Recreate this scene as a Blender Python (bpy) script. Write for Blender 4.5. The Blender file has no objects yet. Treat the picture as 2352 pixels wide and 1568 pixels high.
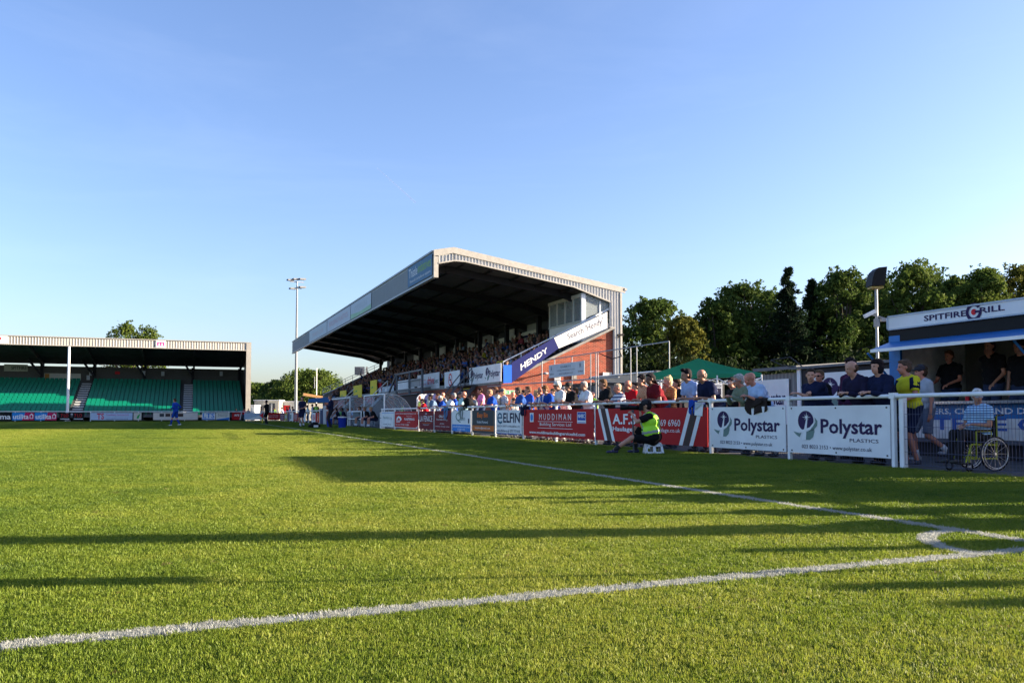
import bpy, bmesh, math, random
import numpy as np
from mathutils import Vector, Matrix, Quaternion
random.seed(7)
R = math.radians
scene = bpy.context.scene
COL = scene.collection

# ---------------------------------------------------------------- camera, sky, sun, exposure
CAM_H, YAW, PITCH, F, HOR = 0.82, R(21.2), R(2.5), 1898.0, 951.0
cam_d = bpy.data.cameras.new('camera')
cam = bpy.data.objects.new('camera', cam_d); COL.objects.link(cam)
cam.location = (0, 0, CAM_H)
cam.rotation_euler = (R(90) + PITCH, 0, -YAW)
cam_d.sensor_width = 36.0
cam_d.lens = 36.0 * F / 2352.0
SH = (HOR - 784.0) - F * math.tan(PITCH)
cam_d.shift_y = SH / 2352.0
cam_d.clip_start = 0.1; cam_d.clip_end = 30000
scene.camera = cam

SUN_EL, SUN_AZ = R(13.0), R(105.9)       # azimuth clockwise from +Y
world = bpy.data.worlds.new('World'); scene.world = world; world.use_nodes = True
wn = world.node_tree.nodes; wl = world.node_tree.links
bg = wn['Background']; bg.inputs['Strength'].default_value = 0.067
sky = wn.new('ShaderNodeTexSky'); sky.sky_type = 'NISHITA'; sky.sun_disc = False
sky.sun_elevation = SUN_EL; sky.sun_rotation = SUN_AZ
sky.air_density = 1.0; sky.dust_density = 1.5; sky.ozone_density = 2.0; sky.altitude = 50
# thin high cirrus
tc = wn.new('ShaderNodeTexCoord'); mp = wn.new('ShaderNodeMapping'); mp.inputs['Scale'].default_value = (1.2, 1.2, 6.0)
mp.inputs['Rotation'].default_value = (0.25, 0.1, 0.6)
nz = wn.new('ShaderNodeTexNoise'); nz.inputs['Scale'].default_value = 1.6; nz.inputs['Detail'].default_value = 7; nz.inputs['Roughness'].default_value = 0.62
nz.inputs['Distortion'].default_value = 0.6
rp = wn.new('ShaderNodeValToRGB'); rp.color_ramp.elements[0].position = 0.5; rp.color_ramp.elements[1].position = 0.85
rp.color_ramp.elements[1].color = (0.03, 0.03, 0.03, 1)
mx = wn.new('ShaderNodeMixRGB'); mx.inputs['Color2'].default_value = (9.0, 9.2, 9.6, 1)
wl.new(tc.outputs['Generated'], mp.inputs[0]); wl.new(mp.outputs[0], nz.inputs['Vector'])
wl.new(nz.outputs['Fac'], rp.inputs[0]); wl.new(rp.outputs[0], mx.inputs['Fac'])
tint = wn.new('ShaderNodeMixRGB'); tint.blend_type = 'MULTIPLY'; tint.inputs['Fac'].default_value = 1.0; tint.inputs['Color2'].default_value = (0.99, 1.01, 1.25, 1)
wl.new(sky.outputs[0], tint.inputs['Color1']); wl.new(tint.outputs[0], mx.inputs['Color1']); wl.new(mx.outputs[0], bg.inputs['Color'])

sd = bpy.data.lights.new('sun', 'SUN'); sun = bpy.data.objects.new('sun', sd); COL.objects.link(sun)
sd.energy = 5.0; sd.angle = R(0.5); sd.color = (1.0, 0.84, 0.63)
S_DIR = Vector((math.sin(SUN_AZ) * math.cos(SUN_EL), math.cos(SUN_AZ) * math.cos(SUN_EL), math.sin(SUN_EL)))
sun.rotation_euler = S_DIR.to_track_quat('Z', 'Y').to_euler(); sun.location = (40, -10, 30)
scene.view_settings.view_transform = 'Standard'; scene.view_settings.look = 'None'
scene.view_settings.exposure = 2.1; scene.view_settings.gamma = 1.0
scene.cycles.max_bounces = 6; scene.cycles.diffuse_bounces = 2; scene.cycles.glossy_bounces = 3
scene.cycles.transmission_bounces = 4; scene.cycles.transparent_max_bounces = 8

# ---------------------------------------------------------------- picture point -> place
SY, CY = math.sin(YAW), math.cos(YAW)
def ray(u, v):
    xc = (u - 1176) / F; yc = (784 + SH - v) / F
    fw = math.cos(PITCH) - yc * math.sin(PITCH); up = math.sin(PITCH) + yc * math.cos(PITCH)
    return Vector((fw * SY + xc * CY, fw * CY - xc * SY, up))
ORG = Vector((0, 0, CAM_H))
def at_x(u, v, X):
    d = ray(u, v); return ORG + d * (X / d.x)
def at_y(u, v, Y):
    d = ray(u, v); return ORG + d * (Y / d.y)
def at_z(u, v, Z=0.0):
    d = ray(u, v); return ORG + d * ((Z - CAM_H) / d.z)
def at_d(u, v, D):
    d = ray(u, v); return ORG + d * (D / (d.x * SY + d.y * CY))

# ---------------------------------------------------------------- materials
MATS = {}
def mat(name, col=(0.5, 0.5, 0.5), rough=0.6, metal=0.0, var=0.12, scale=6.0, bump=0.0, spec=0.4, trans=0.0):
    if name in MATS: return MATS[name]
    m = bpy.data.materials.new(name); m.use_nodes = True; MATS[name] = m
    n = m.node_tree.nodes; l = m.node_tree.links; b = n['Principled BSDF']
    b.inputs['Roughness'].default_value = rough; b.inputs['Metallic'].default_value = metal
    b.inputs['Specular IOR Level'].default_value = spec
    t = n.new('ShaderNodeTexCoord'); nz = n.new('ShaderNodeTexNoise'); nz.inputs['Scale'].default_value = scale
    nz.inputs['Detail'].default_value = 5; l.new(t.outputs['Object'], nz.inputs['Vector'])
    r = n.new('ShaderNodeValToRGB'); r.color_ramp.elements[0].position = 0.3; r.color_ramp.elements[1].position = 0.7
    r.color_ramp.elements[0].color = tuple(c * (1 - var) for c in col) + (1,)
    r.color_ramp.elements[1].color = tuple(min(1, c * (1 + var)) for c in col) + (1,)
    l.new(nz.outputs['Fac'], r.inputs[0]); l.new(r.outputs[0], b.inputs['Base Color'])
    if bump:
        bp = n.new('ShaderNodeBump'); bp.inputs['Strength'].default_value = bump; bp.inputs['Distance'].default_value = 0.02
        l.new(nz.outputs['Fac'], bp.inputs['Height']); l.new(bp.outputs[0], b.inputs['Normal'])
    return m

def stripes(name, c1, c2, freq=60, axis='Z', thr=0.5, rough=0.85):
    if name in MATS: return MATS[name]
    m = bpy.data.materials.new(name); m.use_nodes = True; MATS[name] = m
    n = m.node_tree.nodes; l = m.node_tree.links; b = n['Principled BSDF']; b.inputs['Roughness'].default_value = rough
    t = n.new('ShaderNodeTexCoord'); s = n.new('ShaderNodeSeparateXYZ'); l.new(t.outputs['Object'], s.inputs[0])
    a = n.new('ShaderNodeMath'); a.operation = 'MULTIPLY'; a.inputs[1].default_value = freq; l.new(s.outputs[axis], a.inputs[0])
    f = n.new('ShaderNodeMath'); f.operation = 'FRACT'; l.new(a.outputs[0], f.inputs[0])
    g = n.new('ShaderNodeMath'); g.operation = 'GREATER_THAN'; g.inputs[1].default_value = thr; l.new(f.outputs[0], g.inputs[0])
    mxx = n.new('ShaderNodeMixRGB'); mxx.inputs[1].default_value = c1 + (1,); mxx.inputs[2].default_value = c2 + (1,)
    l.new(g.outputs[0], mxx.inputs[0]); l.new(mxx.outputs[0], b.inputs['Base Color'])
    return m

def check(name, c1, c2, scale=22):
    if name in MATS: return MATS[name]
    m = bpy.data.materials.new(name); m.use_nodes = True; MATS[name] = m
    n = m.node_tree.nodes; l = m.node_tree.links; b = n['Principled BSDF']; b.inputs['Roughness'].default_value = 0.85
    t = n.new('ShaderNodeTexCoord'); c = n.new('ShaderNodeTexChecker'); c.inputs['Scale'].default_value = scale
    c.inputs[1].default_value = c1 + (1,); c.inputs[2].default_value = c2 + (1,)
    l.new(t.outputs['Object'], c.inputs[0]); l.new(c.outputs[0], b.inputs['Base Color'])
    return m

def brick_mat():
    m = bpy.data.materials.new('red_brickwork'); m.use_nodes = True
    n = m.node_tree.nodes; l = m.node_tree.links; b = n['Principled BSDF']; b.inputs['Roughness'].default_value = 0.9
    t = n.new('ShaderNodeTexCoord'); s = n.new('ShaderNodeSeparateXYZ'); l.new(t.outputs['Object'], s.inputs[0])
    a = n.new('ShaderNodeMath'); a.operation = 'ADD'; l.new(s.outputs['X'], a.inputs[0]); l.new(s.outputs['Y'], a.inputs[1])
    c = n.new('ShaderNodeCombineXYZ'); l.new(a.outputs[0], c.inputs['X']); l.new(s.outputs['Z'], c.inputs['Y'])
    br = n.new('ShaderNodeTexBrick'); l.new(c.outputs[0], br.inputs['Vector'])
    br.inputs['Scale'].default_value = 1.0; br.inputs['Brick Width'].default_value = 0.225; br.inputs['Row Height'].default_value = 0.075
    br.inputs['Mortar Size'].default_value = 0.009; br.inputs['Color1'].default_value = (0.33, 0.045, 0.016, 1)
    br.inputs['Color2'].default_value = (0.15, 0.022, 0.010, 1); br.inputs['Mortar'].default_value = (0.34, 0.20, 0.13, 1)
    br.inputs['Bias'].default_value = -0.1
    nz = n.new('ShaderNodeTexNoise'); nz.inputs['Scale'].default_value = .8; nz.inputs['Detail'].default_value = 8
    l.new(t.outputs['Object'], nz.inputs['Vector'])
    mm = n.new('ShaderNodeMixRGB'); mm.blend_type = 'MULTIPLY'; mm.inputs[0].default_value = 0.5
    rr = n.new('ShaderNodeValToRGB'); rr.color_ramp.elements[0].color = (0.6, 0.6, 0.6, 1); rr.color_ramp.elements[1].color = (1.2, 1.2, 1.2, 1)
    l.new(nz.outputs['Fac'], rr.inputs[0]); l.new(br.outputs['Color'], mm.inputs[1]); l.new(rr.outputs[0], mm.inputs[2])
    l.new(mm.outputs[0], b.inputs['Base Color'])
    bp = n.new('ShaderNodeBump'); bp.inputs['Strength'].default_value = 0.5; bp.inputs['Distance'].default_value = 0.008; bp.invert = True
    l.new(br.outputs['Fac'], bp.inputs['Height']); l.new(bp.outputs[0], b.inputs['Normal'])
    return m
BRICK = brick_mat()
WHITE = mat('white_paint', (0.78, 0.79, 0.80), 0.35, var=0.05)
BOARDW = mat('white_board', (0.73, 0.74, 0.75), 0.55, var=0.09, scale=1.6, bump=.06, spec=.2)
GALV = mat('galvanised_steel', (0.26, 0.27, 0.29), 0.5, 0.3)
CLAD = mat('pale_grey_cladding', (0.50, 0.50, 0.49), 0.45, var=0.06, scale=2)
CREAM = mat('cream_cladding', (0.38, 0.36, 0.325), 0.5, var=0.05, scale=2)
DARKST = mat('dark_steel', (0.018, 0.019, 0.024), 0.6, spec=0.2)
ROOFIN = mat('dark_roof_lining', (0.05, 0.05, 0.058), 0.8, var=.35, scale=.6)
DGREY = mat('dark_grey_metal', (0.08, 0.09, 0.11), 0.5)
CONC = mat('concrete', (0.24, 0.235, 0.22), 0.9, var=0.2, scale=3, bump=0.2)
TARM = mat('worn_tarmac', (0.07, 0.068, 0.07), 0.95, var=0.3, scale=2, bump=0.3)
BLACK = mat('black_plastic', (0.007, 0.007, 0.009), 0.5, spec=0.15)
BLUE = mat('blue_paint', (0.02, 0.17, 0.50), 0.4)
NAVY = mat('navy_paint', (0.012, 0.018, 0.10), 0.4, var=0.05)
GREENC = mat('green_canvas', (0.008, 0.20, 0.095), 0.8, var=0.1, scale=2)
STEEL = mat('stainless_steel', (0.5, 0.5, 0.5), 0.3, 0.9)

def glass(name='clear_glass', tint=(0.8, 0.86, 0.9), a=0.22, rough=0.05):
    if name in MATS: return MATS[name]
    m = bpy.data.materials.new(name); m.use_nodes = True; MATS[name] = m
    n = m.node_tree.nodes; l = m.node_tree.links
    b = n['Principled BSDF']; b.inputs['Base Color'].default_value = tint + (1,); b.inputs['Roughness'].default_value = rough
    tr = n.new('ShaderNodeBsdfTransparent'); tr.inputs[0].default_value = tint + (1,)
    mxs = n.new('ShaderNodeMixShader'); mxs.inputs[0].default_value = a
    l.new(tr.outputs[0], mxs.inputs[1]); l.new(b.outputs[0], mxs.inputs[2]); l.new(mxs.outputs[0], n['Material Output'].inputs[0])
    return m

# ---------------------------------------------------------------- mesh helpers
def put(o, parent=None, loc=None, rz=None):
    COL.objects.link(o)
    if parent is not None: o.parent = parent
    if loc is not None: o.location = loc
    if rz is not None: o.rotation_euler = (0, 0, rz)
    return o
def tag(o, label=None, cat=None, group=None, kind=None):
    if label: o['label'] = label
    if cat: o['category'] = cat
    if group: o['group'] = group
    if kind: o['kind'] = kind
    return o
def empty(name, loc=(0, 0, 0), rz=0, label=None, cat=None, group=None):
    o = bpy.data.objects.new(name, None); o.empty_display_size = 0.2
    put(o, None, loc, rz); return tag(o, label, cat, group)

class MB:
    def __init__(s): s.v = []; s.f = []; s.mi = []
    def add(s, vs, fs, mi=0):
        o = len(s.v); s.v += [tuple(p) for p in vs]; s.f += [tuple(i + o for i in f) for f in fs]; s.mi += [mi] * len(fs)
        return s
    def box(s, x0, x1, y0, y1, z0, z1, mi=0):
        if x0 > x1: x0, x1 = x1, x0
        if y0 > y1: y0, y1 = y1, y0
        if z0 > z1: z0, z1 = z1, z0
        return s.add([(x0, y0, z0), (x1, y0, z0), (x1, y1, z0), (x0, y1, z0), (x0, y0, z1), (x1, y0, z1), (x1, y1, z1), (x0, y1, z1)],
                     [(0, 3, 2, 1), (4, 5, 6, 7), (0, 1, 5, 4), (1, 2, 6, 5), (2, 3, 7, 6), (3, 0, 4, 7)], mi)
    def tube(s, p, q, r, n=10, r2=None, mi=0, caps=True):
        p = Vector(p); q = Vector(q); r2 = r if r2 is None else r2
        d = (q - p); 
        if d.length < 1e-6: return s
        a = d.normalized().orthogonal().normalized(); b = d.normalized().cross(a)
        vs = []
        for c, rr in ((p, r), (q, r2)):
            for i in range(n):
                t = 2 * math.pi * i / n; vs.append(c + a * (math.cos(t) * rr) + b * (math.sin(t) * rr))
        fs = [(i, (i + 1) % n, n + (i + 1) % n, n + i) for i in range(n)]
        if caps: fs += [tuple(range(n - 1, -1, -1)), tuple(range(n, 2 * n))]
        return s.add(vs, fs, mi)
    def path(s, pts, r, n=8, mi=0):
        for a, b in zip(pts[:-1], pts[1:]): s.tube(a, b, r, n, mi=mi)
        return s
    def bar(s, p, q, w, h, up=(0, 0, 1), mi=0):
        p = Vector(p); q = Vector(q); d = (q - p).normalized(); up = Vector(up)
        a = d.cross(up)
        a = a.normalized() if a.length > 1e-5 else d.orthogonal().normalized()
        b = a.cross(d).normalized(); vs = []
        for c in (p, q):
            for sx, sy in ((-1, -1), (1, -1), (1, 1), (-1, 1)): vs.append(c + a * (sx * w / 2) + b * (sy * h / 2))
        return s.add(vs, [(3, 2, 1, 0), (4, 5, 6, 7), (0, 1, 5, 4), (1, 2, 6, 5), (2, 3, 7, 6), (3, 0, 4, 7)], mi)
    def prism(s, pts, ext, mi=0):
        """polygon pts (3D, planar) extruded by vector ext"""
        n = len(pts); e = Vector(ext); vs = [Vector(p) for p in pts] + [Vector(p) + e for p in pts]
        return s.add(vs, [tuple(range(n - 1, -1, -1)), tuple(range(n, 2 * n))] + [(i, (i + 1) % n, n + (i + 1) % n, n + i) for i in range(n)], mi)
    def ring(s, c, rad, r, axis='X', n=36, m=6, mi=0):
        vs = []; fs = []
        for i in range(n):
            t = 2 * math.pi * i / n
            for j in range(m):
                k = 2 * math.pi * j / m; rr = rad + r * math.cos(k); h = r * math.sin(k)
                p = {'X': (h, rr * math.cos(t), rr * math.sin(t)), 'Y': (rr * math.cos(t), h, rr * math.sin(t)), 'Z': (rr * math.cos(t), rr * math.sin(t), h)}[axis]
                vs.append((c[0] + p[0], c[1] + p[1], c[2] + p[2]))
        for i in range(n):
            for j in range(m):
                fs.append((i * m + j, ((i + 1) % n) * m + j, ((i + 1) % n) * m + (j + 1) % m, i * m + (j + 1) % m))
        return s.add(vs, fs, mi)
    def ball(s, c, rad, nu=12, nv=8, mi=0, rot=None):
        vs = []; c = Vector(c)
        rx, ry, rz = rad if hasattr(rad, '__len__') else (rad,) * 3
        for i in range(1, nv):
            a = math.pi * i / nv
            for j in range(nu):
                b = 2 * math.pi * j / nu
                p = Vector((rx * math.sin(a) * math.cos(b), ry * math.sin(a) * math.sin(b), rz * math.cos(a)))
                if rot is not None: p = rot @ p
                vs.append(c + p)
        top = Vector((0, 0, rz)); bot = Vector((0, 0, -rz))
        if rot is not None: top = rot @ top; bot = rot @ bot
        vs += [c + top, c + bot]; T = len(vs) - 2; B = T + 1; fs = []
        for j in range(nu):
            fs.append((T, j, (j + 1) % nu)); fs.append((B, (nv - 2) * nu + (j + 1) % nu, (nv - 2) * nu + j))
            for i in range(nv - 2):
                fs.append((i * nu + j, (i + 1) * nu + j, (i + 1) * nu + (j + 1) % nu, i * nu + (j + 1) % nu))
        return s.add(vs, fs, mi)
    def cap(s, p, q, r, r2, n=10):
        """tapered capsule"""
        s.tube(p, q, r, n, r2); s.ball(p, r, n, 6); s.ball(q, r2, n, 6); return s
    def mesh(s, name, mats, smooth=False):
        me = bpy.data.meshes.new(name); me.from_pydata(s.v, [], s.f)
        mats = mats if isinstance(mats, (list, tuple)) else [mats]
        for m in mats: me.materials.append(m)
        if len(mats) > 1: me.polygons.foreach_set('material_index', s.mi)
        if smooth: me.polygons.foreach_set('use_smooth', [True] * len(me.polygons))
        me.update(); return me
    def build(s, name, mats, parent=None, smooth=False, loc=None, rz=None):
        return put(bpy.data.objects.new(name, s.mesh(name, mats, smooth)), parent, loc, rz)

def copy_tree(o, parent=None):
    c = o.copy(); COL.objects.link(c); c.parent = parent
    for ch in o.children: copy_tree(ch, c)
    return c

TXT = {}
TSC = bpy.data.scenes.new('type_setting')
def text_geo(body, bold=False, res=2):
    k = (body, bold)
    if k in TXT: return TXT[k]
    cu = bpy.data.curves.new('t', 'FONT'); cu.body = body; cu.size = 1.0; cu.resolution_u = res
    if bold: cu.offset = 0.022
    ob = bpy.data.objects.new('t', cu); TSC.collection.objects.link(ob)
    TSC.view_layers[0].update(); dg = TSC.view_layers[0].depsgraph
    me = bpy.data.meshes.new_from_object(ob.evaluated_get(dg))
    vs = [(v.co.x, v.co.y) for v in me.vertices]; fs = [tuple(p.vertices) for p in me.polygons]
    bpy.data.objects.remove(ob); bpy.data.curves.remove(cu); bpy.data.meshes.remove(me)
    xs = [v[0] for v in vs]; ys = [v[1] for v in vs]
    TXT[k] = (vs, fs, min(xs), max(xs), min(ys), max(ys)); return TXT[k]

def panel_art(parent, items, off0=0.003):
    """flat printing on a board in the XZ plane facing -Y. items: (kind, colour material, ...)"""
    groups = {}
    for i, it in enumerate(items):
        kind, m = it[0], it[1]; off = -(off0 + 0.0012 * it[-1])
        nm = 'lettering' if kind in ('text', 'btext') else ('emblem' if kind == 'poly' else 'printed_panel')
        mb = groups.setdefault((nm, m.name, int(round((it[-1] % 1) * 10))), (MB(), m))[0]
        if kind in ('text', 'btext'):
            _, _, s, x0, z0, x1, z1, _ = it
            vs, fs, a, b, c, d = text_geo(s, kind == 'btext')
            sx = (x1 - x0) / (b - a); sz = (z1 - z0) / (d - c)
            mb.add([(x0 + (v[0] - a) * sx, off, z0 + (v[1] - c) * sz) for v in vs], fs)
        elif kind == 'rect':
            _, _, x0, z0, x1, z1, _ = it
            mb.add([(x0, off, z0), (x1, off, z0), (x1, off, z1), (x0, off, z1)], [(0, 1, 2, 3)])
        else:
            pts = it[2]; mb.add([(p[0], off, p[1]) for p in pts], [tuple(range(len(pts)))])
    for (nm, _, _k), (mb, m) in groups.items(): mb.build(nm, m, parent)

FACE_W, FACE_S = -math.pi / 2, 0.0      # facing -X (the pitch), facing -Y
def board(name, label, cat, loc, rz, w, h, bgm, items=(), group=None, t=0.02, lean=0.0, bolts=False):
    o = empty(name, loc, rz, label, cat, group)
    if lean: o.rotation_euler = (lean, 0, rz)
    MB().box(0, w, 0, t, 0, h).build('panel', bgm, o)
    if items: panel_art(o, items)
    if bolts:
        b = MB()
        for x in (0.06, w / 2, w - 0.06):
            for z in (0.04, h - 0.04): b.box(x - 0.012, x + 0.012, -0.008, 0, z - 0.012, z + 0.012)
        b.build('fixing_bolts', BLACK, o)
    return o
def M(name, r, g, b, rough=0.65): return mat(name, (r, g, b), rough, var=0.06, scale=3, spec=0.15)
RED = M('board_red', 0.42, 0.015, 0.018); MAROON = M('board_maroon', 0.16, 0.012, 0.02); INK = M('dark_ink', 0.02, 0.02, 0.06)
PURP = M('purple_ink', 0.035, 0.02, 0.075); GREYG = M('grey_green_print', 0.16, 0.24, 0.22); WPR = M('white_print', 0.78, 0.79, 0.8)
BRNP = M('brown_print', 0.07, 0.045, 0.04); ORG_ = M('orange_print', 0.75, 0.16, 0.02); SKYB = M('sky_blue_print', 0.05, 0.22, 0.6)
CHAR = M('charcoal_print', 0.05, 0.055, 0.06); YEL = M('yellow_print', 0.75, 0.6, 0.05); GRN = M('green_print', 0.03, 0.35, 0.1)
PALEG = M('pale_grey_print', 0.45, 0.5, 0.55); REDP = M('red_print', 0.6, 0.03, 0.04); MAG = M('magenta_print', 0.5, 0.02, 0.25)
# ---------------------------------------------------------------- ground, pitch, markings
def ground_mat():
    m = bpy.data.materials.new('turf'); m.use_nodes = True
    n = m.node_tree.nodes; l = m.node_tree.links; b = n['Principled BSDF']; b.inputs['Roughness'].default_value = 0.9
    b.inputs['Specular IOR Level'].default_value = 0.1
    g = n.new('ShaderNodeNewGeometry')
    n1 = n.new('ShaderNodeTexNoise'); n1.inputs['Scale'].default_value = 0.35; n1.inputs['Detail'].default_value = 6
    n2 = n.new('ShaderNodeTexNoise'); n2.inputs['Scale'].default_value = 9.0; n2.inputs['Detail'].default_value = 8
    l.new(g.outputs['Position'], n1.inputs['Vector']); l.new(g.outputs['Position'], n2.inputs['Vector'])
    r = n.new('ShaderNodeValToRGB'); r.color_ramp.elements[0].position = 0.3; r.color_ramp.elements[1].position = 0.72
    r.color_ramp.elements[0].color = (0.055, 0.095, 0.012, 1); r.color_ramp.elements[1].color = (0.14, 0.155, 0.020, 1)
    ad = n.new('ShaderNodeMath'); ad.operation = 'MULTIPLY_ADD'; ad.inputs[1].default_value = 0.5
    h = n.new('ShaderNodeMath'); h.operation = 'MULTIPLY'; h.inputs[1].default_value = 0.5
    l.new(n2.outputs['Fac'], h.inputs[0]); l.new(n1.outputs['Fac'], ad.inputs[0]); l.new(h.outputs[0], ad.inputs[2])
    l.new(ad.outputs[0], r.inputs[0]); l.new(r.outputs[0], b.inputs['Base Color'])
    bp = n.new('ShaderNodeBump'); bp.inputs['Strength'].default_value = 1.0; bp.inputs['Distance'].default_value = 0.03
    l.new(n2.outputs['Fac'], bp.inputs['Height']); l.new(bp.outputs[0], b.inputs['Normal'])
    return m
TURF = ground_mat()
tag(MB().add([(-900, -60, 0), (900, -60, 0), (900, 1500, 0), (-900, 1500, 0)], [(0, 1, 2, 3)]).build('ground', TARM), kind='structure').location.z = -0.008
tag(MB().add([(-120, -12, 0), (10.12, -12, 0), (10.12, 104.6, 0), (-120, 104.6, 0)], [(0, 1, 2, 3)]).build('pitch_turf', TURF), kind='structure')
tag(MB().add([(10.13, -12, 0), (60, -12, 0), (60, 130, 0), (10.13, 130, 0)], [(0, 1, 2, 3)]).build('path', TARM), kind='structure').location.z = 0.004

TL0, TL1 = at_z(2352, 1243), at_z(923, 1023)          # touchline
GL0, GL1 = at_z(0, 1487), at_z(2352, 1265)            # goal line
TL1 = TL0 + (TL1 - TL0).normalized() * 101
def meet(a, b, c, d):
    r = b - a; s = d - c; t = ((c - a).x * s.y - (c - a).y * s.x) / (r.x * s.y - r.y * s.x); return a + r * t
CORNER = meet(TL0, TL1, GL0, GL1)
def strip(a, b, w=0.075, z=0.003):
    d = (b - a).normalized(); p = Vector((-d.y, d.x, 0)) * (w / 2)
    return [(a + p)[:2] + (z,), (a - p)[:2] + (z,), (b - p)[:2] + (z,), (b + p)[:2] + (z,)]
LINE = mat('pitch_line_paint', (0.36, 0.38, 0.35), 0.9, var=0.25, scale=14)
GDIR = (GL0 - CORNER).normalized(); GFAR = CORNER + GDIR * 40
TDIR = (TL1 - CORNER).normalized()
tag(MB().add(strip(CORNER, CORNER + TDIR * 99), [(0, 1, 2, 3)]).build('touchline', LINE), kind='structure')
tag(MB().add(strip(CORNER, GFAR, 0.075, 0.006), [(0, 1, 2, 3)]).build('goal_line', LINE), kind='structure')
a0 = math.atan2(GDIR.y, GDIR.x); a1 = math.atan2(TDIR.y, TDIR.x)
if a0 < 0: a0 += 2 * math.pi
ARC_C = CORNER; ARC_R = 0.75
mb = MB(); N = 20
vs = []
for i in range(N + 1):
    a = a1 + (a0 - a1) * i / N
    for rr in (ARC_R - 0.035, ARC_R + 0.035): vs.append((ARC_C.x + rr * math.cos(a), ARC_C.y + rr * math.sin(a), 0.009))
mb.add(vs, [(2 * i, 2 * i + 1, 2 * i + 3, 2 * i + 2) for i in range(N)])
tag(mb.build('corner_arc', LINE), kind='structure')
far = CORNER + TDIR * 98
tag(MB().add(strip(far, far + GDIR * 60, 0.14, 0.0085), [(0, 1, 2, 3)]).build('goal_line', LINE), kind='structure')
mid = CORNER + TDIR * 49
tag(MB().add(strip(mid, mid + GDIR * 60, 0.12, 0.0085), [(0, 1, 2, 3)]).build('halfway_line', LINE), kind='structure')

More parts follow.
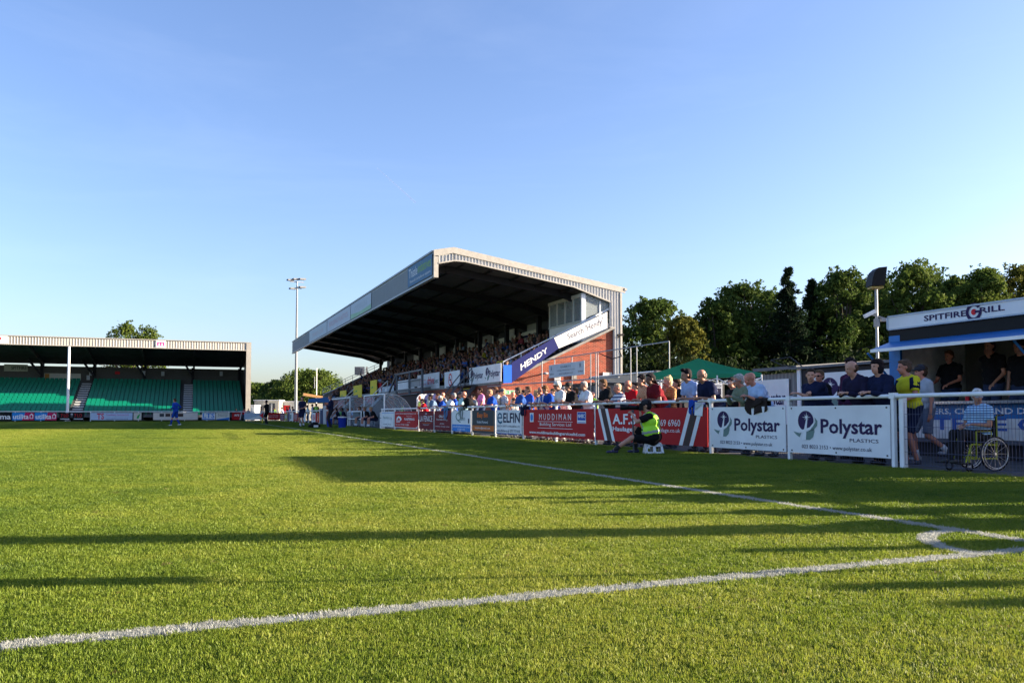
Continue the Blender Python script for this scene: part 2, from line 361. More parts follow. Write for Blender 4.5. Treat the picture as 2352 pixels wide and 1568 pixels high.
# grass blades: tufts scattered over the pitch by geometry nodes (one object)
def blade_mat():
    m = bpy.data.materials.new('grass_blade'); m.use_nodes = True
    n = m.node_tree.nodes; l = m.node_tree.links; b = n['Principled BSDF']; b.inputs['Roughness'].default_value = 0.55
    b.inputs['Specular IOR Level'].default_value = 0.25
    g = n.new('ShaderNodeNewGeometry')
    n1 = n.new('ShaderNodeTexNoise'); n1.inputs['Scale'].default_value = 0.9; n1.inputs['Detail'].default_value = 7; n1.inputs['Roughness'].default_value = 0.65
    n2 = n.new('ShaderNodeTexNoise'); n2.inputs['Scale'].default_value = 45.0; n2.inputs['Detail'].default_value = 3
    l.new(g.outputs['Position'], n1.inputs['Vector']); l.new(g.outputs['Position'], n2.inputs['Vector'])
    ad = n.new('ShaderNodeMath'); ad.operation = 'MULTIPLY_ADD'; ad.inputs[1].default_value = 0.55
    h = n.new('ShaderNodeMath'); h.operation = 'MULTIPLY'; h.inputs[1].default_value = 0.45
    l.new(n2.outputs['Fac'], h.inputs[0]); l.new(n1.outputs['Fac'], ad.inputs[0]); l.new(h.outputs[0], ad.inputs[2])
    r = n.new('ShaderNodeValToRGB'); e = r.color_ramp.elements; e[0].position = 0.30; e[1].position = 0.74
    e[0].color = (0.052, 0.105, 0.010, 1); e[1].color = (0.31, 0.31, 0.05, 1)
    e2 = r.color_ramp.elements.new(0.5); e2.color = (0.150, 0.205, 0.018, 1)
    sb = n.new('ShaderNodeSeparateXYZ'); l.new(g.outputs['Position'], sb.inputs[0])
    bw_ = n.new('ShaderNodeMath'); bw_.operation = 'MULTIPLY'; bw_.inputs[1].default_value = 2 * math.pi / 9.0; l.new(sb.outputs[0], bw_.inputs[0])  # mowing bands: light off the leaning blades painted into their colour
    bs_ = n.new('ShaderNodeMath'); bs_.operation = 'SINE'; l.new(bw_.outputs[0], bs_.inputs[0])
    bc_ = n.new('ShaderNodeMath'); bc_.operation = 'MULTIPLY_ADD'; bc_.inputs[1].default_value = 0.075; l.new(bs_.outputs[0], bc_.inputs[0]); l.new(ad.outputs[0], bc_.inputs[2])
    l.new(bc_.outputs[0], r.inputs[0]); e3 = r.color_ramp.elements.new(0.86); e3.color = (0.42, 0.36, 0.13, 1)
    # painted white where the marking lines run (real paint on the blades, world positions)
    s = n.new('ShaderNodeSeparateXYZ'); l.new(g.outputs['Position'], s.inputs[0])
    wob = n.new('ShaderNodeTexNoise'); wob.inputs['Scale'].default_value = 22.0; l.new(g.outputs['Position'], wob.inputs['Vector'])
    def mth(op, a, bb=None, c=None):
        k = n.new('ShaderNodeMath'); k.operation = op
        for i, x in enumerate((a, bb, c)):
            if x is None: continue
            if isinstance(x, (int, float)): k.inputs[i].default_value = x
            else: l.new(x, k.inputs[i])
        return k.outputs[0]
    def line_dist(p, d):
        nx, ny = -d.y, d.x
        return mth('ABSOLUTE', mth('ADD', mth('MULTIPLY', s.outputs[0], nx), mth('MULTIPLY_ADD', s.outputs[1], ny, -(p.x * nx + p.y * ny))))
    def along(p, d):
        return mth('ADD', mth('MULTIPLY', s.outputs[0], d.x), mth('MULTIPLY_ADD', s.outputs[1], d.y, -(p.x * d.x + p.y * d.y)))
    at, ag = along(CORNER, TDIR), along(CORNER, GDIR)
    dx = mth('ADD', s.outputs[0], -ARC_C.x); dy = mth('ADD', s.outputs[1], -ARC_C.y)
    rad = mth('SQRT', mth('ADD', mth('MULTIPLY', dx, dx), mth('MULTIPLY', dy, dy)))
    arc = mth('ABSOLUTE', mth('ADD', rad, -ARC_R))
    lim = mth('MULTIPLY_ADD', wob.outputs['Fac'], 0.07, 0.026)
    mT = mth('MULTIPLY', mth('LESS_THAN', line_dist(CORNER, TDIR), lim), mth('GREATER_THAN', at, -0.05))
    mG = mth('MULTIPLY', mth('LESS_THAN', line_dist(CORNER, GDIR), lim), mth('GREATER_THAN', ag, -0.05))
    mA = mth('MULTIPLY', mth('LESS_THAN', arc, lim), mth('MULTIPLY', mth('GREATER_THAN', at, -0.02), mth('GREATER_THAN', ag, -0.08)))
    mask = mth('MAXIMUM', mth('MAXIMUM', mT, mG), mA)
    # the paint is worn in places
    worn = n.new('ShaderNodeTexNoise'); worn.inputs['Scale'].default_value = 60.0; l.new(g.outputs['Position'], worn.inputs['Vector'])
    mask = mth('MULTIPLY', mask, mth('LESS_THAN', worn.outputs['Fac'], 0.68))
    sc1 = n.new('ShaderNodeTexNoise'); sc1.inputs['Scale'].default_value = 3.2; sc1.inputs['Detail'].default_value = 6; sc1.inputs['Roughness'].default_value = .7; l.new(g.outputs['Position'], sc1.inputs['Vector'])
    soil = mth('GREATER_THAN', sc1.outputs['Fac'], 0.665)
    ms2 = n.new('ShaderNodeMixRGB'); ms2.inputs[2].default_value = (0.15, 0.10, 0.045, 1); l.new(mth('MULTIPLY', soil, 0.7), ms2.inputs[0]); l.new(r.outputs[0], ms2.inputs[1])
    mxx = n.new('ShaderNodeMixRGB'); mxx.inputs[2].default_value = (0.36, 0.37, 0.34, 1)
    l.new(mask, mxx.inputs[0]); l.new(ms2.outputs[0], mxx.inputs[1]); l.new(mxx.outputs[0], b.inputs['Base Color'])
    tr = n.new('ShaderNodeBsdfTranslucent'); l.new(mxx.outputs[0], tr.inputs[0])
    ms = n.new('ShaderNodeMixShader'); ms.inputs[0].default_value = 0.4
    l.new(b.outputs[0], ms.inputs[1]); l.new(tr.outputs[0], ms.inputs[2]); l.new(ms.outputs[0], n['Material Output'].inputs[0])
    return m
BLADE = blade_mat()
tufts = bpy.data.collections.new('grass_tufts')
rg = random.Random(3)
for k in range(5):
    mb = MB()
    for i in range(72):
        a = rg.uniform(0, 6.28); rr = 0.085 * math.sqrt(rg.random()); x, y = rr * math.cos(a), rr * math.sin(a)
        h = rg.uniform(0.0075, 0.0145) * (1.35 if rg.random() < .06 else 1); w = rg.uniform(0.0010, 0.0019); t = rg.uniform(0, 6.28); c, s_ = math.cos(t), math.sin(t)
        ln = rg.uniform(0.1, 0.9) * h; lx, ly = ln * math.cos(a + rg.uniform(-1.5, 1.5)), ln * math.sin(a + rg.uniform(-1.5, 1.5))
        mb.add([(x - c * w, y - s_ * w, -0.003), (x + c * w, y + s_ * w, -0.003), (x + c * w * .8 + lx * .4, y + s_ * w * .8 + ly * .4, h * .6),
                (x - c * w * .8 + lx * .4, y - s_ * w * .8 + ly * .4, h * .6), (x + lx, y + ly, h)], [(0, 1, 2, 3), (3, 2, 4)])
    o = bpy.data.objects.new('grass_tuft', mb.mesh('grass_tuft', BLADE)); tufts.objects.link(o)
rs = np.random.RandomState(5)
pts = []; scl = []
def ring_points(d0, d1, dens, sc):
    tl, tr_ = (1.25, 1.0) if d1 < 30 else (.85, .73); area = (tl + tr_) * (d1 * d1 - d0 * d0) / 2
    nn = int(area * dens); d = np.sqrt(rs.uniform(d0 * d0, d1 * d1, nn)); t = rs.uniform(-tl, tr_, nn)
    lat = d * t; X = d * SY + lat * CY; Y = d * CY - lat * SY
    ok = (X < 10.1) & (Y < 104.3) & (Y > -6)
    pts.append(np.stack([X[ok], Y[ok], np.zeros(ok.sum())], 1)); scl.append(np.full(ok.sum(), sc) * rs.uniform(0.75, 1.3, ok.sum()))
edges = [0.6, 1.7, 2.6, 3.6, 5, 7, 10, 14, 20, 28, 40, 56, 78, 104]
for d0, d1 in zip(edges[:-1], edges[1:]):
    dm_ = (d0 + d1) / 2; q = max(1.0, dm_ / 3.2)
    ring_points(d0, d1, 660 * q ** -0.98, q ** 0.38)
hts = [np.ones(len(a)) * np.clip(b, 1, 9) ** .12 for a, b in zip(pts, scl)]
def line_points(a, b, per_m, wide=.035):
    a = np.array([a.x, a.y]); b = np.array([b.x, b.y]); L_ = np.linalg.norm(b - a); nn = int(L_ * per_m); t = rs.uniform(0, 1, nn); o_ = rs.uniform(-wide, wide, nn)
    d = (b - a) / L_; q_ = a + (b - a) * t[:, None] + np.array([-d[1], d[0]]) * o_[:, None]
    pts.append(np.c_[q_, np.zeros(nn)]); scl.append(rs.uniform(.5, .7, nn)); hts.append(rs.uniform(.95, 1.35, nn))
line_points(CORNER, CORNER + TDIR * 14, 90); line_points(CORNER + TDIR * 14, CORNER + TDIR * 98, 70, .045)
line_points(CORNER, CORNER + GDIR * 8, 80); line_points(CORNER + GDIR * 8, CORNER + GDIR * 30, 50)
nn = 160; t_ = rs.uniform(a1, a0, nn); r_ = ARC_R + rs.uniform(-.04, .04, nn)
pts.append(np.c_[ARC_C.x + r_ * np.cos(t_), ARC_C.y + r_ * np.sin(t_), np.zeros(nn)]); scl.append(rs.uniform(.5, .7, nn)); hts.append(rs.uniform(1.0, 1.3, nn))
P = np.concatenate(pts); S = np.concatenate(scl); HT = np.concatenate(hts)
me = bpy.data.meshes.new('grass'); me.vertices.add(len(P)); me.vertices.foreach_set('co', P.astype('f').ravel())
at_ = me.attributes.new('tuft_scale', 'FLOAT', 'POINT'); at_.data.foreach_set('value', S.astype('f'))
ah = me.attributes.new('tuft_height', 'FLOAT', 'POINT'); ah.data.foreach_set('value', HT.astype('f'))
me.materials.append(BLADE)
go = put(bpy.data.objects.new('grass', me)); tag(go, 'short mown green grass blades of the football pitch', 'grass', kind='stuff')
ng = bpy.data.node_groups.new('grass_scatter', 'GeometryNodeTree')
ng.interface.new_socket('Geometry', in_out='INPUT', socket_type='NodeSocketGeometry'); ng.interface.new_socket('Geometry', in_out='OUTPUT', socket_type='NodeSocketGeometry')
gi = ng.nodes.new('NodeGroupInput'); g_o = ng.nodes.new('NodeGroupOutput')
ip = ng.nodes.new('GeometryNodeInstanceOnPoints'); ci = ng.nodes.new('GeometryNodeCollectionInfo')
ci.inputs['Collection'].default_value = tufts; ci.inputs['Separate Children'].default_value = True; ci.inputs['Reset Children'].default_value = True
ip.inputs['Pick Instance'].default_value = True
rv = ng.nodes.new('FunctionNodeRandomValue'); rv.data_type = 'FLOAT_VECTOR'; rv.inputs[1].default_value = (0.12, 0.12, 6.283); rv.inputs[0].default_value = (-0.12, -0.12, 0)
na = ng.nodes.new('GeometryNodeInputNamedAttribute'); na.data_type = 'FLOAT'; na.inputs['Name'].default_value = 'tuft_scale'
pw = ng.nodes.new('GeometryNodeInputNamedAttribute'); pw.data_type = 'FLOAT'; pw.inputs['Name'].default_value = 'tuft_height'
cx = ng.nodes.new('ShaderNodeCombineXYZ')
L = ng.links.new
L(gi.outputs[0], ip.inputs['Points']); L(ci.outputs[0], ip.inputs['Instance']); L(rv.outputs[0], ip.inputs['Rotation'])
L(na.outputs[0], cx.inputs[0]); L(na.outputs[0], cx.inputs[1]); L(pw.outputs[0], cx.inputs[2]); L(cx.outputs[0], ip.inputs['Scale'])
L(ip.outputs[0], g_o.inputs[0])
gm = go.modifiers.new('scatter', 'NODES'); gm.node_group = ng
print('grass points', len(P))

# vapour trail high in the sky
p0 = at_d(866, 386, 9000); p1 = at_d(955, 466, 9000)
VAP = glass('vapour', (0.95, 0.95, 0.96), 0.05, 1.0)
mb = MB(); NS = 14
for i in range(NS):
    a = p0.lerp(p1, i / NS); b = p0.lerp(p1, (i + 1) / NS)
    mb.tube(a, b, 3 + 7 * i / NS, 6, 3 + 7 * (i + 1) / NS, caps=False)
tag(mb.build('vapour_trail', VAP), 'thin white vapour trail slanting down in the blue sky', 'vapour trail', kind='structure')
# ---------------------------------------------------------------- main stand (right of the pitch)
YE = 42.6; LEN = 60.0
def SX(x, y): return x - 0.0117 * (y - YE)
stand = empty('main_stand', (16, YE, 0), 0, 'long roofed stand of red brick and grey cladding with a dark interior', 'grandstand')
stand.location = (0, 0, 0)
def E(u, v): p = at_y(u, v, YE); return (p.x, p.z)
A = E(995.6, 575.5); RID = E(1040.4, 569.4); EAVE = E(1429.8, 662.3)
prof_out = [A, RID, EAVE]
# end cladding outline (clockwise from the front top corner)
fb = E(996.4, 637); fb2 = E(1005, 637.5); c1 = E(1005, 605.6); c2 = E(1041.6, 599.6); c2b = E(1066, 601.5); c3 = E(1315.4, 659.8); c4 = E(1398.5, 694)
c5 = E(1398.5, 752.3); c6 = E(1407, 752.8); XB = E(1424, 900)[0]
YC = YE - 0.10
outline = [A, RID, (XB, EAVE[1]), (XB, 0.0), (c6[0], 0.0), c6, c5, c4, c3, c2b, c2, c1, fb2, fb]
# split in convex-ish pieces: front flange, band pieces, back column
mb = MB()
def quadY(a, b, c, d, y0, y1, m=mb): m.prism([(p[0], y0, p[1]) for p in (a, b, c, d)], (0, y1 - y0, 0))
def top_at(x):
    if x <= RID[0]: t = (x - A[0]) / (RID[0] - A[0]); return A[1] + t * (RID[1] - A[1])
    t = (x - RID[0]) / (EAVE[0] - RID[0]); return RID[1] + t * (EAVE[1] - RID[1])
low = [c1, c2, c2b, c3, c4]
def bot_at(x):
    for p, q in zip(low[:-1], low[1:]):
        if p[0] <= x <= q[0]: return p[1] + (q[1] - p[1]) * (x - p[0]) / (q[0] - p[0])
    if x < c1[0]: return fb[1]
    return c5[1] if x < c6[0] else 0.0
xs = [c1[0], c2[0], RID[0] + .001, c2b[0], c3[0], c4[0]]
for a, b in zip(xs[:-1], xs[1:]): quadY((a, bot_at(a + 1e-6)), (a, top_at(a)), (b, top_at(b)), (b, bot_at(b - 1e-6)), YC, YC + 0.08)
quadY((c4[0], c5[1]), (c4[0], top_at(c4[0])), (c6[0], top_at(c6[0])), (c6[0], c5[1]), YC, YC + 0.08)
quadY((c6[0], 0), (c6[0], top_at(c6[0])), (XB, top_at(XB)), (XB, 0), YC, YC + 0.08)
# standing seams
x = c1[0] + 0.06
while x < XB - 0.03:
    z0, z1 = bot_at(x) + 0.02, top_at(x) - 0.34
    mb.prism([(x - 0.03, YC, z0), (x + 0.035, YC, z0), (x + 0.02, YC - 0.045, z0), (x - 0.012, YC - 0.045, z0)], (0, 0, z1 - z0)); x += 0.186
mb.build('end_cladding', CLAD, stand)
# trims
mb = MB()
tr = [(A[0] - .02, A[1]), RID, (EAVE[0] + .1, EAVE[1])]
for p, q in zip(tr[:-1], tr[1:]):
    mb.prism([(p[0], YC - 0.07, p[1] + .02), (q[0], YC - 0.07, q[1] + .02), (q[0], YC - 0.07, q[1] - 0.30), (p[0], YC - 0.07, p[1] - 0.32)], (0, 0.06, 0))
quadY((A[0] - .02, fb[1] - .02), (A[0] - .02, A[1] - .33), (c1[0], A[1] - .33), (c1[0], fb[1] - .02), YC - 0.07, YC + 0.25, mb)
for p, q in zip(low[:-1], low[1:]): mb.bar((p[0], YC - 0.03, p[1]), (q[0], YC - 0.03, q[1]), 0.12, 0.07)
mb.bar((c5[0], YC - 0.03, c5[1]), (c6[0], YC - 0.03, c6[1]), 0.1, 0.06)
mb.box(XB - .04, XB + .08, YC - .08, YC + .3, 0, EAVE[1] - .3)
mb.bar((EAVE[0] + .12, YC - .1, EAVE[1] - .08), (SX(EAVE[0] + .12, YE + LEN), YE + LEN, EAVE[1] - .08), 0.16, 0.14)
mb.build('roof_trim', mat('beige_roof_trim', (.38, .36, .325), .5), stand)
# roof: outer skin + lining
FT, FBZ = A[1], fb[1]
def long_quad(m, pts, y0=YE - .05, y1=YE + LEN):
    n = len(pts); vs = [(SX(p[0], y0), y0, p[1]) for p in pts] + [(SX(p[0], y1), y1, p[1]) for p in pts]
    m.add(vs, [tuple(range(n - 1, -1, -1)), tuple(range(n, 2 * n))] + [(i, (i + 1) % n, n + (i + 1) % n, n + i) for i in range(n)])
mb = MB()
long_quad(mb, [A, RID, (RID[0], RID[1] - .1), (A[0], A[1] - .1)]); long_quad(mb, [RID, EAVE, (EAVE[0], EAVE[1] - .1), (RID[0], RID[1] - .1)])
mb.build('roof', CLAD, stand)
lin = [(A[0] + .15, c1[1] - .02), (c2[0], c2[1]), (c3[0], c3[1] + .02), (c4[0] + .3, c4[1] - .05)]
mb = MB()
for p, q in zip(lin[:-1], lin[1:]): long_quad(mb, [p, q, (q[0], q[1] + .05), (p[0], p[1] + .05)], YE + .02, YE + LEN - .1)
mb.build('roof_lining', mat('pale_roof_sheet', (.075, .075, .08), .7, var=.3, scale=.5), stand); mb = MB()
for k in range(11):
    y = YE + 1.5 + k * 5.75
    for p, q in zip(lin[:-1], lin[1:]):
        mb.bar((SX(p[0], y), y, p[1] - .2), (SX(q[0], y), y, q[1] - .2), 0.16, 0.4)
for t in (0.15, 0.3, 0.45, 0.6, 0.75, 0.9):
    x = lin[0][0] + (lin[-1][0] - lin[0][0]) * t; z = bot_at(x) - .08
    mb.bar((SX(x, YE + .1), YE + .1, z), (SX(x, YE + LEN - .2), YE + LEN - .2, z), 0.08, 0.14)
mb.build('roof_beam', DARKST, stand)
# fascia towards the pitch: ribbed panels and end trims
mb = MB()
long_quad(mb, [(A[0], A[1] - .06), (A[0] + .1, A[1] - .06), (A[0] + .1, FBZ), (A[0], FBZ)], YE + .02)
y = YE + .2
while y < YE + LEN:
    x = SX(A[0], y); mb.prism([(x, y - .045, FBZ + .08), (x, y + .045, FBZ + .08), (x - .035, y + .025, FBZ + .08), (x - .035, y - .025, FBZ + .08)], (0, 0, FT - FBZ - .25)); y += 0.2
mb.build('fascia', mat('blue_grey_cladding', (0.26, 0.29, 0.32), 0.45, var=.05, scale=2), stand)
mb = MB()
long_quad(mb, [(A[0] - .07, A[1] + .03), (A[0] + .02, A[1] + .03), (A[0] + .02, A[1] - .07), (A[0] - .07, A[1] - .07)], YE)
long_quad(mb, [(A[0] - .07, FBZ + .07), (A[0] + .14, FBZ + .07), (A[0] + .14, FBZ - .03), (A[0] - .07, FBZ - .03)], YE + .02)
mb.build('fascia_trim', mat('mid_grey_trim', (0.30, 0.33, 0.36), .45), stand)
# walls
XF, XBK = 15.9, 22.9
FWZ = 3.55
ZT0 = E(1155, 880)[1]; ZT1 = E(1398, 753)[1]
mb = MB()
mb.prism([(XF, YE, 0), (XBK, YE, 0), (XBK, YE, ZT1), (XF + .1, YE, ZT0), (XF, YE, ZT0)], (0, .25, 0))
xw = XF
mb.add([(SX(XF, YE + .25), YE + .25, 0), (SX(XF, YE + LEN), YE + LEN, 0), (SX(XF, YE + LEN), YE + LEN, 2.5), (SX(XF, YE + .25), YE + .25, 2.5),
        (SX(XF, YE + .25) + .22, YE + .25, 0), (SX(XF, YE + LEN) + .22, YE + LEN, 0), (SX(XF, YE + LEN) + .22, YE + LEN, 2.5), (SX(XF, YE + .25) + .22, YE + .25, 2.5)],
       [(0, 1, 2, 3)[::-1], (4, 5, 6, 7), (3, 2, 6, 7), (0, 3, 7, 4), (1, 5, 6, 2)])
mb.build('brick_wall', BRICK, stand)
mb = MB()   # sloping coping and front upstand
mb.bar((XF - .05, YE - .02, ZT0 + .02), (XBK - .05, YE - .02, ZT1 + .02), .30, .13)
long_quad(mb, [(XF - .04, 2.5), (XF + .26, 2.5), (XF + .26, 2.75), (XF - .04, 2.75)], YE + .3)
mb.build('coping', CONC, stand)
mb = MB()   # terracing
for k in range(10):
    x0 = XF + .4 + k * .72; z = 2.45 + k * .34
    long_quad(mb, [(x0, z - .34), (x0 + .73, z - .34), (x0 + .73, z), (x0, z)], YE + .3, YE + LEN)
mb.build('terracing', CONC, stand)
mb = MB()
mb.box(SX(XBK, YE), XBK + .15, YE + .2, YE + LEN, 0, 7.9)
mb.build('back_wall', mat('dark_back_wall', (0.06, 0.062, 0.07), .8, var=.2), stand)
mb = MB()   # far end parapet
p0_, p1_ = (SX(XF - .2, YE + LEN), YE + LEN, 3.15), (SX(XBK, YE + LEN), YE + LEN, 6.6)
mb.prism([(p0_[0], p0_[1], 0), (p1_[0], p1_[1], 0), p1_, p0_], (0, .2, 0))
mb.build('far_end_wall', mat('grey_render', (.3, .31, .32), .8), stand)
mb = MB(); mb.bar(Vector(p0_) + Vector((0, 0, .05)), Vector(p1_) + Vector((0, 0, .05)), .3, .1)
for z in (.45, .75): mb.tube(Vector(p0_) + Vector((0, 0, z)), Vector(p1_) + Vector((0, 0, z)), .03, 6)
for i in range(9):
    q = Vector(p0_).lerp(Vector(p1_), i / 8); mb.tube(q, q + Vector((0, 0, .75)), .03, 6)
mb.build('parapet_rail', WHITE, stand)
# columns at the back and slit openings
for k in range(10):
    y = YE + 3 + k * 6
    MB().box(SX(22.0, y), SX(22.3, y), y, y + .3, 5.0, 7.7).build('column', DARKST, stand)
for k, y in enumerate([58, 62.5, 67, 71, 75.5, 80, 85, 90, 96]):
    MB().box(SX(XBK - .06, y), SX(XBK - .01, y), y, y + (.35 if k % 2 else 2.0), 6.0, 7.3).build('window', mat('pale_panel', (.5, .5, .46), .5), stand)
for k, (y0, y1, h) in enumerate([(53.5, 55.5, 1.9), (63, 65, 1.7), (71.5, 73, 1.6)]):
    MB().box(SX(XBK - .07, y0), SX(XBK - .02, y0), y0, y1, 5.6, 5.6 + h).build('door', mat('pale_door', (.33, .33, .31), .6), stand)

# press box in the top corner
pb = empty('press_box', (20.85, YE + .05, 0), 0, 'white glazed press box in the top corner of the main stand', 'cabin')
bx0, bx1, by0, by1 = 0, 1.95, 0, 4.7
z0b, zs, zt = 5.0, 6.2, 7.72
mb = MB(); mb.box(bx0 + .03, bx1, by0 + .08, by1, z0b, zs - .07); mb.build('lower_wall', WHITE, pb)
WHC = mat('aged_white_frame', (.55, .56, .52), .5)
mb = MB()
mb.box(bx0 - .03, bx0 + .09, by0 - .0, by1 + .05, zt - .14, zt + .06); mb.box(bx0 - .03, bx0 + .08, by0 + .08, by1, zs - .07, zs + .03)
for y in (0.06, 1.15, 2.3, 3.45, 4.6): mb.box(bx0 - .02, bx0 + .07, y - .06, y + .06, zs + .03, zt - .14)
mb.build('window_frame', WHC, pb)
mb = MB(); mb.box(bx0 - .04, bx0 + .22, by0 - .06, by0 + .05, zs - .25, zt + .05)
mb.bar((bx0 + 1.15, .0, zs + .2), (bx0 + 1.15, .0, zt - .35), .09, .07, (1, 0, 0)); mb.bar((.1, 0, zs - .08), (bx1, 0, zs + .85), .08, .1)
mb.build('corner_post', mat('blueish_white', (.6, .66, .72), .4), pb)
GL = glass('window_glass', (.72, .78, .8), .25)
for y in (0.12, 1.21, 2.36, 3.51): MB().box(bx0 + .01, bx0 + .02, y, y + 1.03, zs + .03, zt - .14).build('window_pane', GL, pb)
MB().prism([(.2, -.01, zs + .1), (bx1, -.01, zs + .9), (bx1, -.01, zt - .4), (.2, -.01, zt)], (0, .01, 0)).build('window_pane', GL, pb)
mb = MB(); mb.box(.1, bx1, .05, by1, zt - .04, zt + .0); mb.box(.1, bx1, by1 - .05, by1, zs, zt - .05); mb.box(bx1 - .03, bx1, 2.5, by1 - .06, zs, zt - .05); mb.box(bx1 - .03, bx1, .1, 2.5, zs, zs + .25)
mb.build('inner_wall', mat('cream_wall', (.5, .46, .36), .8), pb)

# HENDY banners on the sloping end parapet
def slope_pt(u, v): p = at_y(u, v, YE - .22); return (p.x, p.z)
def slope_banner(label, c_tl, c_tr, c_br, c_bl, m, items, extra=None):
    o = empty('advertising_banner', (0, YE - .22, 0), 0, label, 'banner', 'banners along the sloping end of the main stand')
    q = [slope_pt(*c) for c in (c_tl, c_tr, c_br, c_bl)]
    MB().prism([(p[0], 0, p[1]) for p in q], (0, .05, 0)).build('panel', m, o)
    def bil(s, t):
        a = Vector(q[3]).lerp(Vector(q[2]), s); b = Vector(q[0]).lerp(Vector(q[1]), s); return a.lerp(b, t)
    for (s, colr, x0, t0, x1, t1, bold) in items:
        vs, fs, a, b, c, d = text_geo(s, bold)
        pv = []
        for vx, vy in vs:
            p = bil(x0 + (vx - a) / (b - a) * (x1 - x0), t0 + (vy - c) / (d - c) * (t1 - t0)); pv.append((p.x, -.004, p.y))
        MB().add(pv, fs).build('lettering', colr, o)
    return o
NAV2 = M('banner_navy', .012, .018, .12); BRB = M('banner_blue', .02, .13, .62)
hb = slope_banner('navy blue banner with five white capitals on the slope of the main stand end', (1175, 833), (1272, 776), (1283, 800), (1175, 879), NAV2, [('HENDY', WPR, .2, .28, .8, .64, True)])
p = [slope_pt(1156, 838), slope_pt(1175, 838), slope_pt(1175, 879), slope_pt(1156, 880)]
MB().prism([(a, -.03, b) for a, b in p], (0, .05, 0)).build('end_panel', BRB, hb)
slope_banner('white banner with thin dark handwriting-like lettering on the slope of the main stand end', (1272.6, 775.7), (1395, 716), (1395, 753), (1283.5, 800), M('banner_white', .68, .68, .69), [("Search 'Hendy'", INK, .22, .24, .91, .82, False)])
a = slope_pt(1160, 832); b = slope_pt(1396, 713)
hr = empty('handrail', (0, YE + .05, 0), 0, 'white handrail sloping above the banners of the main stand end', 'handrail')
mb = MB(); mb.tube((a[0], 0, a[1] + .05), (b[0], 0, b[1] + .0), .035); mb.build('rail', WHITE, hr)
for i in range(7):
    t = i / 6; x = a[0] + (b[0] - a[0]) * t; z = a[1] + (b[1] - a[1]) * t; MB().tube((x, 0, z - .5), (x, 0, z + .03), .025, 6).build('rail_post', WHITE, hr)

# boards on the fascia and on the stand front
def on_x(u0, v0t, v0b, u1, X, name, label, cat, bgm, items, group=None, z=None, t=.03, f=lambda a, b: a):
    """board on a plane x=X facing the pitch, from picture column u0 (far end) to u1 (near end)"""
    p = at_x(u0, v0t, X); q = at_x(u0, v0b, X); r = at_x(u1, v0b, X)
    w = p.y - r.y; z0, z1 = (q.z, p.z) if z is None else z
    return board(name, label, cat, (X, p.y, z0), FACE_W, w, z1 - z0, bgm, [i for i in f(items, (w, z1 - z0))] if callable(f) else items, group, t)
def scaled(items, dims):
    w, h = dims; out = []
    for it in items:
        it = list(it)
        if it[0] in ('text', 'btext'): it[3] *= w; it[5] *= w; it[4] *= h; it[6] *= h
        elif it[0] == 'rect': it[2] *= w; it[4] *= w; it[3] *= h; it[5] *= h
        else: it[2] = [(a * w, b * h) for a, b in it[2]]
        out.append(tuple(it))
    return out
FB_H = FT - FBZ
def fascia_board(label, u0, u1, bgm, items, zpad=(.14, .14)):
    # far edge column u0, near edge column u1 on the fascia plane
    pts = []
    for u in (u0, u1):
        k = (u - 1176) / F; y = 0
        for _ in range(12):
            X = SX(A[0], YE + y if False else max(YE, y)) ; y = X * (CY - SY * k) / (SY + CY * k)
        pts.append(y)
    w = pts[0] - pts[1]; z0 = FBZ + zpad[0]; h = FT - zpad[1] - z0
    X = SX(A[0], pts[0]) - .075
    o = board('advertising_board', label, 'advertising board', (X, pts[0], z0), FACE_W + .0117, w, h, bgm, scaled(items, (w, h)), 'boards on the roof fascia of the main stand')
    return o
THB = M('thistle_blue', .10, .20, .33)
fascia_board('blue board with white and lime lettering at the near end of the roof fascia', 938, 994, THB,
             [('text', WPR, 'Thistle', .05, .42, .42, .88, 1), ('text', M('lime_print', .3, .5, .08), 'initiatives', .44, .45, .97, .88, 1), ('text', WPR, 'Financial compliance experts', .1, .12, .95, .3, 1)])
fascia_board('pale board with faded green print, nearest of the washed out boards on the roof fascia', 806, 853, M('pale_blue_board', .5, .56, .62), [('text', PALEG, 'DESIGN', .2, .4, .8, .7, 1), ('poly', M('pale_green', .35, .55, .38), [(0, 0), (1, 0), (1, .3), (.5, .2), (0, .34)], 1)])
fascia_board('pale board with faded red lettering in the middle of the roof fascia', 752, 805, M('pale_pinkish_board', .52, .56, .62), [('text', M('faded_red', .55, .35, .38), 'BUILDING PLASTICS', .1, .35, .9, .7, 1)])
fascia_board('long pale board with faint print towards the far end of the roof fascia', 711, 751, M('pale_board_far', .5, .56, .6), [('text', M('faint_red', .55, .42, .42), 'SPORTS CLUB', .2, .3, .8, .6, 1)])

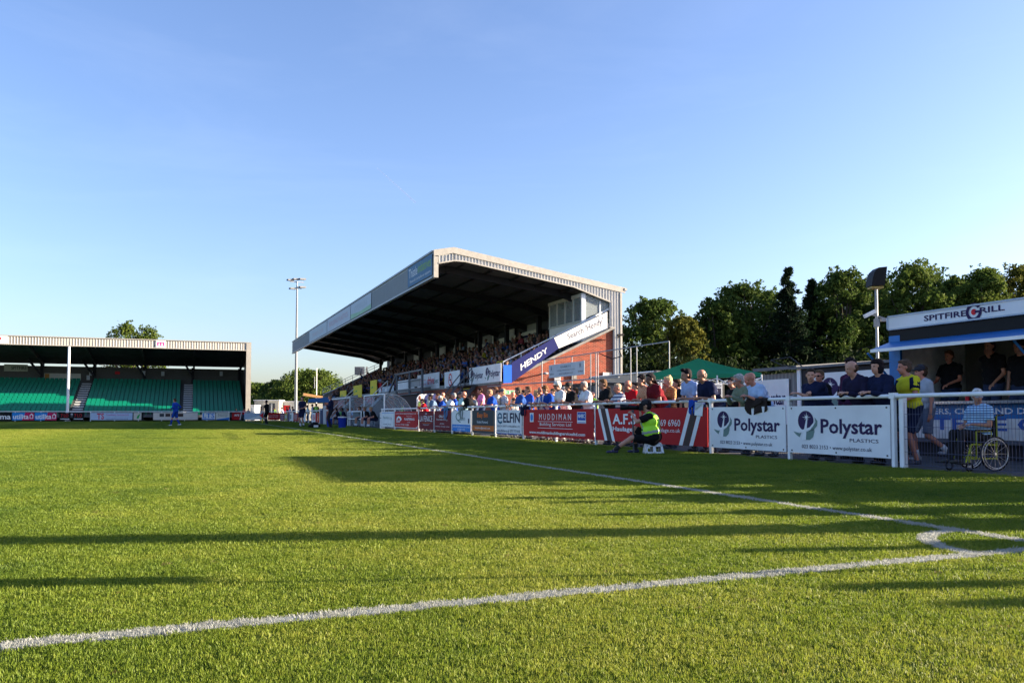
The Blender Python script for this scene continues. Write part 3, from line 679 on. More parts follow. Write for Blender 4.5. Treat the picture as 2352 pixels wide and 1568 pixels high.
def emblem(x, z, s, tone=PURP, g=GREYG, lay=1):
    """oval with a star and a sweeping tail; x,z = lower left, s = height"""
    def P(a, b): return (x + a * s * 1.55, z + b * s)
    n = 28; oval = [P(.40 + .245 * math.cos(2 * math.pi * i / n), .66 + .34 * math.sin(2 * math.pi * i / n)) for i in range(n)]
    clip = [p for p in oval if (p[1] - z) / s > .30 + .0 * p[0]]
    it = [('poly', tone, sorted(clip, key=lambda p: math.atan2(p[1] - (z + .66 * s), p[0] - (x + .40 * s))), lay)]
    it.append(('poly', g, [P(.36, .02), P(.52, .02), P(.62, .12), P(.66, .28), P(.66, .40), P(.52, .33), P(.38, .28)], lay))
    it.append(('poly', g, [P(.0, .30), P(.20, .24), P(.26, .26), P(.20, .10), P(.08, .20)], lay))
    it.append(('poly', g, [P(.45, .36), P(.62, .46), P(.70, .62), P(.68, .78), P(.76, .66), P(.75, .50), P(.64, .36), P(.5, .31)], lay))
    it.append(('poly', WPR, [P(.0, .32), P(.30, .36), P(.52, .44), P(.64, .60), P(.67, .76), P(.66, .54), P(.54, .36), P(.30, .27)], lay + 1))
    it.append(('poly', WPR, [P(.42, .72), P(.46, .72), P(.40, .02), P(.28, .02)], lay + 2))
    st = []
    for i in range(16):
        r = (.19 if i % 4 == 0 else .12) if i % 2 == 0 else .035; a = math.pi / 2 + i * math.pi / 8
        st.append(P(.43 + r * .75 * math.cos(a), .78 + r * math.sin(a)))
    it.append(('poly', WPR, st, lay + 3)); return it
def plastics_items(w, h):
    it = emblem(.045 * w, .27 * h, .63 * h)
    it += [('btext', PURP, 'Polystar', .345 * w, .34 * h, .935 * w, .73 * h, 2), ('text', PURP, 'PLASTICS', .635 * w, .275 * h, .9 * w, .345 * h, 2),
           ('text', INK, '023 8023 2153 \u2022 www.polystar.co.uk', .14 * w, .08 * h, .84 * w, .185 * h, 2)]
    return it
def logo_items(w, h):
    return emblem(.01 * w, .12 * h, .75 * h) + [('btext', PURP, 'Polystar', .15 * w, .2 * h, .46 * w, .68 * h, 2)] + emblem(.51 * w, .12 * h, .75 * h, lay=1.1) + [('btext', PURP, 'Polystar', .65 * w, .2 * h, .97 * w, .68 * h, 2.1)]
o = on_x(1078, 850, 881, 1150.5, XF - .12, 'advertising_board', 'white board with two dark oval logos along the front of the main stand', 'advertising board', BOARDW, [], 'boards along the front wall of the main stand', z=(2.62, 3.62), f=lambda i, d: logo_items(*d))
on_x(1024, 0, 0, 1058, XF - .2, 'advertising_board', 'white board with a no smoking symbol along the front of the main stand', 'advertising board', BOARDW, [], 'boards along the front wall of the main stand', z=(2.55, 3.6),
     f=lambda i, d: [('poly', REDP, [(d[0] * .4 + .42 * math.cos(t * .3927) , d[1] * .48 + .42 * math.sin(t * .3927)) for t in range(16)], 1),
                     ('poly', BOARDW, [(d[0] * .4 + .32 * math.cos(t * .3927), d[1] * .48 + .32 * math.sin(t * .3927)) for t in range(16)], 2),
                     ('poly', REDP, [(d[0] * .4 - .3, d[1] * .48 + .22), (d[0] * .4 - .22, d[1] * .48 + .3), (d[0] * .4 + .3, d[1] * .48 - .22), (d[0] * .4 + .22, d[1] * .48 - .3)], 3),
                     ('rect', INK, d[0] * .4 - .2, d[1] * .48 - .04, d[0] * .4 + .2, d[1] * .48 + .04, 3)])
on_x(963, 0, 0, 1012, XF - .2, 'advertising_board', 'white board with big red letters and red small print on the main stand front', 'advertising board', BOARDW, [], 'boards along the front wall of the main stand', z=(2.6, 3.7),
     f=lambda i, d: [('text', REDP, 'serving the team', .03 * d[0], .55 * d[1], .42 * d[0], .68 * d[1], 1), ('text', REDP, 'on the road', .03 * d[0], .3 * d[1], .42 * d[0], .42 * d[1], 1), ('btext', REDP, 'drive', .48 * d[0], .3 * d[1], .78 * d[0], .8 * d[1], 1), ('btext', GREYG, 'bec', .79 * d[0], .32 * d[1], .97 * d[0], .66 * d[1], 1)])
on_x(918, 0, 0, 956, XF - .2, 'advertising_board', 'plain white board behind the grey stair rails of the main stand', 'advertising board', BOARDW, [], 'boards along the front wall of the main stand', z=(2.2, 3.5), f=lambda i, d: [])
on_x(873, 0, 0, 882, XF - .3, 'advertising_board', 'small red board with a white stripe on the front of the main stand', 'advertising board', RED, [], 'boards along the front wall of the main stand', z=(2.2, 3.6), f=lambda i, d: [('rect', WPR, .1 * d[0], .4 * d[1], .9 * d[0], .65 * d[1], 1)])
for u0, u1, z0, z1, lb in ((883, 910, 2.3, 3.2, 'grey and white panel beside the small red board on the stand front'),):
    on_x(u0, 0, 0, u1, XF - .3, 'advertising_board', lb, 'advertising board', PALEG, [], 'boards along the front wall of the main stand', z=(z0, z1), f=lambda i, d: [('rect', WPR, .3 * d[0], .1 * d[1], .45 * d[0], .9 * d[1], 1), ('rect', WPR, .6 * d[0], .1 * d[1], .9 * d[0], .3 * d[1], 1)])
for u0, u1, z0, z1, lb in ((857, 871.5, 2.6, 3.9, 'yellow cloth banner nearest the red board on the stand front'), (819, 838, 2.5, 3.7, 'yellow cloth banner in the middle of the stand front'), (789, 803, 2.3, 3.4, 'yellow cloth banner farthest along the stand front')):
    on_x(u0, 0, 0, u1, XF - .5, 'cloth_banner', lb, 'banner', YEL, [], 'yellow banners on the stand front', z=(z0, z1), f=lambda i, d: [('poly', GRN, [(.1 * d[0], .5 * d[1]), (.5 * d[0], .6 * d[1]), (.4 * d[0], .45 * d[1])], 1)])
for u0, u1, lb in ((845, 866, 'red and white striped cloth banner below the yellow one on the stand front'), (785, 800, 'faded red and white striped cloth banner far along the stand front')):
    on_x(u0, 0, 0, u1, XF - .6, 'cloth_banner', lb, 'banner', M('pale_pink_cloth', .5, .45, .5), [], 'striped banners on the stand front', z=(1.75, 2.4), f=lambda i, d: [('poly', REDP, [(d[0] * k / 6, .1 * d[1]), (d[0] * (k + .4) / 6, .1 * d[1]), (d[0] * (k + .7) / 6, .9 * d[1]), (d[0] * (k + .3) / 6, .9 * d[1])], 1) for k in range(6)])
# banners hung on the stand's back wall
def back_board(name, label, u0, u1, z0, z1, m, items):
    X = XBK - .3; p = at_x(u0, 800, X); q = at_x(u1, 800, X)
    return board(name, label, 'banner', (SX(X, p.y), p.y, z0), FACE_W, p.y - q.y, z1 - z0, m, scaled(items, (p.y - q.y, z1 - z0)), 'flags hung at the back of the main stand')
FLAG = mat('off_white_flag', (.62, .6, .5), .8)
back_board('cloth_flag', 'white flag with black letters ETON at the back of the stand', 1199, 1245, 5.2, 6.75, FLAG, [('btext', INK, 'ETON', .08, .2, .92, .85, 1)])
back_board('cloth_flag', 'white flag with black letters APPL at the back of the stand', 1151, 1190, 5.0, 6.7, FLAG, [('btext', INK, 'APPL', .12, .15, .95, .85, 1)])
back_board('cloth_flag', 'white flag with a red crest at the back of the stand', 1102, 1128, 5.2, 6.6, FLAG, [('poly', M('dull_red', .2, .05, .05), [(.4, .2), (.6, .2), (.68, .5), (.6, .8), (.4, .8), (.32, .5)], 1)])
# fire exit sign and small wall fittings
p = at_y(1154, 901, YE - .03)
board('exit_sign', 'green fire exit sign with a white arrow on the brick end wall', 'sign', (p.x + .15, YE - .03, 1.92), 0, .58, .22, WPR, [('rect', GRN, .02, .02, .56, .20, 1), ('btext', WPR, 'Fire', .04, .06, .18, .16, 2), ('rect', WPR, .24, .05, .32, .17, 2), ('poly', WPR, [(.38, .09), (.45, .09), (.45, .05), (.53, .11), (.45, .17), (.45, .13), (.38, .13)], 2)])
def wall_thing(name, label, cat, u, v, parts, dy=0):
    p = at_y(u, v, YE); o = empty(name, (p.x, YE - dy, p.z), 0, label, cat)
    for nm, m_, mm in parts: m_.build(nm, mm, o)
wall_thing('vent_box', 'white square vent box low on the brick end wall', 'vent', 1279, 869, [('body', MB().box(-.17, .17, -.12, 0, -.17, .17), WHITE), ('louvre', MB().box(-.13, .13, -.135, -.12, -.13, -.05).box(-.13, .13, -.135, -.12, .0, .08), CONC)])
wall_thing('vent_box', 'brown vent box beside the white one on the brick end wall', 'vent', 1318, 866, [('body', MB().box(-.15, .15, -.14, 0, -.15, .15), mat('brown_box', (.2, .1, .06), .6)), ('louvre', MB().box(-.1, .1, -.155, -.14, -.1, .1), CONC)])
wall_thing('wall_lamp', 'small bulkhead lamp on the brick wall below the navy banner', 'lamp', 1240, 860, [('arm', MB().tube((0, 0, 0), (.15, -.35, .05), .04), DGREY), ('lamp_head', MB().ball((.18, -.4, .05), (.16, .1, .08)), GALV)])
wall_thing('notice_board', 'white square notice on the brick wall beside the cladding', 'notice', 1394, 867, [('panel', MB().box(-.25, .25, -.05, 0, -.3, .3), mat('cream_panel', (.6, .58, .5), .5)), ('frame', MB().bar((-.27, -.05, -.3), (-.27, -.05, .3), .03, .03).bar((.27, -.05, -.3), (.27, -.05, .3), .03, .03), WHITE)])
wall_thing('security_camera', 'black security camera on the cladding of the main stand end', 'camera', 1416, 772, [('bracket', MB().tube((0, -.1, -.1), (.05, -.35, 0), .03), BLACK), ('camera_body', MB().bar((-.15, -.4, .02), (.25, -.4, .06), .12, .12), BLACK)])

# grey metal stair in front of the stand
st = empty('metal_staircase', (0, 0, 0), 0, 'dark grey metal staircase with handrails in front of the stand', 'staircase')
def Q(u, v, X): return at_x(u, v, X)
mb = MB()
for k in range(8):
    mb.box(13.6 + k * .26, 13.9 + k * .26, 46.6, 48.0, .1 + k * .31, .16 + k * .31)
mb.box(15.0, 15.85, 46.4, 50.2, 2.5, 2.56)
mb.build('tread', DGREY, st)
mb = MB()
for k in range(8): mb.box(13.59 + k * .26, 13.64 + k * .26, 46.6, 48.0, .16 + k * .31, .2 + k * .31)
mb.build('yellow_nosing', YEL, st)
for y in (46.55, 48.05):
    MB().bar((13.5, y, .0), (15.7, y, 2.55), .05, .22).build('stringer', DGREY, st)
    mb = MB(); mb.tube((13.4, y, 1.0), (15.5, y, 3.55), .035); mb.tube((13.4, y, .55), (15.5, y, 3.1), .025)
    for t in (0, .33, .66, 1): mb.tube((13.4 + 2.1 * t, y, 2.5 * t), (13.4 + 2.1 * t, y, 1.0 + 2.55 * t), .03)
    mb.build('handrail', DGREY, st)
st2 = empty('steel_gantry', (0, 0, 0), 0, 'dark grey steel gantry with rails behind the dugouts', 'gantry')
mb = MB()
for y in (54.5, 58.0, 62.0): mb.bar((14.6, y, 0), (14.6, y, 3.9), .12, .12); 
mb.bar((14.6, 54.4, 3.85), (14.6, 62.1, 3.85), .1, .12); mb.bar((14.6, 54.4, 2.6), (14.6, 62.1, 2.6), .1, .12); mb.bar((14.6, 54.4, 3.2), (14.6, 62.1, 3.2), .05, .06)
mb.bar((14.6, 62.1, 3.85), (14.2, 66.5, .6), .1, .16)
mb.build('frame', DGREY, st2)
MB().box(14.64, 14.68, 55.3, 58.6, 2.75, 3.3).build('infill_panel', GALV, st2)
# stairs to the seating further along the stand (grey flanks with white rails)
for y, lb in ((70, 'grey concrete stair flank with a white rail, nearer one by the stand front'), (84, 'grey concrete stair flank with a white rail, farther one by the stand front')):
    o = empty('terrace_stair', (0, y, 0), 0, lb, 'stairs', 'stair flanks in front of the stand')
    MB().prism([(13.2, 0, 0), (15.7, 0, 0), (15.7, 0, 2.7), (13.2, 0, .3)], (0, 1.6, 0)).build('flank', mat('pale_grey_concrete', (.36, .38, .4), .8), o)
    mb = MB(); mb.tube((13.1, 0, 1.2), (15.7, 0, 3.7), .04); mb.tube((13.1, 0, .8), (15.7, 0, 3.3), .03)
    for t in (0, .5, 1): mb.tube((13.1 + 2.6 * t, 0, .2 + 2.5 * t), (13.1 + 2.6 * t, 0, 1.2 + 2.5 * t), .03)
    mb.build('handrail', WHITE, o)

# ---------------------------------------------------------------- far stand behind the goal
YF = 108.0
fs_ = empty('far_stand', (0, 0, 0), 0, 'low roofed stand with green seats behind the far goal', 'grandstand')
XL, XR = -46.0, 6.85
mb = MB(); mb.box(XL, XR, YF - .02, YF + .1, 8.78, 9.72)
x = XL
while x < XR - .6: mb.prism([(x, YF - .02, 8.8), (x + .12, YF - .02, 8.8), (x + .085, YF - .045, 8.8), (x + .035, YF - .045, 8.8)], (0, 0, .9)); x += .3
mb.build('fascia', CREAM, fs_)
mb = MB(); mb.box(XL, XR + .03, YF - .12, YF + .12, 9.70, 9.80); mb.box(XL, XR - .02, YF - .09, YF + .05, 8.72, 8.8)
mb.box(XR - .55, XR + .03, YF - .1, YF + .1, 0.004, 9.7)
mb.build('corner_trim', CREAM, fs_)
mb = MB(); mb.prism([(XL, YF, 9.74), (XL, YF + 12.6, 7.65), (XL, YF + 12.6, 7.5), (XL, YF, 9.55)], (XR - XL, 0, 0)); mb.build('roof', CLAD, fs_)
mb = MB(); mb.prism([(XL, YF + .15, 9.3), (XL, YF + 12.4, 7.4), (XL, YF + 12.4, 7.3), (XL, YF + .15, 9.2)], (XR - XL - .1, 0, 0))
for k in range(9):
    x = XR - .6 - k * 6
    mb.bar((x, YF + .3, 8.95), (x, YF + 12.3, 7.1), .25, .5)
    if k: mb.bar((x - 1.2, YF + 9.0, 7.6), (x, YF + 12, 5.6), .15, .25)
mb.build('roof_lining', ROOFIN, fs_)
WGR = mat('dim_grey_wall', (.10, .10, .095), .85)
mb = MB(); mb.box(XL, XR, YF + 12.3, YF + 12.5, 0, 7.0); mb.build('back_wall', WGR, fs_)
mb = MB(); mb.box(XR - .1, XR, YF + .1, YF + 12.3, 0, 7.2); mb.prism([(XR - .1, YF + .1, 7.2), (XR - .1, YF + 12.3, 7.2), (XR - .1, YF + 12.3, 7.3), (XR - .1, YF + .1, 9.2)], (.1, 0, 0)); mb.build('side_wall', mat('side_cladding', (.2, .22, .25), .5), fs_)
for k in range(9):
    x = XR - .9 - k * 6; MB().box(x, x + .3, YF + 11.9, YF + 12.25, 4.5, 7.1).build('column', DARKST, fs_)
NR = 14
def seat_row(r): return YF + 1.2 + r * .76, .75 + r * .30
mb = MB()
for r in range(NR):
    y, z = seat_row(r); mb.box(XL, XR - .6, y - .3, y + .47, z - .3, z)
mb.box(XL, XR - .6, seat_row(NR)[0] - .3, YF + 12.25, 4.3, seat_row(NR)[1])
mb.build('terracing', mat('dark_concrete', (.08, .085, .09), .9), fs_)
AIS = [(-13.15, -12.05), (-.95, .15), (-25.4, -24.3), (-37.6, -36.5)]
mb = MB()
for a, b in AIS:
    for r in range(NR):
        y, z = seat_row(r); mb.box(a, b, y - .32, y + .05, z - .0, z + .14)
mb.build('aisle_step', mat('pale_step', (.55, .55, .56), .8), fs_)
SEATG = mat('green_seat_plastic', (.0, .18, .105), .35, var=.1)
mb = MB(); mb.box(-.21, .21, -.02, .20, .40, .44); mb.prism([(-.22, .2, .42), (.22, .2, .42), (.21, .30, .80), (-.21, .30, .80)], (0, .03, 0)); mb.box(-.04, .04, .0, .22, 0, .4)
seat_me = mb.mesh('stand_seat', SEATG)
cand = []
for r in range(NR):
    y, z = seat_row(r); x = XR - .95
    while x > XL + .3:
        if not any(a - .22 < x < b + .22 for a, b in AIS): cand.append((x, y, z, r))
        x -= .5
def in_frame(c):
    return c[0] > -21.5
vis = sorted([c for c in cand if in_frame(c)], key=lambda c: (c[3], -c[0]))
for i, (x, y, z, r) in enumerate(vis[:290]):
    o = put(bpy.data.objects.new('stand_seat', seat_me), None, (x, y, z))
    tag(o, 'green plastic seat in the front rows of the far stand', 'seat', 'green seats in the front rows of the far stand')
mb = MB(); sv = [tuple(v.co) for v in seat_me.vertices]; sf = [tuple(p.vertices) for p in seat_me.polygons]
for (x, y, z, r) in vis[290:] + [c for c in cand if not in_frame(c)]: mb.add([(a + x, b + y, c + z) for a, b, c in sv], sf)
tag(mb.build('seat_rows', SEATG), 'green plastic seats filling the upper rows of the far stand', 'seats', kind='stuff')
# signs of the far stand
board('fascia_sign', 'white square sign with a magenta letter m on the far stand fascia', 'sign', (at_y(358, 790, YF).x, YF - .1, 8.83), 0, 1.1, .86, BOARDW, [('btext', MAG, 'm', .15, .2, .95, .68, 1)])
board('fascia_sign', 'white sign cut by the left edge of the picture on the far stand fascia', 'sign', (at_y(0, 790, YF).x - .5, YF - .1, 8.83), 0, 1.25, .86, BOARDW, [('rect', REDP, .45, .4, .62, .7, 1)])
def far_sign(label, u0, u1, v0, v1, m, items):
    Y = YF + 12.2; p = at_y(u0, v1, Y); q = at_y(u1, v0, Y)
    board('wall_sign', label, 'sign', (p.x, Y, p.z), 0, q.x - p.x, q.z - p.z, m, scaled(items, (q.x - p.x, q.z - p.z)), 'signs on the back wall of the far stand')
far_sign('pale green sign with dark capitals on the back wall of the far stand', 9, 64, 837, 852, mat('pale_green_sign', (.42, .45, .36), .6), [('btext', CHAR, 'SPITFIRE', .3, .25, .95, .75, 1)])
far_sign('dark sign with thin white lettering low on the back wall of the far stand', 2, 45, 866, 870, CHAR, [('text', WPR, 'DAMPNEY SQUARE', .05, .2, .95, .8, 1)])
far_sign('white sign with an orange crest on the back wall of the far stand', 101, 186, 858, 872, mat('off_white_sign', (.5, .5, .44), .6), [('rect', M('ochre_print', .4, .2, .05), .02, .08, .14, .92, 1), ('text', PALEG, 'Proud to support the club', .2, .55, .9, .8, 1), ('text', PALEG, 'community partners of football', .2, .2, .9, .42, 1)])
far_sign('small red sign on the back wall of the far stand', 264, 275, 853, 859, REDP, [])
for u, v, lb in ((209, 857, 'upper white speaker box on the back wall'), (203, 867, 'lower white speaker box on the back wall'), (330, 857, 'white speaker box left of the second aisle'), (374, 858, 'dim white speaker box on a column of the far stand'), (508, 858, 'white speaker box above the right aisle of the far stand')):
    p = at_y(u, v, YF + 11.85); o = empty('speaker_box', p, 0, lb, 'speaker', 'speaker boxes in the far stand'); MB().box(-.2, .2, -.2, 0, -.3, .3).build('cabinet', mat('dull_white', (.5, .5, .5), .6), o); MB().box(-.15, .15, -.215, -.2, -.22, .22).build('grille', PALEG, o)
p = at_y(155, 945, 106.2)
wp = empty('white_pole', (p.x, 106.2, 0), 0, 'tall white pole standing in front of the far stand', 'pole')
MB().tube((0, 0, 0), (0.02, 0, 8.55), .16, 12, .13).build('shaft', WHITE, wp); MB().box(-.3, .3, -.3, .3, 0.01, .12).build('base_plate', GALV, wp)

# ---------------------------------------------------------------- pitch fence
XFN = 10.1
def fy(u):                         # where picture column u meets the fence line
    k = (u - 1176) / F; return XFN * (CY - SY * k) / (SY + CY * k)
near_posts = [1813, 1633, 1492, 1369, 1278, 1203, 1139, 1085.6, 1039, 998.4, 963, 907.5, 877.5]
fence = empty('pitch_fence', (0, 0, 0), 0, 'white tubular pitch fence with wire mesh along the right touchline', 'fence')
YN = fy(2052)
ys = [YN] + [fy(u) for u in near_posts]
ypre = [YN - 2.5 * k for k in range(1, 6)]
for y in ys + ypre:
    big = abs(y - YN) < .01
    mb = MB(); mb.box(XFN - .03, XFN + .03, y - .03, y + .03, 0, 1.15)
    if big: mb.box(XFN + .02, XFN + .1, y - .16, y - .08, 0, 1.13)
    mb.box(XFN - .045, XFN + .045, y - .05, y + .05, 1.06, 1.15)
    mb.build('post', WHITE, fence)
mb = MB(); mb.tube((XFN, ypre[-1] - 1, 1.1), (XFN, ys[-1], 1.1), .031, 14); mb.build('top_rail', WHITE, fence, smooth=False)
def mesh_panel(y0, y1, z0=.06, z1=1.0):
    mb = MB()
    z = z0
    while z < z1 + .01: mb.bar((XFN + .04, y0, z), (XFN + .04, y1, z), .006, .006); z += .19
    y = y0
    while y < y1: mb.bar((XFN + .045, y, z0), (XFN + .045, y, z1), .004, .004, (0, 1, 0)); y += .052
    mb.build('wire_mesh', mat('dark_wire', (.05, .06, .12), .5), fence)
allp = sorted(ypre + ys)
for a, b in zip(allp[:-1], allp[1:]):
    if b < 22: mesh_panel(a, b, .06, 1.0 if b <= YN + .1 else .3)
    else:
        mb = MB(); mb.bar((XFN + .04, a, .1), (XFN + .04, b, .1), .02, .02); mb.build('bottom_rail', GALV, fence)

def fence_board(u0, u1, label, bgm, fn, group='advertising boards on the pitch fence', z=(.14, .965), pad=.03, bolts=True):
    y0, y1 = fy(u0) - pad, fy(u1) + pad; w = y0 - y1; h = z[1] - z[0]
    return board('advertising_board', label, 'advertising board', (XFN - .05, y0, z[0]), FACE_W, w, h, bgm, fn(w, h), group, .015, bolts=bolts)
fence_board(1815, 2052, 'white board with a star oval logo, nearest one beside the wheelchair bay', BOARDW, plastics_items)
fence_board(1635, 1811, 'white board with a star oval logo, dark jacket hanging over its top edge', BOARDW, plastics_items)
def afs(w, h):
    it = []
    for x0, dx in ((.03, 1), (.97, -1)):
        for o_, wd, m in ((0, .028, WPR), (.031, .045, BRNP), (.079, .028, WPR)):
            a = x0 + dx * o_; b = a + dx * wd; s = dx * .075
            q = [(a * w, h), (b * w, h), ((b + s) * w, 0), ((a + s) * w, 0)]
            it.append(('poly', m, q if dx < 0 else q[::-1], 1))
    it += [('btext', WPR, 'A.F.S', .19 * w, .52 * h, .42 * w, .84 * h, 2), ('btext', WPR, 'Haulage', .19 * w, .27 * h, .39 * w, .45 * h, 2),
           ('text', WPR, '023 8069 6960', .5 * w, .50 * h, .80 * w, .68 * h, 2), ('text', WPR, 'www.afshaulage.co.uk', .47 * w, .30 * h, .80 * w, .44 * h, 2)]
    return it
fence_board(1370, 1631, 'red haulage board with white and brown slanted stripes behind the photographer', RED, afs)
def mud(w, h):
    n = M('nhbc_blue', .02, .08, .4)
    return [('text', WPR, 'M U D D I M A N', .26 * w, .62 * h, .72 * w, .84 * h, 2), ('rect', WPR, .24 * w, .55 * h, .74 * w, .565 * h, 1), ('text', WPR, 'Building Services Ltd', .27 * w, .37 * h, .72 * w, .52 * h, 2),
            ('rect', WPR, .24 * w, .31 * h, .74 * w, .325 * h, 1), ('btext', WPR, 'www.muddimanbuildingservicesltd.com', .1 * w, .06 * h, .9 * w, .2 * h, 2),
            ('rect', WPR, .11 * w, .53 * h, .17 * w, .88 * h, 1), ('poly', SKYB, [(.14 * w + .022 * w * math.cos(t * .52), .7 * h + .14 * h * math.sin(t * .52)) for t in range(12)], 2),
            ('rect', WPR, .80 * w, .52 * h, .91 * w, .9 * h, 1), ('rect', n, .805 * w, .62 * h, .905 * w, .885 * h, 2), ('btext', WPR, 'NHBC', .812 * w, .70 * h, .898 * w, .83 * h, 3), ('rect', n, .805 * w, .535 * h, .905 * w, .56 * h, 2)]
fence_board(1205, 1368, 'red building services board with a blue badge at its right end', RED, mud)
def elf(w, h):
    return [('rect', M('deep_blue_edge', .03, .06, .3), 0, 0, w, .04 * h, 1), ('text', M('petrol', .02, .12, .2), 'e', .05 * w, .42 * h, .26 * w, .9 * h, 2), ('btext', INK, 'ELFIN', .3 * w, .48 * h, .94 * w, .88 * h, 2),
            ('text', INK, 'HEALTH, SAFETY & WELLBEING LTD', .05 * w, .28 * h, .94 * w, .37 * h, 2), ('text', INK, 'www.elfinhsw.co.uk  0771 7171 818', .05 * w, .08 * h, .94 * w, .2 * h, 2)]
fence_board(1142, 1202, 'white health and safety board with black capitals and a big letter e', BOARDW, elf)
fence_board(1087, 1138, 'charcoal and orange rubbish removal board', CHAR, lambda w, h: [('btext', ORG_, 'Easy Bin', .25 * w, .62 * h, .74 * w, .9 * h, 2), ('text', WPR, 'Rubbish Removal', .24 * w, .42 * h, .74 * w, .54 * h, 2), ('rect', M('dull_orange', .5, .14, .03), 0, .08 * h, w, .32 * h, 1), ('text', WPR, 'easybins@gmail.com', .14 * w, .14 * h, .84 * w, .26 * h, 2)])
fence_board(1041, 1085, 'white and blue tuition board with a curling letter', BOARDW, lambda w, h: [('rect', SKYB, 0, 0, w, .33 * h, 1), ('text', WPR, 'www.firstclasstuition.co.uk', .05 * w, .18 * h, .95 * w, .28 * h, 2), ('text', WPR, '02380 555', .3 * w, .05 * h, .7 * w, .13 * h, 2), ('text', GREYG, 'Q', .2 * w, .42 * h, .5 * w, .92 * h, 2), ('text', GREYG, 'uinn', .45 * w, .52 * h, .7 * w, .72 * h, 2), ('rect', INK, .86 * w, .4 * h, .92 * w, .62 * h, 2)])
fence_board(1000, 1038, 'maroon board with four lines of white print left of the tuition board', MAROON, lambda w, h: [('btext', WPR, 'CALL US', .3 * w, .66 * h, .7 * w, .78 * h, 2), ('text', WPR, 'Fine Italian Dining', .15 * w, .48 * h, .82 * w, .6 * h, 2), ('text', WPR, 'OPEN', .35 * w, .3 * h, .62 * w, .36 * h, 2), ('text', WPR, 'Southampton  Eastleigh  Romsey', .06 * w, .15 * h, .94 * w, .22 * h, 2)])
fence_board(964.5, 998, 'maroon restaurant board with tall thin white capitals', MAROON, lambda w, h: [('text', WPR, 'LA FENICE', .08 * w, .42 * h, .95 * w, .74 * h, 2), ('rect', ORG_, .2 * w, .33 * h, .85 * w, .345 * h, 1), ('text', PALEG, 'TAKEAWAY', .3 * w, .2 * h, .74 * w, .28 * h, 2), ('poly', PALEG, [(.44 * w, .82 * h), (.6 * w, .82 * h), (.52 * w, .9 * h)], 1)])
fence_board(909, 962, 'red plastering board with a white rounded emblem', RED, lambda w, h: [('btext', WPR, 'www.dawsonplastering.co.uk', .04 * w, .82 * h, .95 * w, .9 * h, 2), ('btext', WPR, 'PLASTERING', .45 * w, .46 * h, .88 * w, .6 * h, 2), ('text', WPR, 'For all your', .54 * w, .67 * h, .77 * w, .75 * h, 2), ('text', WPR, 'needs', .58 * w, .32 * h, .7 * w, .38 * h, 2), ('text', WPR, 'Call now  07788 010888', .02 * w, .14 * h, .65 * w, .23 * h, 2),
    ('poly', WPR, [(.08 * w, .46 * h), (.1 * w, .62 * h), (.18 * w, .72 * h), (.28 * w, .66 * h), (.33 * w, .52 * h), (.28 * w, .4 * h), (.24 * w, .44 * h), (.26 * w, .52 * h), (.18 * w, .6 * h), (.12 * w, .46 * h)], 1), ('rect', WPR, .07 * w, .32 * h, .25 * w, .36 * h, 1), ('rect', WPR, .07 * w, .40 * h, .25 * w, .44 * h, 1), ('rect', WPR, 0, 0, w, .035 * h, 1), ('poly', WPR, [(.92 * w, .03 * h), (w, .03 * h), (w, .12 * h)], 1)])
fence_board(878.5, 907, 'pale blue and white board at the end of the fence by the dugout', BOARDW, lambda w, h: [('text', GREYG, 'Paradise', .15 * w, .52 * h, .62 * w, .7 * h, 2), ('rect', PALEG, .1 * w, .46 * h, .65 * w, .47 * h, 1), ('rect', SKYB, 0, .9 * h, w, .93 * h, 1), ('text', INK, '02380 29 92', .15 * w, .12 * h, .8 * w, .2 * h, 2), ('rect', INK, .7 * w, .45 * h, .73 * w, .65 * h, 1), ('rect', INK, .82 * w, .45 * h, .84 * w, .62 * h, 1)])
# ---------------------------------------------------------------- far fence behind the goal, side fence beyond the dugouts
YG = 104.8
ff = empty('far_fence', (0, 0, 0), 0, 'white tubular fence behind the far goal line', 'fence')
XC = 9.2
mb = MB(); mb.tube((-46, YG, 1.12), (XC, YG, 1.12), .045, 8); mb.build('top_rail', WHITE, ff)
x = XC
while x > -24:
    MB().box(x - .04, x + .04, YG - .04, YG + .04, 0, 1.15).build('post', WHITE, ff); x -= 2.48
def far_board(u0, u1, label, bgm, fn, z=(.16, 1.0)):
    a, b = at_y(u0, 950, YG - .07), at_y(u1, 950, YG - .07); w = b.x - a.x - .03; h = z[1] - z[0]
    return board('advertising_board', label, 'advertising board', (a.x, YG - .07, z[0]), 0, w, h, bgm, scaled(fn, (w, h)), 'advertising boards behind the far goal')
UB = M('utilita_blue', .02, .22, .6); UR = M('utilita_red', .5, .015, .1)
def util():
    return [('poly', UR, [(.45, 0), (1, 0), (1, 1), (.6, 1)], 1), ('btext', WPR, 'utilita', .04, .15, .76, .8, 2), ('poly', WPR, [(.8, .2), (.96, .2), (.96, .6), (.99, .6), (.885, .9), (.78, .6), (.8, .6)], 2), ('poly', UR, [(.83, .28), (.93, .28), (.93, .6), (.885, .75), (.83, .6)], 3)]
far_board(0, 27, 'black board with the white letters ma cut by the left edge', BLACK, [('btext', WPR, 'ma', .02, .12, .95, .62, 1)])
far_board(28, 79, 'blue and red energy company board, the left one of the pair', UB, util())
far_board(80, 131, 'blue and red energy company board, the right one of the pair', UB, util())
far_board(136, 163, 'black board with faint red print, left one of the two dark boards', BLACK, [('text', REDP, '7 LO', .15, .4, .8, .85, 1), ('rect', WPR, .1, .12, .9, .2, 1)])
far_board(167, 194, 'black board with faint red print, right one of the two dark boards', BLACK, [('text', REDP, '7 LO', .15, .4, .8, .85, 1), ('rect', WPR, .1, .12, .9, .2, 1)])
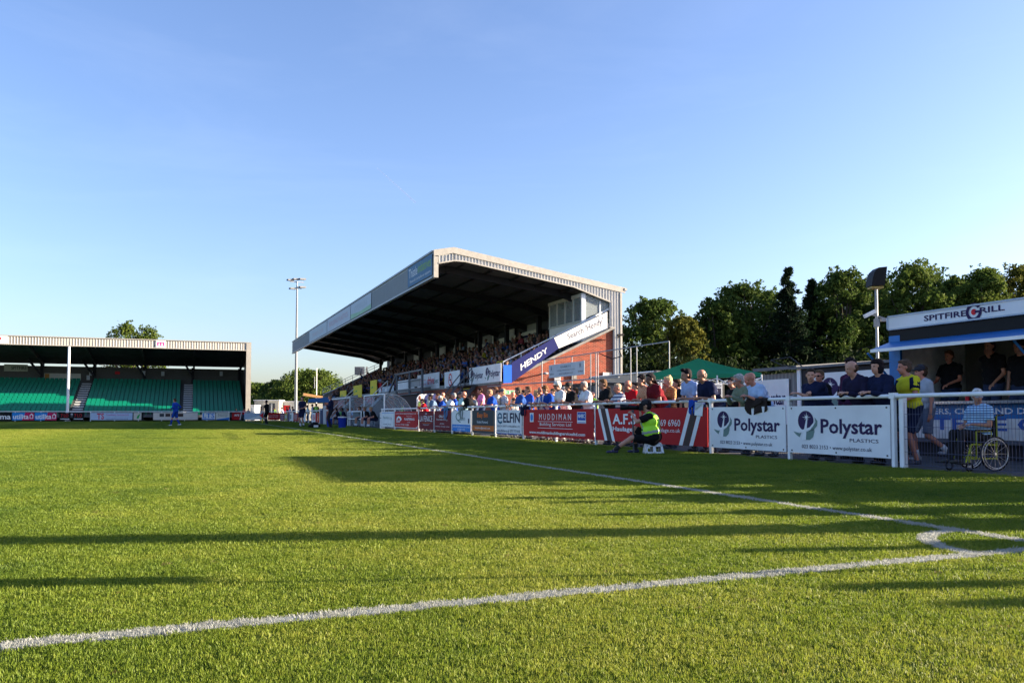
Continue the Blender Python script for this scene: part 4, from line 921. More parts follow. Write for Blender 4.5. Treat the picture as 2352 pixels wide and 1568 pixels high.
far_board(208, 305, 'pale blue board with two big red letters behind the far goal', M('pale_blue_sign', .42, .52, .68), [('btext', REDP, 'TS', .15, .1, .32, .92, 1), ('text', MAG, 'Townhams Services Ltd', .36, .6, .9, .82, 1), ('text', PALEG, 'Telephone 02380 500 500', .36, .35, .9, .5, 1), ('text', INK, 'www.telecomservices.co.uk', .36, .1, .9, .25, 1)])
far_board(307, 330, 'small pale board with a green shape behind the far goal', M('pale_cream_sign', .6, .55, .48), [('poly', GRN, [(.3, .2), (.5, .2), (.7, .9), (.4, .6)], 1), ('rect', BLACK, .8, 0, 1, 1, 1)])
far_board(352, 455, 'long cream board with four small dark pictures', M('cream_sign', .66, .58, .52), [('rect', CHAR, .14, .45, .24, .88, 1), ('rect', BRNP, .27, .45, .38, .88, 1), ('rect', CHAR, .4, .45, .51, .88, 1), ('rect', BRNP, .54, .45, .67, .88, 1), ('text', PALEG, 'Tel 02380 Salisbury Road Southampton', .08, .15, .9, .3, 1)])
far_board(464, 495, 'white board with three big blue italic letters behind the far goal', BOARDW, [('btext', SKYB, 'LTS', .06, .25, .95, .95, 1), ('rect', SKYB, .02, .04, .95, .16, 1)])
far_board(496, 528, 'cream board reading Storage with a blue wave', M('cream_sign2', .68, .66, .58), [('text', CHAR, 'Removals', .15, .68, .85, .85, 1), ('text', CHAR, '& Storage', .15, .45, .85, .62, 1), ('poly', SKYB, [(.05, .0), (.98, .0), (.98, .35), (.5, .2), (.05, .08)], 1)])
far_board(533, 557, 'small red board with slanted stripes behind the far goal', RED, [('btext', WPR, 'AFS', .2, .5, .72, .8, 1), ('poly', WPR, [(.75, 0), (.82, 0), (.95, 1), (.88, 1)], 1), ('poly', BRNP, [(.83, 0), (1, 0), (1, .9), (.96, 1)], 1)])
far_board(561, 615, 'pale blue and white board left of the two red ones', M('ice_blue_sign', .45, .55, .68), [('poly', WPR, [(0, 0), (.3, 0), (1, .6), (1, .8)], 1)])
far_board(616, 644, 'bright red board with faint white print behind the linesman', RED, [('text', WPR, 'FOR ALL YOUR NEEDS', .1, .55, .85, .7, 1), ('text', WPR, 'CALL US TODAY', .1, .3, .85, .42, 1)])
sf2 = empty('side_fence', (0, 0, 0), 0, 'white tubular fence beyond the far end of the dugouts', 'fence')
XS = 10.1
mb = MB(); mb.tube((XC, YG, 1.12), (XS, YG - .9, 1.12), .045, 8); mb.tube((XS, YG - .9, 1.12), (XS, 66.5, 1.12), .045, 8); mb.build('top_rail', WHITE, sf2)
y = YG - .9
while y > 66: MB().box(XS - .04, XS + .04, y - .04, y + .04, 0, 1.15).build('post', WHITE, sf2); y -= 2.6
def side_board(y0, y1, label, m, items):
    h = .84
    return board('advertising_board', label, 'advertising board', (XS - .07, y0, .12), FACE_W, y0 - y1, h, m, scaled(items, (y0 - y1, h)), 'advertising boards on the side fence beyond the dugouts')
side_board(103.4, 98.6, 'purple board with white lines at the far corner of the fence', M('dull_purple', .14, .02, .08), [('text', WPR, 'Indian Restaurant', .2, .65, .8, .8, 1), ('rect', PALEG, .2, .45, .8, .49, 1), ('rect', PALEG, .2, .3, .8, .34, 1), ('rect', PALEG, .2, .14, .8, .18, 1)])
side_board(98.4, 95.5, 'yellowish board beside the purple one on the side fence', M('dull_yellow', .35, .33, .1), [('rect', PALEG, .2, .3, .8, .7, 1)])
side_board(95.3, 93.2, 'dark blue board on the side fence beyond the dugouts', NAVY, [])
side_board(93.0, 89.6, 'white board beside the dark blue one on the side fence', BOARDW, [('rect', GREYG, .1, .2, .5, .8, 1)])
side_board(89.4, 85.4, 'brick red board with pale letters on the side fence', M('brick_red', .36, .06, .05), [('text', PALEG, 'KBF', .2, .2, .8, .8, 1)])
side_board(85.2, 83.2, 'brown grey board between the red and the white board', M('brown_grey', .18, .13, .12), [])
side_board(83.0, 79.5, 'white board with faded red print on the side fence', BOARDW, [('text', M('faded_red2', .5, .15, .2), 'RR', .3, .3, .7, .8, 1)])
side_board(75.4, 71.6, 'white and red board behind the standing coach', BOARDW, [('btext', REDP, 'REA', .2, .2, .6, .8, 1), ('rect', RED, .66, 0, 1, 1, 1)])
side_board(71.4, 69.0, 'bright orange red board nearest the dugouts', M('orange_red', .55, .07, .03), [])
gp = empty('padded_gate_post', (XS - .1, 67.3, 0), 0, 'dark blue padded gate panel with white posts by the dugouts', 'gate')
MB().box(-.1, .05, -.1, 1.9, .05, 1.15).build('pad', NAVY, gp); MB().box(-.14, .06, -.25, -.1, 0, 1.5).box(-.14, .06, 1.9, 2.02, 0, 1.3).build('post', WHITE, gp)

# ---------------------------------------------------------------- dugouts
PERSPEX = glass('scratched_perspex', (.78, .83, .86), .16, .2)
def dugout(y0, y1, label):
    o = empty('dugout', (10.35, y0, 0), 0, label, 'dugout', 'perspex dugouts beside the halfway line')
    L_ = y1 - y0; W = 1.75; H = 1.98
    prof = [(0, H), (.35, H + .02), (.8, H - .08), (1.2, H - .33), (1.5, H - .72), (1.68, H - 1.2), (W, 0.0)]
    mb = MB()
    for p, q in zip(prof[:-1], prof[1:]): mb.add([(p[0], 0, p[1]), (p[0], L_, p[1]), (q[0], L_, q[1]), (q[0], 0, q[1])], [(0, 1, 2, 3)])
    mb.build('perspex_shell', PERSPEX, o, smooth=True)
    for y in (0, L_): MB().add([(p[0], y, p[1]) for p in prof] + [(0, y, 0.0)], [tuple(range(8))]).build('end_screen', PERSPEX, o)
    nr = 5
    for i in range(nr):
        y = L_ * i / (nr - 1); mb = MB(); mb.path([(p[0], y, p[1] + .01) for p in prof], .025, 6); mb.build('rib', mat('silver_rib', (.6, .62, .64), .35, .5), o)
    mb = MB(); mb.tube((0, 0, H), (0, L_, H), .045, 8)
    mb.build('front_beam', WHITE, o)
    for y in (0, L_): MB().tube((0, y, 0), (0, y, H), .045, 8).build('front_post', WHITE, o)
    mb = MB(); mb.box(1.0, 1.4, .15, L_ - .15, .40, .46); mb.box(1.36, 1.42, .15, L_ - .15, .5, .95); mb.box(1.1, 1.3, .4, .5, 0, .4); mb.box(1.1, 1.3, L_ - .5, L_ - .4, 0, .4)
    mb.build('bench', NAVY, o)
dugout(47.0, 52.9, 'curved perspex dugout nearer the camera with seated substitutes')
dugout(58.0, 67.2, 'curved perspex dugout farther along the touchline')
dgp = empty('barrier_rail', (10.2, 53.1, 0), 0, 'white tube barrier between the two dugouts', 'barrier')
mb = MB(); mb.tube((0, 0, 1.0), (0, 4.8, 1.0), .035); mb.tube((0, 0, .5), (0, 4.8, .5), .03)
mb.build('rail', WHITE, dgp); MB().tube((0, .0, 0), (0, 0, 1.02), .04).tube((0, 4.8, 0), (0, 4.8, 1.02), .04).build('post', WHITE, dgp)
MB().box(.05, .12, .6, 3.2, .1, .95).build('grey_screen', mat('slate_screen', (.09, .12, .14), .7), dgp)
wb = empty('white_post_box', (10.2, 46.8, 0), 0, 'short white square bollard at the end of the advertising fence', 'bollard')
MB().box(-.12, .12, -.12, .12, 0, .95).build('shaft', BOARDW, wb); MB().box(-.14, .14, -.14, .14, .6, .63).box(-.14, .14, -.14, .14, .95, .98).build('strap', CHAR, wb)
def bin_(u, v, label, h=.55, r=.22, m=None):
    p = at_z(u, v); o = empty('drinks_tub', p, 0, label, 'tub', 'blue drinks tubs by the dugouts')
    MB().tube((0, 0, 0), (0, 0, h), r * .85, 16, r).build('bucket', m or M('tub_blue', .01, .03, .28), o); MB().tube((0, 0, h), (0, 0, h + .06), r * 1.05, 16).build('lid', WHITE if r > .2 else BLUE, o)
bin_(786, 982, 'large blue drinks tub with a white lid before the dugout', .62, .26)
bin_(756.5, 980, 'smaller blue drinks tub at the standing coach\'s feet', .5, .18)
p = at_z(722, 982)
o = empty('kit_bag', p, .3, 'black kit bag with a white label on the grass by the touchline', 'bag')
bm_ = MB(); bm_.ball((0, 0, .12), (.42, .22, .14), 16, 8); bm_.ball((0, 0, .24), (.26, .16, .1), 14, 8); bm_.build('bag_body', BLACK, o, smooth=True)
MB().path([(-.2, -.1, .3), (-.1, -.1, .36), (.1, -.1, .36), (.2, -.1, .3)], .015).build('handle', GALV, o); MB().box(-.14, .14, -.245, -.2, .04, .16).build('label_patch', WPR, o)
def bottle(u, v, label):
    p = at_z(u, v); o = empty('water_bottle', p, 0, label, 'bottle', 'water bottles by the touchline')
    MB().tube((0, 0, 0), (0, 0, .2), .045, 10).tube((0, 0, .2), (0, 0, .25), .045, 10, .02).build('bottle_body', M('milky_plastic', .7, .72, .74), o); MB().tube((0, 0, .25), (0, 0, .29), .02, 8).build('cap', BLUE, o)
bottle(690.5, 979.5, 'milky water bottle standing left of the player in navy shorts')
# rounded training boards stacked by the stand
for i, (u, c, lb) in enumerate(((966, 0, 'white rounded practice dummy board, nearest in the row'), (975, 0, 'pale rounded practice dummy board, second in the row'), (983, 1, 'navy rounded practice dummy board between two pale ones'), (991, 0, 'pale rounded practice dummy board, fourth in the row'), (998, 1, 'navy rounded practice dummy board at the right end'))):
    y = 43.2 - i * .32; k = (u + 4 - 1176) / F
    p = at_y(u + 4, 910, y)
    o = empty('dummy_board', (p.x, y, .1), R(8), lb, 'practice dummy', 'rounded practice dummy boards beside the stand')
    prof = [(-.3, 0, 0)] + [(-.3 * math.cos(t * math.pi / 8), 0, 1.5 + .3 * math.sin(t * math.pi / 8)) for t in range(9)] + [(.3, 0, 0)]
    MB().prism(prof, (0, .08, 0)).build('board_shell', [WHITE, PALEG, NAVY, PALEG, NAVY][i], o)
    MB().box(-.25, .25, -.1, .18, -.1, 0).build('foot', BLACK, o)
bs = empty('brown_shed', (0, 0, 0), 0, 'dark brown timber shed behind the near dugout', 'shed')
a = at_x(906, 945, 14.0); b = at_x(960, 945, 14.0)
MB().box(14.0, 15.6, b.y, a.y, 0, 2.15).build('wall', stripes('brown_boarding', (.045, .02, .014), (.03, .013, .01), 8, 'Y', .12, .8), bs); MB().box(13.9, 15.65, b.y - .1, a.y + .1, 2.15, 2.23).build('roof', DGREY, bs)

# ---------------------------------------------------------------- masts, cabins, trees far behind
def U2(u, d): k = (u - 1176) / F; return Vector((SY * d + CY * k * d, CY * d - SY * k * d, 0))
m1 = empty('floodlight_mast', U2(679.5, 107), 0, 'tall slim floodlight mast beyond the far end of the main stand', 'floodlight')
MB().tube((0, 0, 0), (0, 0, 9), .2, 14, .16).tube((0, 0, 9), (0, 0, 17.6), .15, 14, .1).build('mast', mat('weathered_galvanised', (.2, .22, .24), .5, .2), m1)
mb = MB(); mb.bar((-.9, 0, 18.0), (.9, .3, 18.05), .1, .1); mb.bar((-.6, 0, 17.2), (.6, .2, 17.2), .08, .08); mb.tube((0, 0, 17.5), (0, 0, 18.1), .08); mb.build('crossbar', GALV, m1)
for x, z, a in ((-.85, 18.25, .5), (-.15, 18.4, .2), (.65, 18.45, -.1), (-.55, 17.15, .3), (.65, 17.4, -.2)):
    h = MB(); h.bar((x - .4, -.15, z - .05), (x + .4, .15, z + .0), .5, .2); lo = h.build('lamp_head', DGREY, m1); MB().bar((x - .36, -.16, z - .13), (x + .36, .14, z - .1), .4, .05).build('lamp_glass', GALV, lo)
an = empty('antenna_pole', U2(727, 118), 0, 'thin white antenna pole among the distant trees', 'pole')
MB().tube((0, 0, 0), (0, 0, 7.4), .07, 8, .05).build('shaft', WHITE, an); MB().tube((-.3, 0, 4.5), (-.3, 0, 6.2), .04).tube((-.3, 0, 4.8), (0, 0, 4.8), .02).build('aerial', GALV, an)
def cabin(u0, u1, d, h, label, m=CREAM, extra=()):
    a, b = U2(u0, d), U2(u1, d); w = (b - a).length; rz = math.atan2((b - a).y, (b - a).x)
    o = empty('portable_cabin', a, rz, label, 'cabin')
    MB().box(0, w, 0, 2.5, 0, h).build('wall', m, o); MB().box(-.1, w + .1, -.12, 2.6, h, h + .12).build('roof', WHITE, o)
    for nm, x0, x1, z0, z1, mm in extra: MB().box(x0 * w, x1 * w, -.05, -.002, z0, z1).build(nm, mm, o)
    return o
CABW = mat('cabin_cream', (.5, .47, .40), .6)
DW = mat('dark_window', (.03, .035, .05), .15)
cabin(584, 641, 118, 2.75, 'cream portable cabin with a dark window right of the far stand', CABW, (('window', .17, .4, 1.0, 2.1, DW), ('door', .6, .84, .1, 2.4, DW), ('door_edge', .68, .74, .1, 2.3, WHITE)))
cabin(643, 690, 120, 2.6, 'pale cabin with a red panel beside the floodlight mast', mat('pale_cabin', (.5, .5, .48), .6), (('red_panel', .18, .5, .1, 2.1, RED),))
cabin(574, 585, 115, 2.0, 'small white cabin squeezed beside the far stand', BOARDW, (('door', .3, .7, .1, 1.7, PALEG),))
o = empty('blue_awning', U2(708, 96), -.3, 'blue canvas awning behind the side fence', 'awning')
MB().prism([(0, 0, 2.2), (3.2, 0, 2.2), (3.2, 0, 2.9), (0, 0, 2.6)], (0, .1, 0)).build('canopy', BLUE, o); MB().tube((0, .05, 0), (0, .05, 2.3), .04).tube((3.1, .05, 0), (3.1, .05, 2.3), .04).build('leg', WHITE, o)
o = empty('timber_roof', U2(697, 112), -.1, 'low shallow roof with a sunlit orange edge among the trees', 'roof')
MB().prism([(0, 0, 3.7), (7, 0, 2.6), (7, 0, 2.35), (0, 0, 3.35)], (0, 3, 0)).build('roof_edge', mat('orange_timber', (.55, .3, .12), .6), o); MB().box(.3, 6.6, .3, 2.8, 0, 2.3).build('wall', CABW, o)
o = empty('scoreboard', U2(814, 109), -.2, 'small grey scoreboard on a pole above the far end of the stand', 'scoreboard')
MB().box(0, 1.3, 0, .4, 6.0, 7.1).build('housing', GALV, o); MB().box(.08, .75, -.03, -.001, 6.1, 7.0).box(.85, 1.05, -.03, -.001, 6.2, 6.9).build('display', DGREY, o); MB().tube((.9, .2, 0), (.9, .2, 6.0), .08).build('pole', GALV, o)
MB().box(1.45, 1.7, 0, .4, 6.1, 7.1).build('side_panel', CREAM, o)

def leaf_mat(name, dark, light, autumn=None):
    m = bpy.data.materials.new(name); m.use_nodes = True
    n = m.node_tree.nodes; l = m.node_tree.links; b = n['Principled BSDF']; b.inputs['Roughness'].default_value = .8; b.inputs['Specular IOR Level'].default_value = .08
    g = n.new('ShaderNodeNewGeometry'); n1 = n.new('ShaderNodeTexNoise'); n1.inputs['Scale'].default_value = .7; n1.inputs['Detail'].default_value = 6; n1.inputs['Roughness'].default_value = .7
    l.new(g.outputs['Position'], n1.inputs['Vector'])
    r = n.new('ShaderNodeValToRGB'); e = r.color_ramp.elements; e[0].position = .35; e[1].position = .68; e[0].color = dark + (1,); e[1].color = light + (1,)
    if autumn: k = e.new(.62); k.color = light + (1,); e[2].position = .74; e[2].color = autumn + (1,)
    l.new(n1.outputs['Fac'], r.inputs[0]); l.new(r.outputs[0], b.inputs['Base Color'])
    tr = n.new('ShaderNodeBsdfTranslucent'); l.new(r.outputs[0], tr.inputs[0]); ms = n.new('ShaderNodeMixShader'); ms.inputs[0].default_value = .3
    l.new(b.outputs[0], ms.inputs[1]); l.new(tr.outputs[0], ms.inputs[2]); l.new(ms.outputs[0], n['Material Output'].inputs[0]); return m
LF1 = leaf_mat('leaf_green', (.025, .054, .013), (.100, .138, .026))
LF2 = leaf_mat('leaf_olive', (.040, .060, .014), (.15, .145, .026), (.26, .12, .025))
LF3 = leaf_mat('leaf_conifer', (.008, .019, .011), (.024, .040, .016))
LF4 = leaf_mat('leaf_bright', (.04, .078, .016), (.14, .18, .034))
BARK = mat('bark', (.06, .045, .035), .95, var=.3, bump=.4)
def leaves(mb, centers, radii, n, size, rng, shell=.55):
    c = centers; k = rng.choice(len(c), n, p=(radii ** 2.1) / (radii ** 2.1).sum())
    d = rng.normal(size=(n, 3)); d /= np.linalg.norm(d, axis=1)[:, None]
    rr = radii[k] * (shell + (1 - shell) * rng.random(n) ** .7)
    rr = rr * (1 + .22 * np.abs(rng.normal(size=n)))
    p = c[k] + d * rr[:, None] * np.array([1, 1, .8])
    a = rng.normal(size=(n, 3)); a /= np.linalg.norm(a, axis=1)[:, None]
    b = np.cross(a, rng.normal(size=(n, 3))); b /= np.linalg.norm(b, axis=1)[:, None]
    s = size * rng.uniform(.6, 1.4, n)[:, None]
    q = np.stack([p - a * s * .6, p + b * s * .32, p + a * s * .6, p - b * s * .32], 1).reshape(-1, 3)
    return q
def leaf_mesh(name, q, m):
    n = len(q) // 4; me = bpy.data.meshes.new(name); me.vertices.add(len(q)); me.vertices.foreach_set('co', q.astype('f').ravel())
    me.loops.add(4 * n); me.loops.foreach_set('vertex_index', np.arange(4 * n, dtype='i')); me.polygons.add(n)
    me.polygons.foreach_set('loop_start', np.arange(0, 4 * n, 4, dtype='i'))
    me.polygons.foreach_set('loop_total', np.full(n, 4, dtype='i')); me.materials.append(m); me.update(calc_edges=True); return me
def tree(u, v, d, wpx, label, m, seed, n=13000, low=.12, group='trees behind the ground', size=.24, open_=1.0):
    rng = np.random.RandomState(seed); base = U2(u, d); H = at_d(u, v, d).z; W = wpx / F * d / 2
    o = empty('broadleaf_tree', base, 0, label, 'tree', group)
    cs = []; rads = []; W *= 1.5
    def prof(t): return max(.12, (1 - ((t - .42) / .62) ** 2)) ** .6 if t > .42 else .80 + .2 * t / .42
    nb = 90; lob = [(rng.random() * 6.28, rng.uniform(.3, .9), rng.uniform(.75, 1.12)) for _ in range(7)]
    for i in range(nb):
        t = rng.random() ** .85; ph = rng.random() * 6.28
        k = 1.0
        for (a_, tz, g_) in lob:
            if math.cos(ph - a_) > .5 and abs(t - tz) < .22: k = g_
        r = W * rng.uniform(.20, .34) * (1 - .30 * t)
        z = H * (low + (1 - low) * t); rr = max(0, W * prof(t) * k * (rng.random() ** .45) - r * .7)
        cs.append((rr * math.cos(ph), rr * math.sin(ph) * .8, min(z, H - r * .8))); rads.append(r)
    for i in range(60):
        ph = rng.random() * 6.28; t = rng.uniform(.35, 1.0); z = H * (low + (1 - low) * t)
        rr = W * prof(t) * rng.uniform(.85, 1.12); cs.append((rr * math.cos(ph), rr * math.sin(ph) * .8, z - rng.uniform(0, .04) * H)); rads.append(W * rng.uniform(.07, .14))
    for i in range(130):
        ph = rng.random() * 6.28; t = rng.uniform(.2, 1.04); z = H * (low + (1 - low) * min(t, 1.02))
        rr = W * prof(min(t, 1)) * rng.uniform(.9, 1.22); cs.append((rr * math.cos(ph), rr * math.sin(ph) * .8, z)); rads.append(W * rng.uniform(.035, .08))
    cs = np.array(cs); rads = np.array(rads)
    q = leaves(None, cs, rads, int(n * 1.7), size, rng, .35 * open_)
    put(bpy.data.objects.new('crown', leaf_mesh('crown', q, m)), o)
    mb = MB(); mb.tube((0, 0, 0), (0, 0, H * .35), .035 * H * .6, 8, .022 * H * .6); mb.tube((0, 0, H * .35), (.1, 0, H * .8), .012 * H, 7, .05)
    for i in rng.permutation(len(cs))[:18]:
        s = Vector((0, 0, H * rng.uniform(.2, .55))); e = Vector(cs[i]); mid_ = s.lerp(e, .5) + Vector((0, 0, .05 * H))
        mb.tube(s, mid_, .010 * H, 6, .006 * H); mb.tube(mid_, e, .006 * H, 5, .02)
    mb.build('trunk', BARK, o); return o
def conifer(u, v, d, wpx, label, seed, m=LF3):
    rng = np.random.RandomState(seed); base = U2(u, d); H = at_d(u, v, d).z; W = wpx / F * d / 2
    o = empty('conifer', base, 0, label, 'tree', 'trees behind the ground'); Q_ = []
    mb = MB(); mb.tube((0, 0, 0), (0, 0, H * .97), .18, 8, .03)
    nbr = 190
    for i in range(nbr):
        t = (i + rng.random()) / nbr; z = H * (.12 + .86 * t); ph = rng.random() * 6.28; ln = W * (1.02 - t) ** .95 * rng.uniform(.45, 1.3) + .15
        nl = int(40 + 70 * ln / W); s = np.linspace(.1, 1, nl) ** .8
        zz = z + ln * (.30 * s - .28 * s ** 2) + rng.normal(size=nl) * .08; rad = ln * s
        p = np.stack([rad * math.cos(ph), rad * math.sin(ph), zz], 1) + rng.normal(size=(nl, 3)) * (.16 * ln / W + .05)
        a = rng.normal(size=(nl, 3)) + np.array([math.cos(ph), math.sin(ph), .2]) * 1.6; a /= np.linalg.norm(a, axis=1)[:, None]
        b = np.cross(a, rng.normal(size=(nl, 3))); b /= np.linalg.norm(b, axis=1)[:, None]; sz = .17 * rng.uniform(.7, 1.3, nl)[:, None]
        Q_.append(np.stack([p - a * sz, p + b * sz * .35, p + a * sz, p - b * sz * .35], 1).reshape(-1, 3))
        mb.tube((0, 0, z), (ln * .7 * math.cos(ph), ln * .7 * math.sin(ph), z + ln * .1), .03, 4, .01)
    put(bpy.data.objects.new('crown', leaf_mesh('crown', np.concatenate(Q_), m)), o); mb.build('trunk', BARK, o)
# right hand row, left to right
tree(1505, 690, 66, 130, 'rounded green tree just right of the main stand, leftmost of the row', LF1, 11)
tree(1572, 728, 62, 80, 'smaller tree turning orange between two green ones', LF2, 12, 9000)
tree(1648, 690, 70, 100, 'green tree on the left shoulder of the big broad one', LF1, 13)
tree(1715, 655, 74, 150, 'big broad green tree left of the tall dark conifer', LF1, 14, 16000)
conifer(1815, 610, 70, 165, 'tall dark pointed conifer, highest of the row', 21)
conifer(1868, 638, 73, 140, 'shorter dark conifer right of the tallest one', 22)
tree(1940, 622, 72, 120, 'tree with sky showing through left of the black floodlight', LF1, 15, 12000, open_=1.2)
tree(2020, 640, 78, 110, 'tree directly behind the black floodlight pole', LF1, 16)
tree(2105, 607, 74, 140, 'tall bright topped tree right of the black floodlight', LF4, 17, 15000)
tree(2200, 640, 80, 90, 'lower green tree in the dip above the burger van roof', LF1, 18)
tree(2265, 618, 74, 110, 'yellow green tree above the middle of the burger van', LF4, 19)
tree(2345, 612, 76, 130, 'orange tinged tree at the right edge of the picture', LF2, 20)
tree(2440, 620, 78, 130, 'green tree beyond the right edge', LF1, 23)
tree(2640, 610, 66, 150, 'first unseen green tree added right of the picture to shade the hedge', LF1, 24, 8000)  # three unseen trees added to keep the sun off the hedge
tree(2900, 600, 60, 160, 'second unseen green tree added right of the picture to shade the hedge', LF1, 25, 8000)
tree(3150, 590, 56, 170, 'third unseen green tree added right of the picture to shade the hedge', LF1, 26, 8000)
tree(1600, 745, 76, 110, 'green tree in the gap left of the big broad tree', LF1, 41, 9000)
tree(1765, 668, 80, 110, 'green tree in the gap between the broad tree and the conifer', LF1, 42, 10000)
tree(1905, 655, 82, 110, 'green tree in the gap right of the shorter conifer', LF1, 43, 10000)
tree(1985, 640, 84, 110, 'olive green tree just left of the floodlight pole', LF2, 44, 10000)
tree(2150, 625, 84, 120, 'green tree between the tall bright one and the lower one', LF1, 45, 10000)
tree(2235, 640, 84, 110, 'green tree filling the dip above the van sign', LF1, 46, 9000)
tree(2390, 625, 84, 130, 'green tree behind the orange tinged one', LF4, 47, 9000)
# others
tree(282, 741, 150, 66, 'bushy evergreen rising over the far stand roof', LF4, 31, 9000, size=.3)
tree(335, 752, 152, 62, 'lower evergreen beside the bushy one over the far stand roof', LF4, 32, 8000, size=.3)
tree(592, 881, 150, 58, 'low rounded tree just right of the far stand', LF4, 33, 7000, .0, size=.3)
tree(640, 874, 145, 62, 'green tree left of the tall floodlight mast', LF1, 34, 7000, .0, size=.3)
tree(712, 850, 140, 112, 'large rounded tree right of the tall floodlight mast', LF4, 35, 13000, .0, size=.3)
tree(672, 872, 150, 50, 'dark tree directly behind the tall floodlight mast', LF1, 37, 7000, .0, size=.3)
tree(766, 872, 160, 40, 'small pale tree above the far end wall of the stand', LF4, 36, 4000, size=.3)
# understorey behind the sheds
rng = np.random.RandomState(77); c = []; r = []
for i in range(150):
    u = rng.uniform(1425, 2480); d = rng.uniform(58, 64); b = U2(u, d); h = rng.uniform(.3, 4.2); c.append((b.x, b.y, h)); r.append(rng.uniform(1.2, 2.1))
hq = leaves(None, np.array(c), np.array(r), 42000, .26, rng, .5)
LF5 = leaf_mat('leaf_shade_dark', (.006, .014, .006), (.022, .034, .010))  # shade under the trees put into the hedge's leaf colour
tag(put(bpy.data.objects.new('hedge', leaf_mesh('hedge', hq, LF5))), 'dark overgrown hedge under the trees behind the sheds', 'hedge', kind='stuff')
rng = np.random.RandomState(78); c = []; r = []
for i in range(60):
    u = rng.uniform(570, 800); d = rng.uniform(136, 142); b = U2(u, d); c.append((b.x, b.y, rng.uniform(.3, 2.6))); r.append(rng.uniform(1.3, 2.4))
hq = leaves(None, np.array(c), np.array(r), 14000, .34, rng, .5)
tag(put(bpy.data.objects.new('hedge', leaf_mesh('hedge', hq, LF1))), 'low green hedge behind the far cabins', 'hedge', kind='stuff')

# ---------------------------------------------------------------- tube frame, kiosk, gazebo, sheds
XT = 14.8
sc_ = empty('tube_frame', (0, 0, 0), 0, 'galvanised scaffold tube frame standing before the brick end wall', 'frame')
def yx(u, X): k = (u - 1176) / F; return X * (CY - SY * k) / (SY + CY * k)
mb = MB()
y0, y1, y2 = yx(1245, XT), yx(1373, XT), yx(1538, XT)
mb.tube((XT, y0, 3.24), (XT, y2, 3.24), .022)
mb.tube((XT, 41.8, 2.3), (XT, yx(1422, XT), 2.2), .028); mb.tube((XT, yx(1245, XT), 2.22), (XT, yx(1245, XT), 3.24), .025)
for u, z in ((1245, 3.24), (1274, 3.24), (1314, 3.24), (1357, 3.24), (1369, 3.24), (1374, 3.24), (1449, 3.24), (1463, 3.24), (1538, 3.24)):
    mb.tube((XT, yx(u, XT), 0), (XT, yx(u, XT), z), .019)

mb.build('tube', GALV, sc_)
MB().path([(XT + .05, yx(1374, XT), 3.2), (XT + .3, yx(1390, XT), 2.95), (XT + .3, yx(1412, XT), 3.0), (XT, yx(1424, XT), 3.15)], .02).build('cable', BLACK, sc_)
a, b = yx(1261, XT - .06), yx(1342, XT - .06)
za, zb = at_x(1261, 862, XT - .06).z, at_x(1342, 833, XT - .06).z
w = a - b
board('hung_sign', 'pale grey estate agents sign hung on the tube frame before the brick wall', 'sign', (XT - .06, a, 2.42), FACE_W, w, .56, PALEG,
      [('text', PURP, 'R', .06 * w, .3, .1 * w, .48, 1), ('text', BRNP, 'Rowlinson', .03 * w, .12, .15 * w, .2, 1), ('text', INK, '023 8038 3312', .35 * w, .38, .65 * w, .46, 1), ('text', INK, 'info@rowlinsonestates.co.uk', .25 * w, .24, .75 * w, .31, 1), ('text', INK, 'www.rowlinson.co.uk', .3 * w, .1, .7 * w, .17, 1), ('text', PURP, 'R', .88 * w, .3, .93 * w, .48, 1), ('text', BRNP, 'Rowlinson', .84 * w, .12, .97 * w, .2, 1)])
# kiosk
ka, kb = yx(1372, 17.6), yx(1520, 17.6)
ki = empty('drinks_kiosk', (17.6, kb, 0), 0, 'low dark kiosk with a white fascia behind the leaning spectators', 'kiosk')
Lk = ka - kb
MB().box(.3, 3.0, .05, Lk - .05, 0, 1.05).box(2.9, 3.0, .05, Lk - .05, 1.05, 2.1).box(.3, 3.0, 0, .05, 0, 2.1).box(.3, 3.0, Lk - .05, Lk, 0, 2.1).build('wall', DARKST, ki)
MB().prism([(-.35, -.2, 2.48), (3.1, -.2, 2.32), (3.1, -.2, 2.4), (-.35, -.2, 2.56)], (0, Lk + .4, 0)).build('roof', DGREY, ki)
MB().prism([(-.38, 0, 2.53), (.0, 0, 2.18), (.03, 0, 2.21), (-.36, 0, 2.56)], (0, Lk - .1, 0)).build('fascia_board', BOARDW, ki)
MB().box(.1, .45, 0, Lk, 1.05, 1.12).build('counter', GALV, ki)
for i in range(4): MB().box(2.8, 2.89, .6 + i * 1.3, 1.4 + i * 1.3, 1.3, 1.8).build('poster', BOARDW if i % 2 else SKYB, ki)
for y in (0.1, Lk / 2, Lk - .1): MB().box(.0, .06, y - .03, y + .03, 0, 2.1).build('post', WHITE, ki)
kc = empty('dark_canteen', (0, 0, 0), 0, 'dark grey canteen trailer with faint lettering in front of the brick wall', 'trailer')
c0, c1_ = yx(1288, 15.1), yx(1366, 15.1)
MB().box(15.1, 17.2, c1_, c0, .2, 2.0).build('body', DGREY, kc); MB().box(15.0, 17.3, c1_ - .05, c0 + .05, 2.0, 2.1).build('roof', DARKST, kc)
board_it = empty('wall_sign', (15.07, c1_ + 1.6, 1.45), FACE_W, 'faint grey lettering DOORS on the dark canteen trailer', 'sign'); MB().box(0, 1.4, 0, .015, 0, .45).build('panel', CHAR, board_it); panel_art(board_it, [('text', PALEG, 'outdoor', .1, .25, 1.3, .4, 1), ('text', PALEG, 'DOORS', .1, .04, 1.3, .2, 1)])
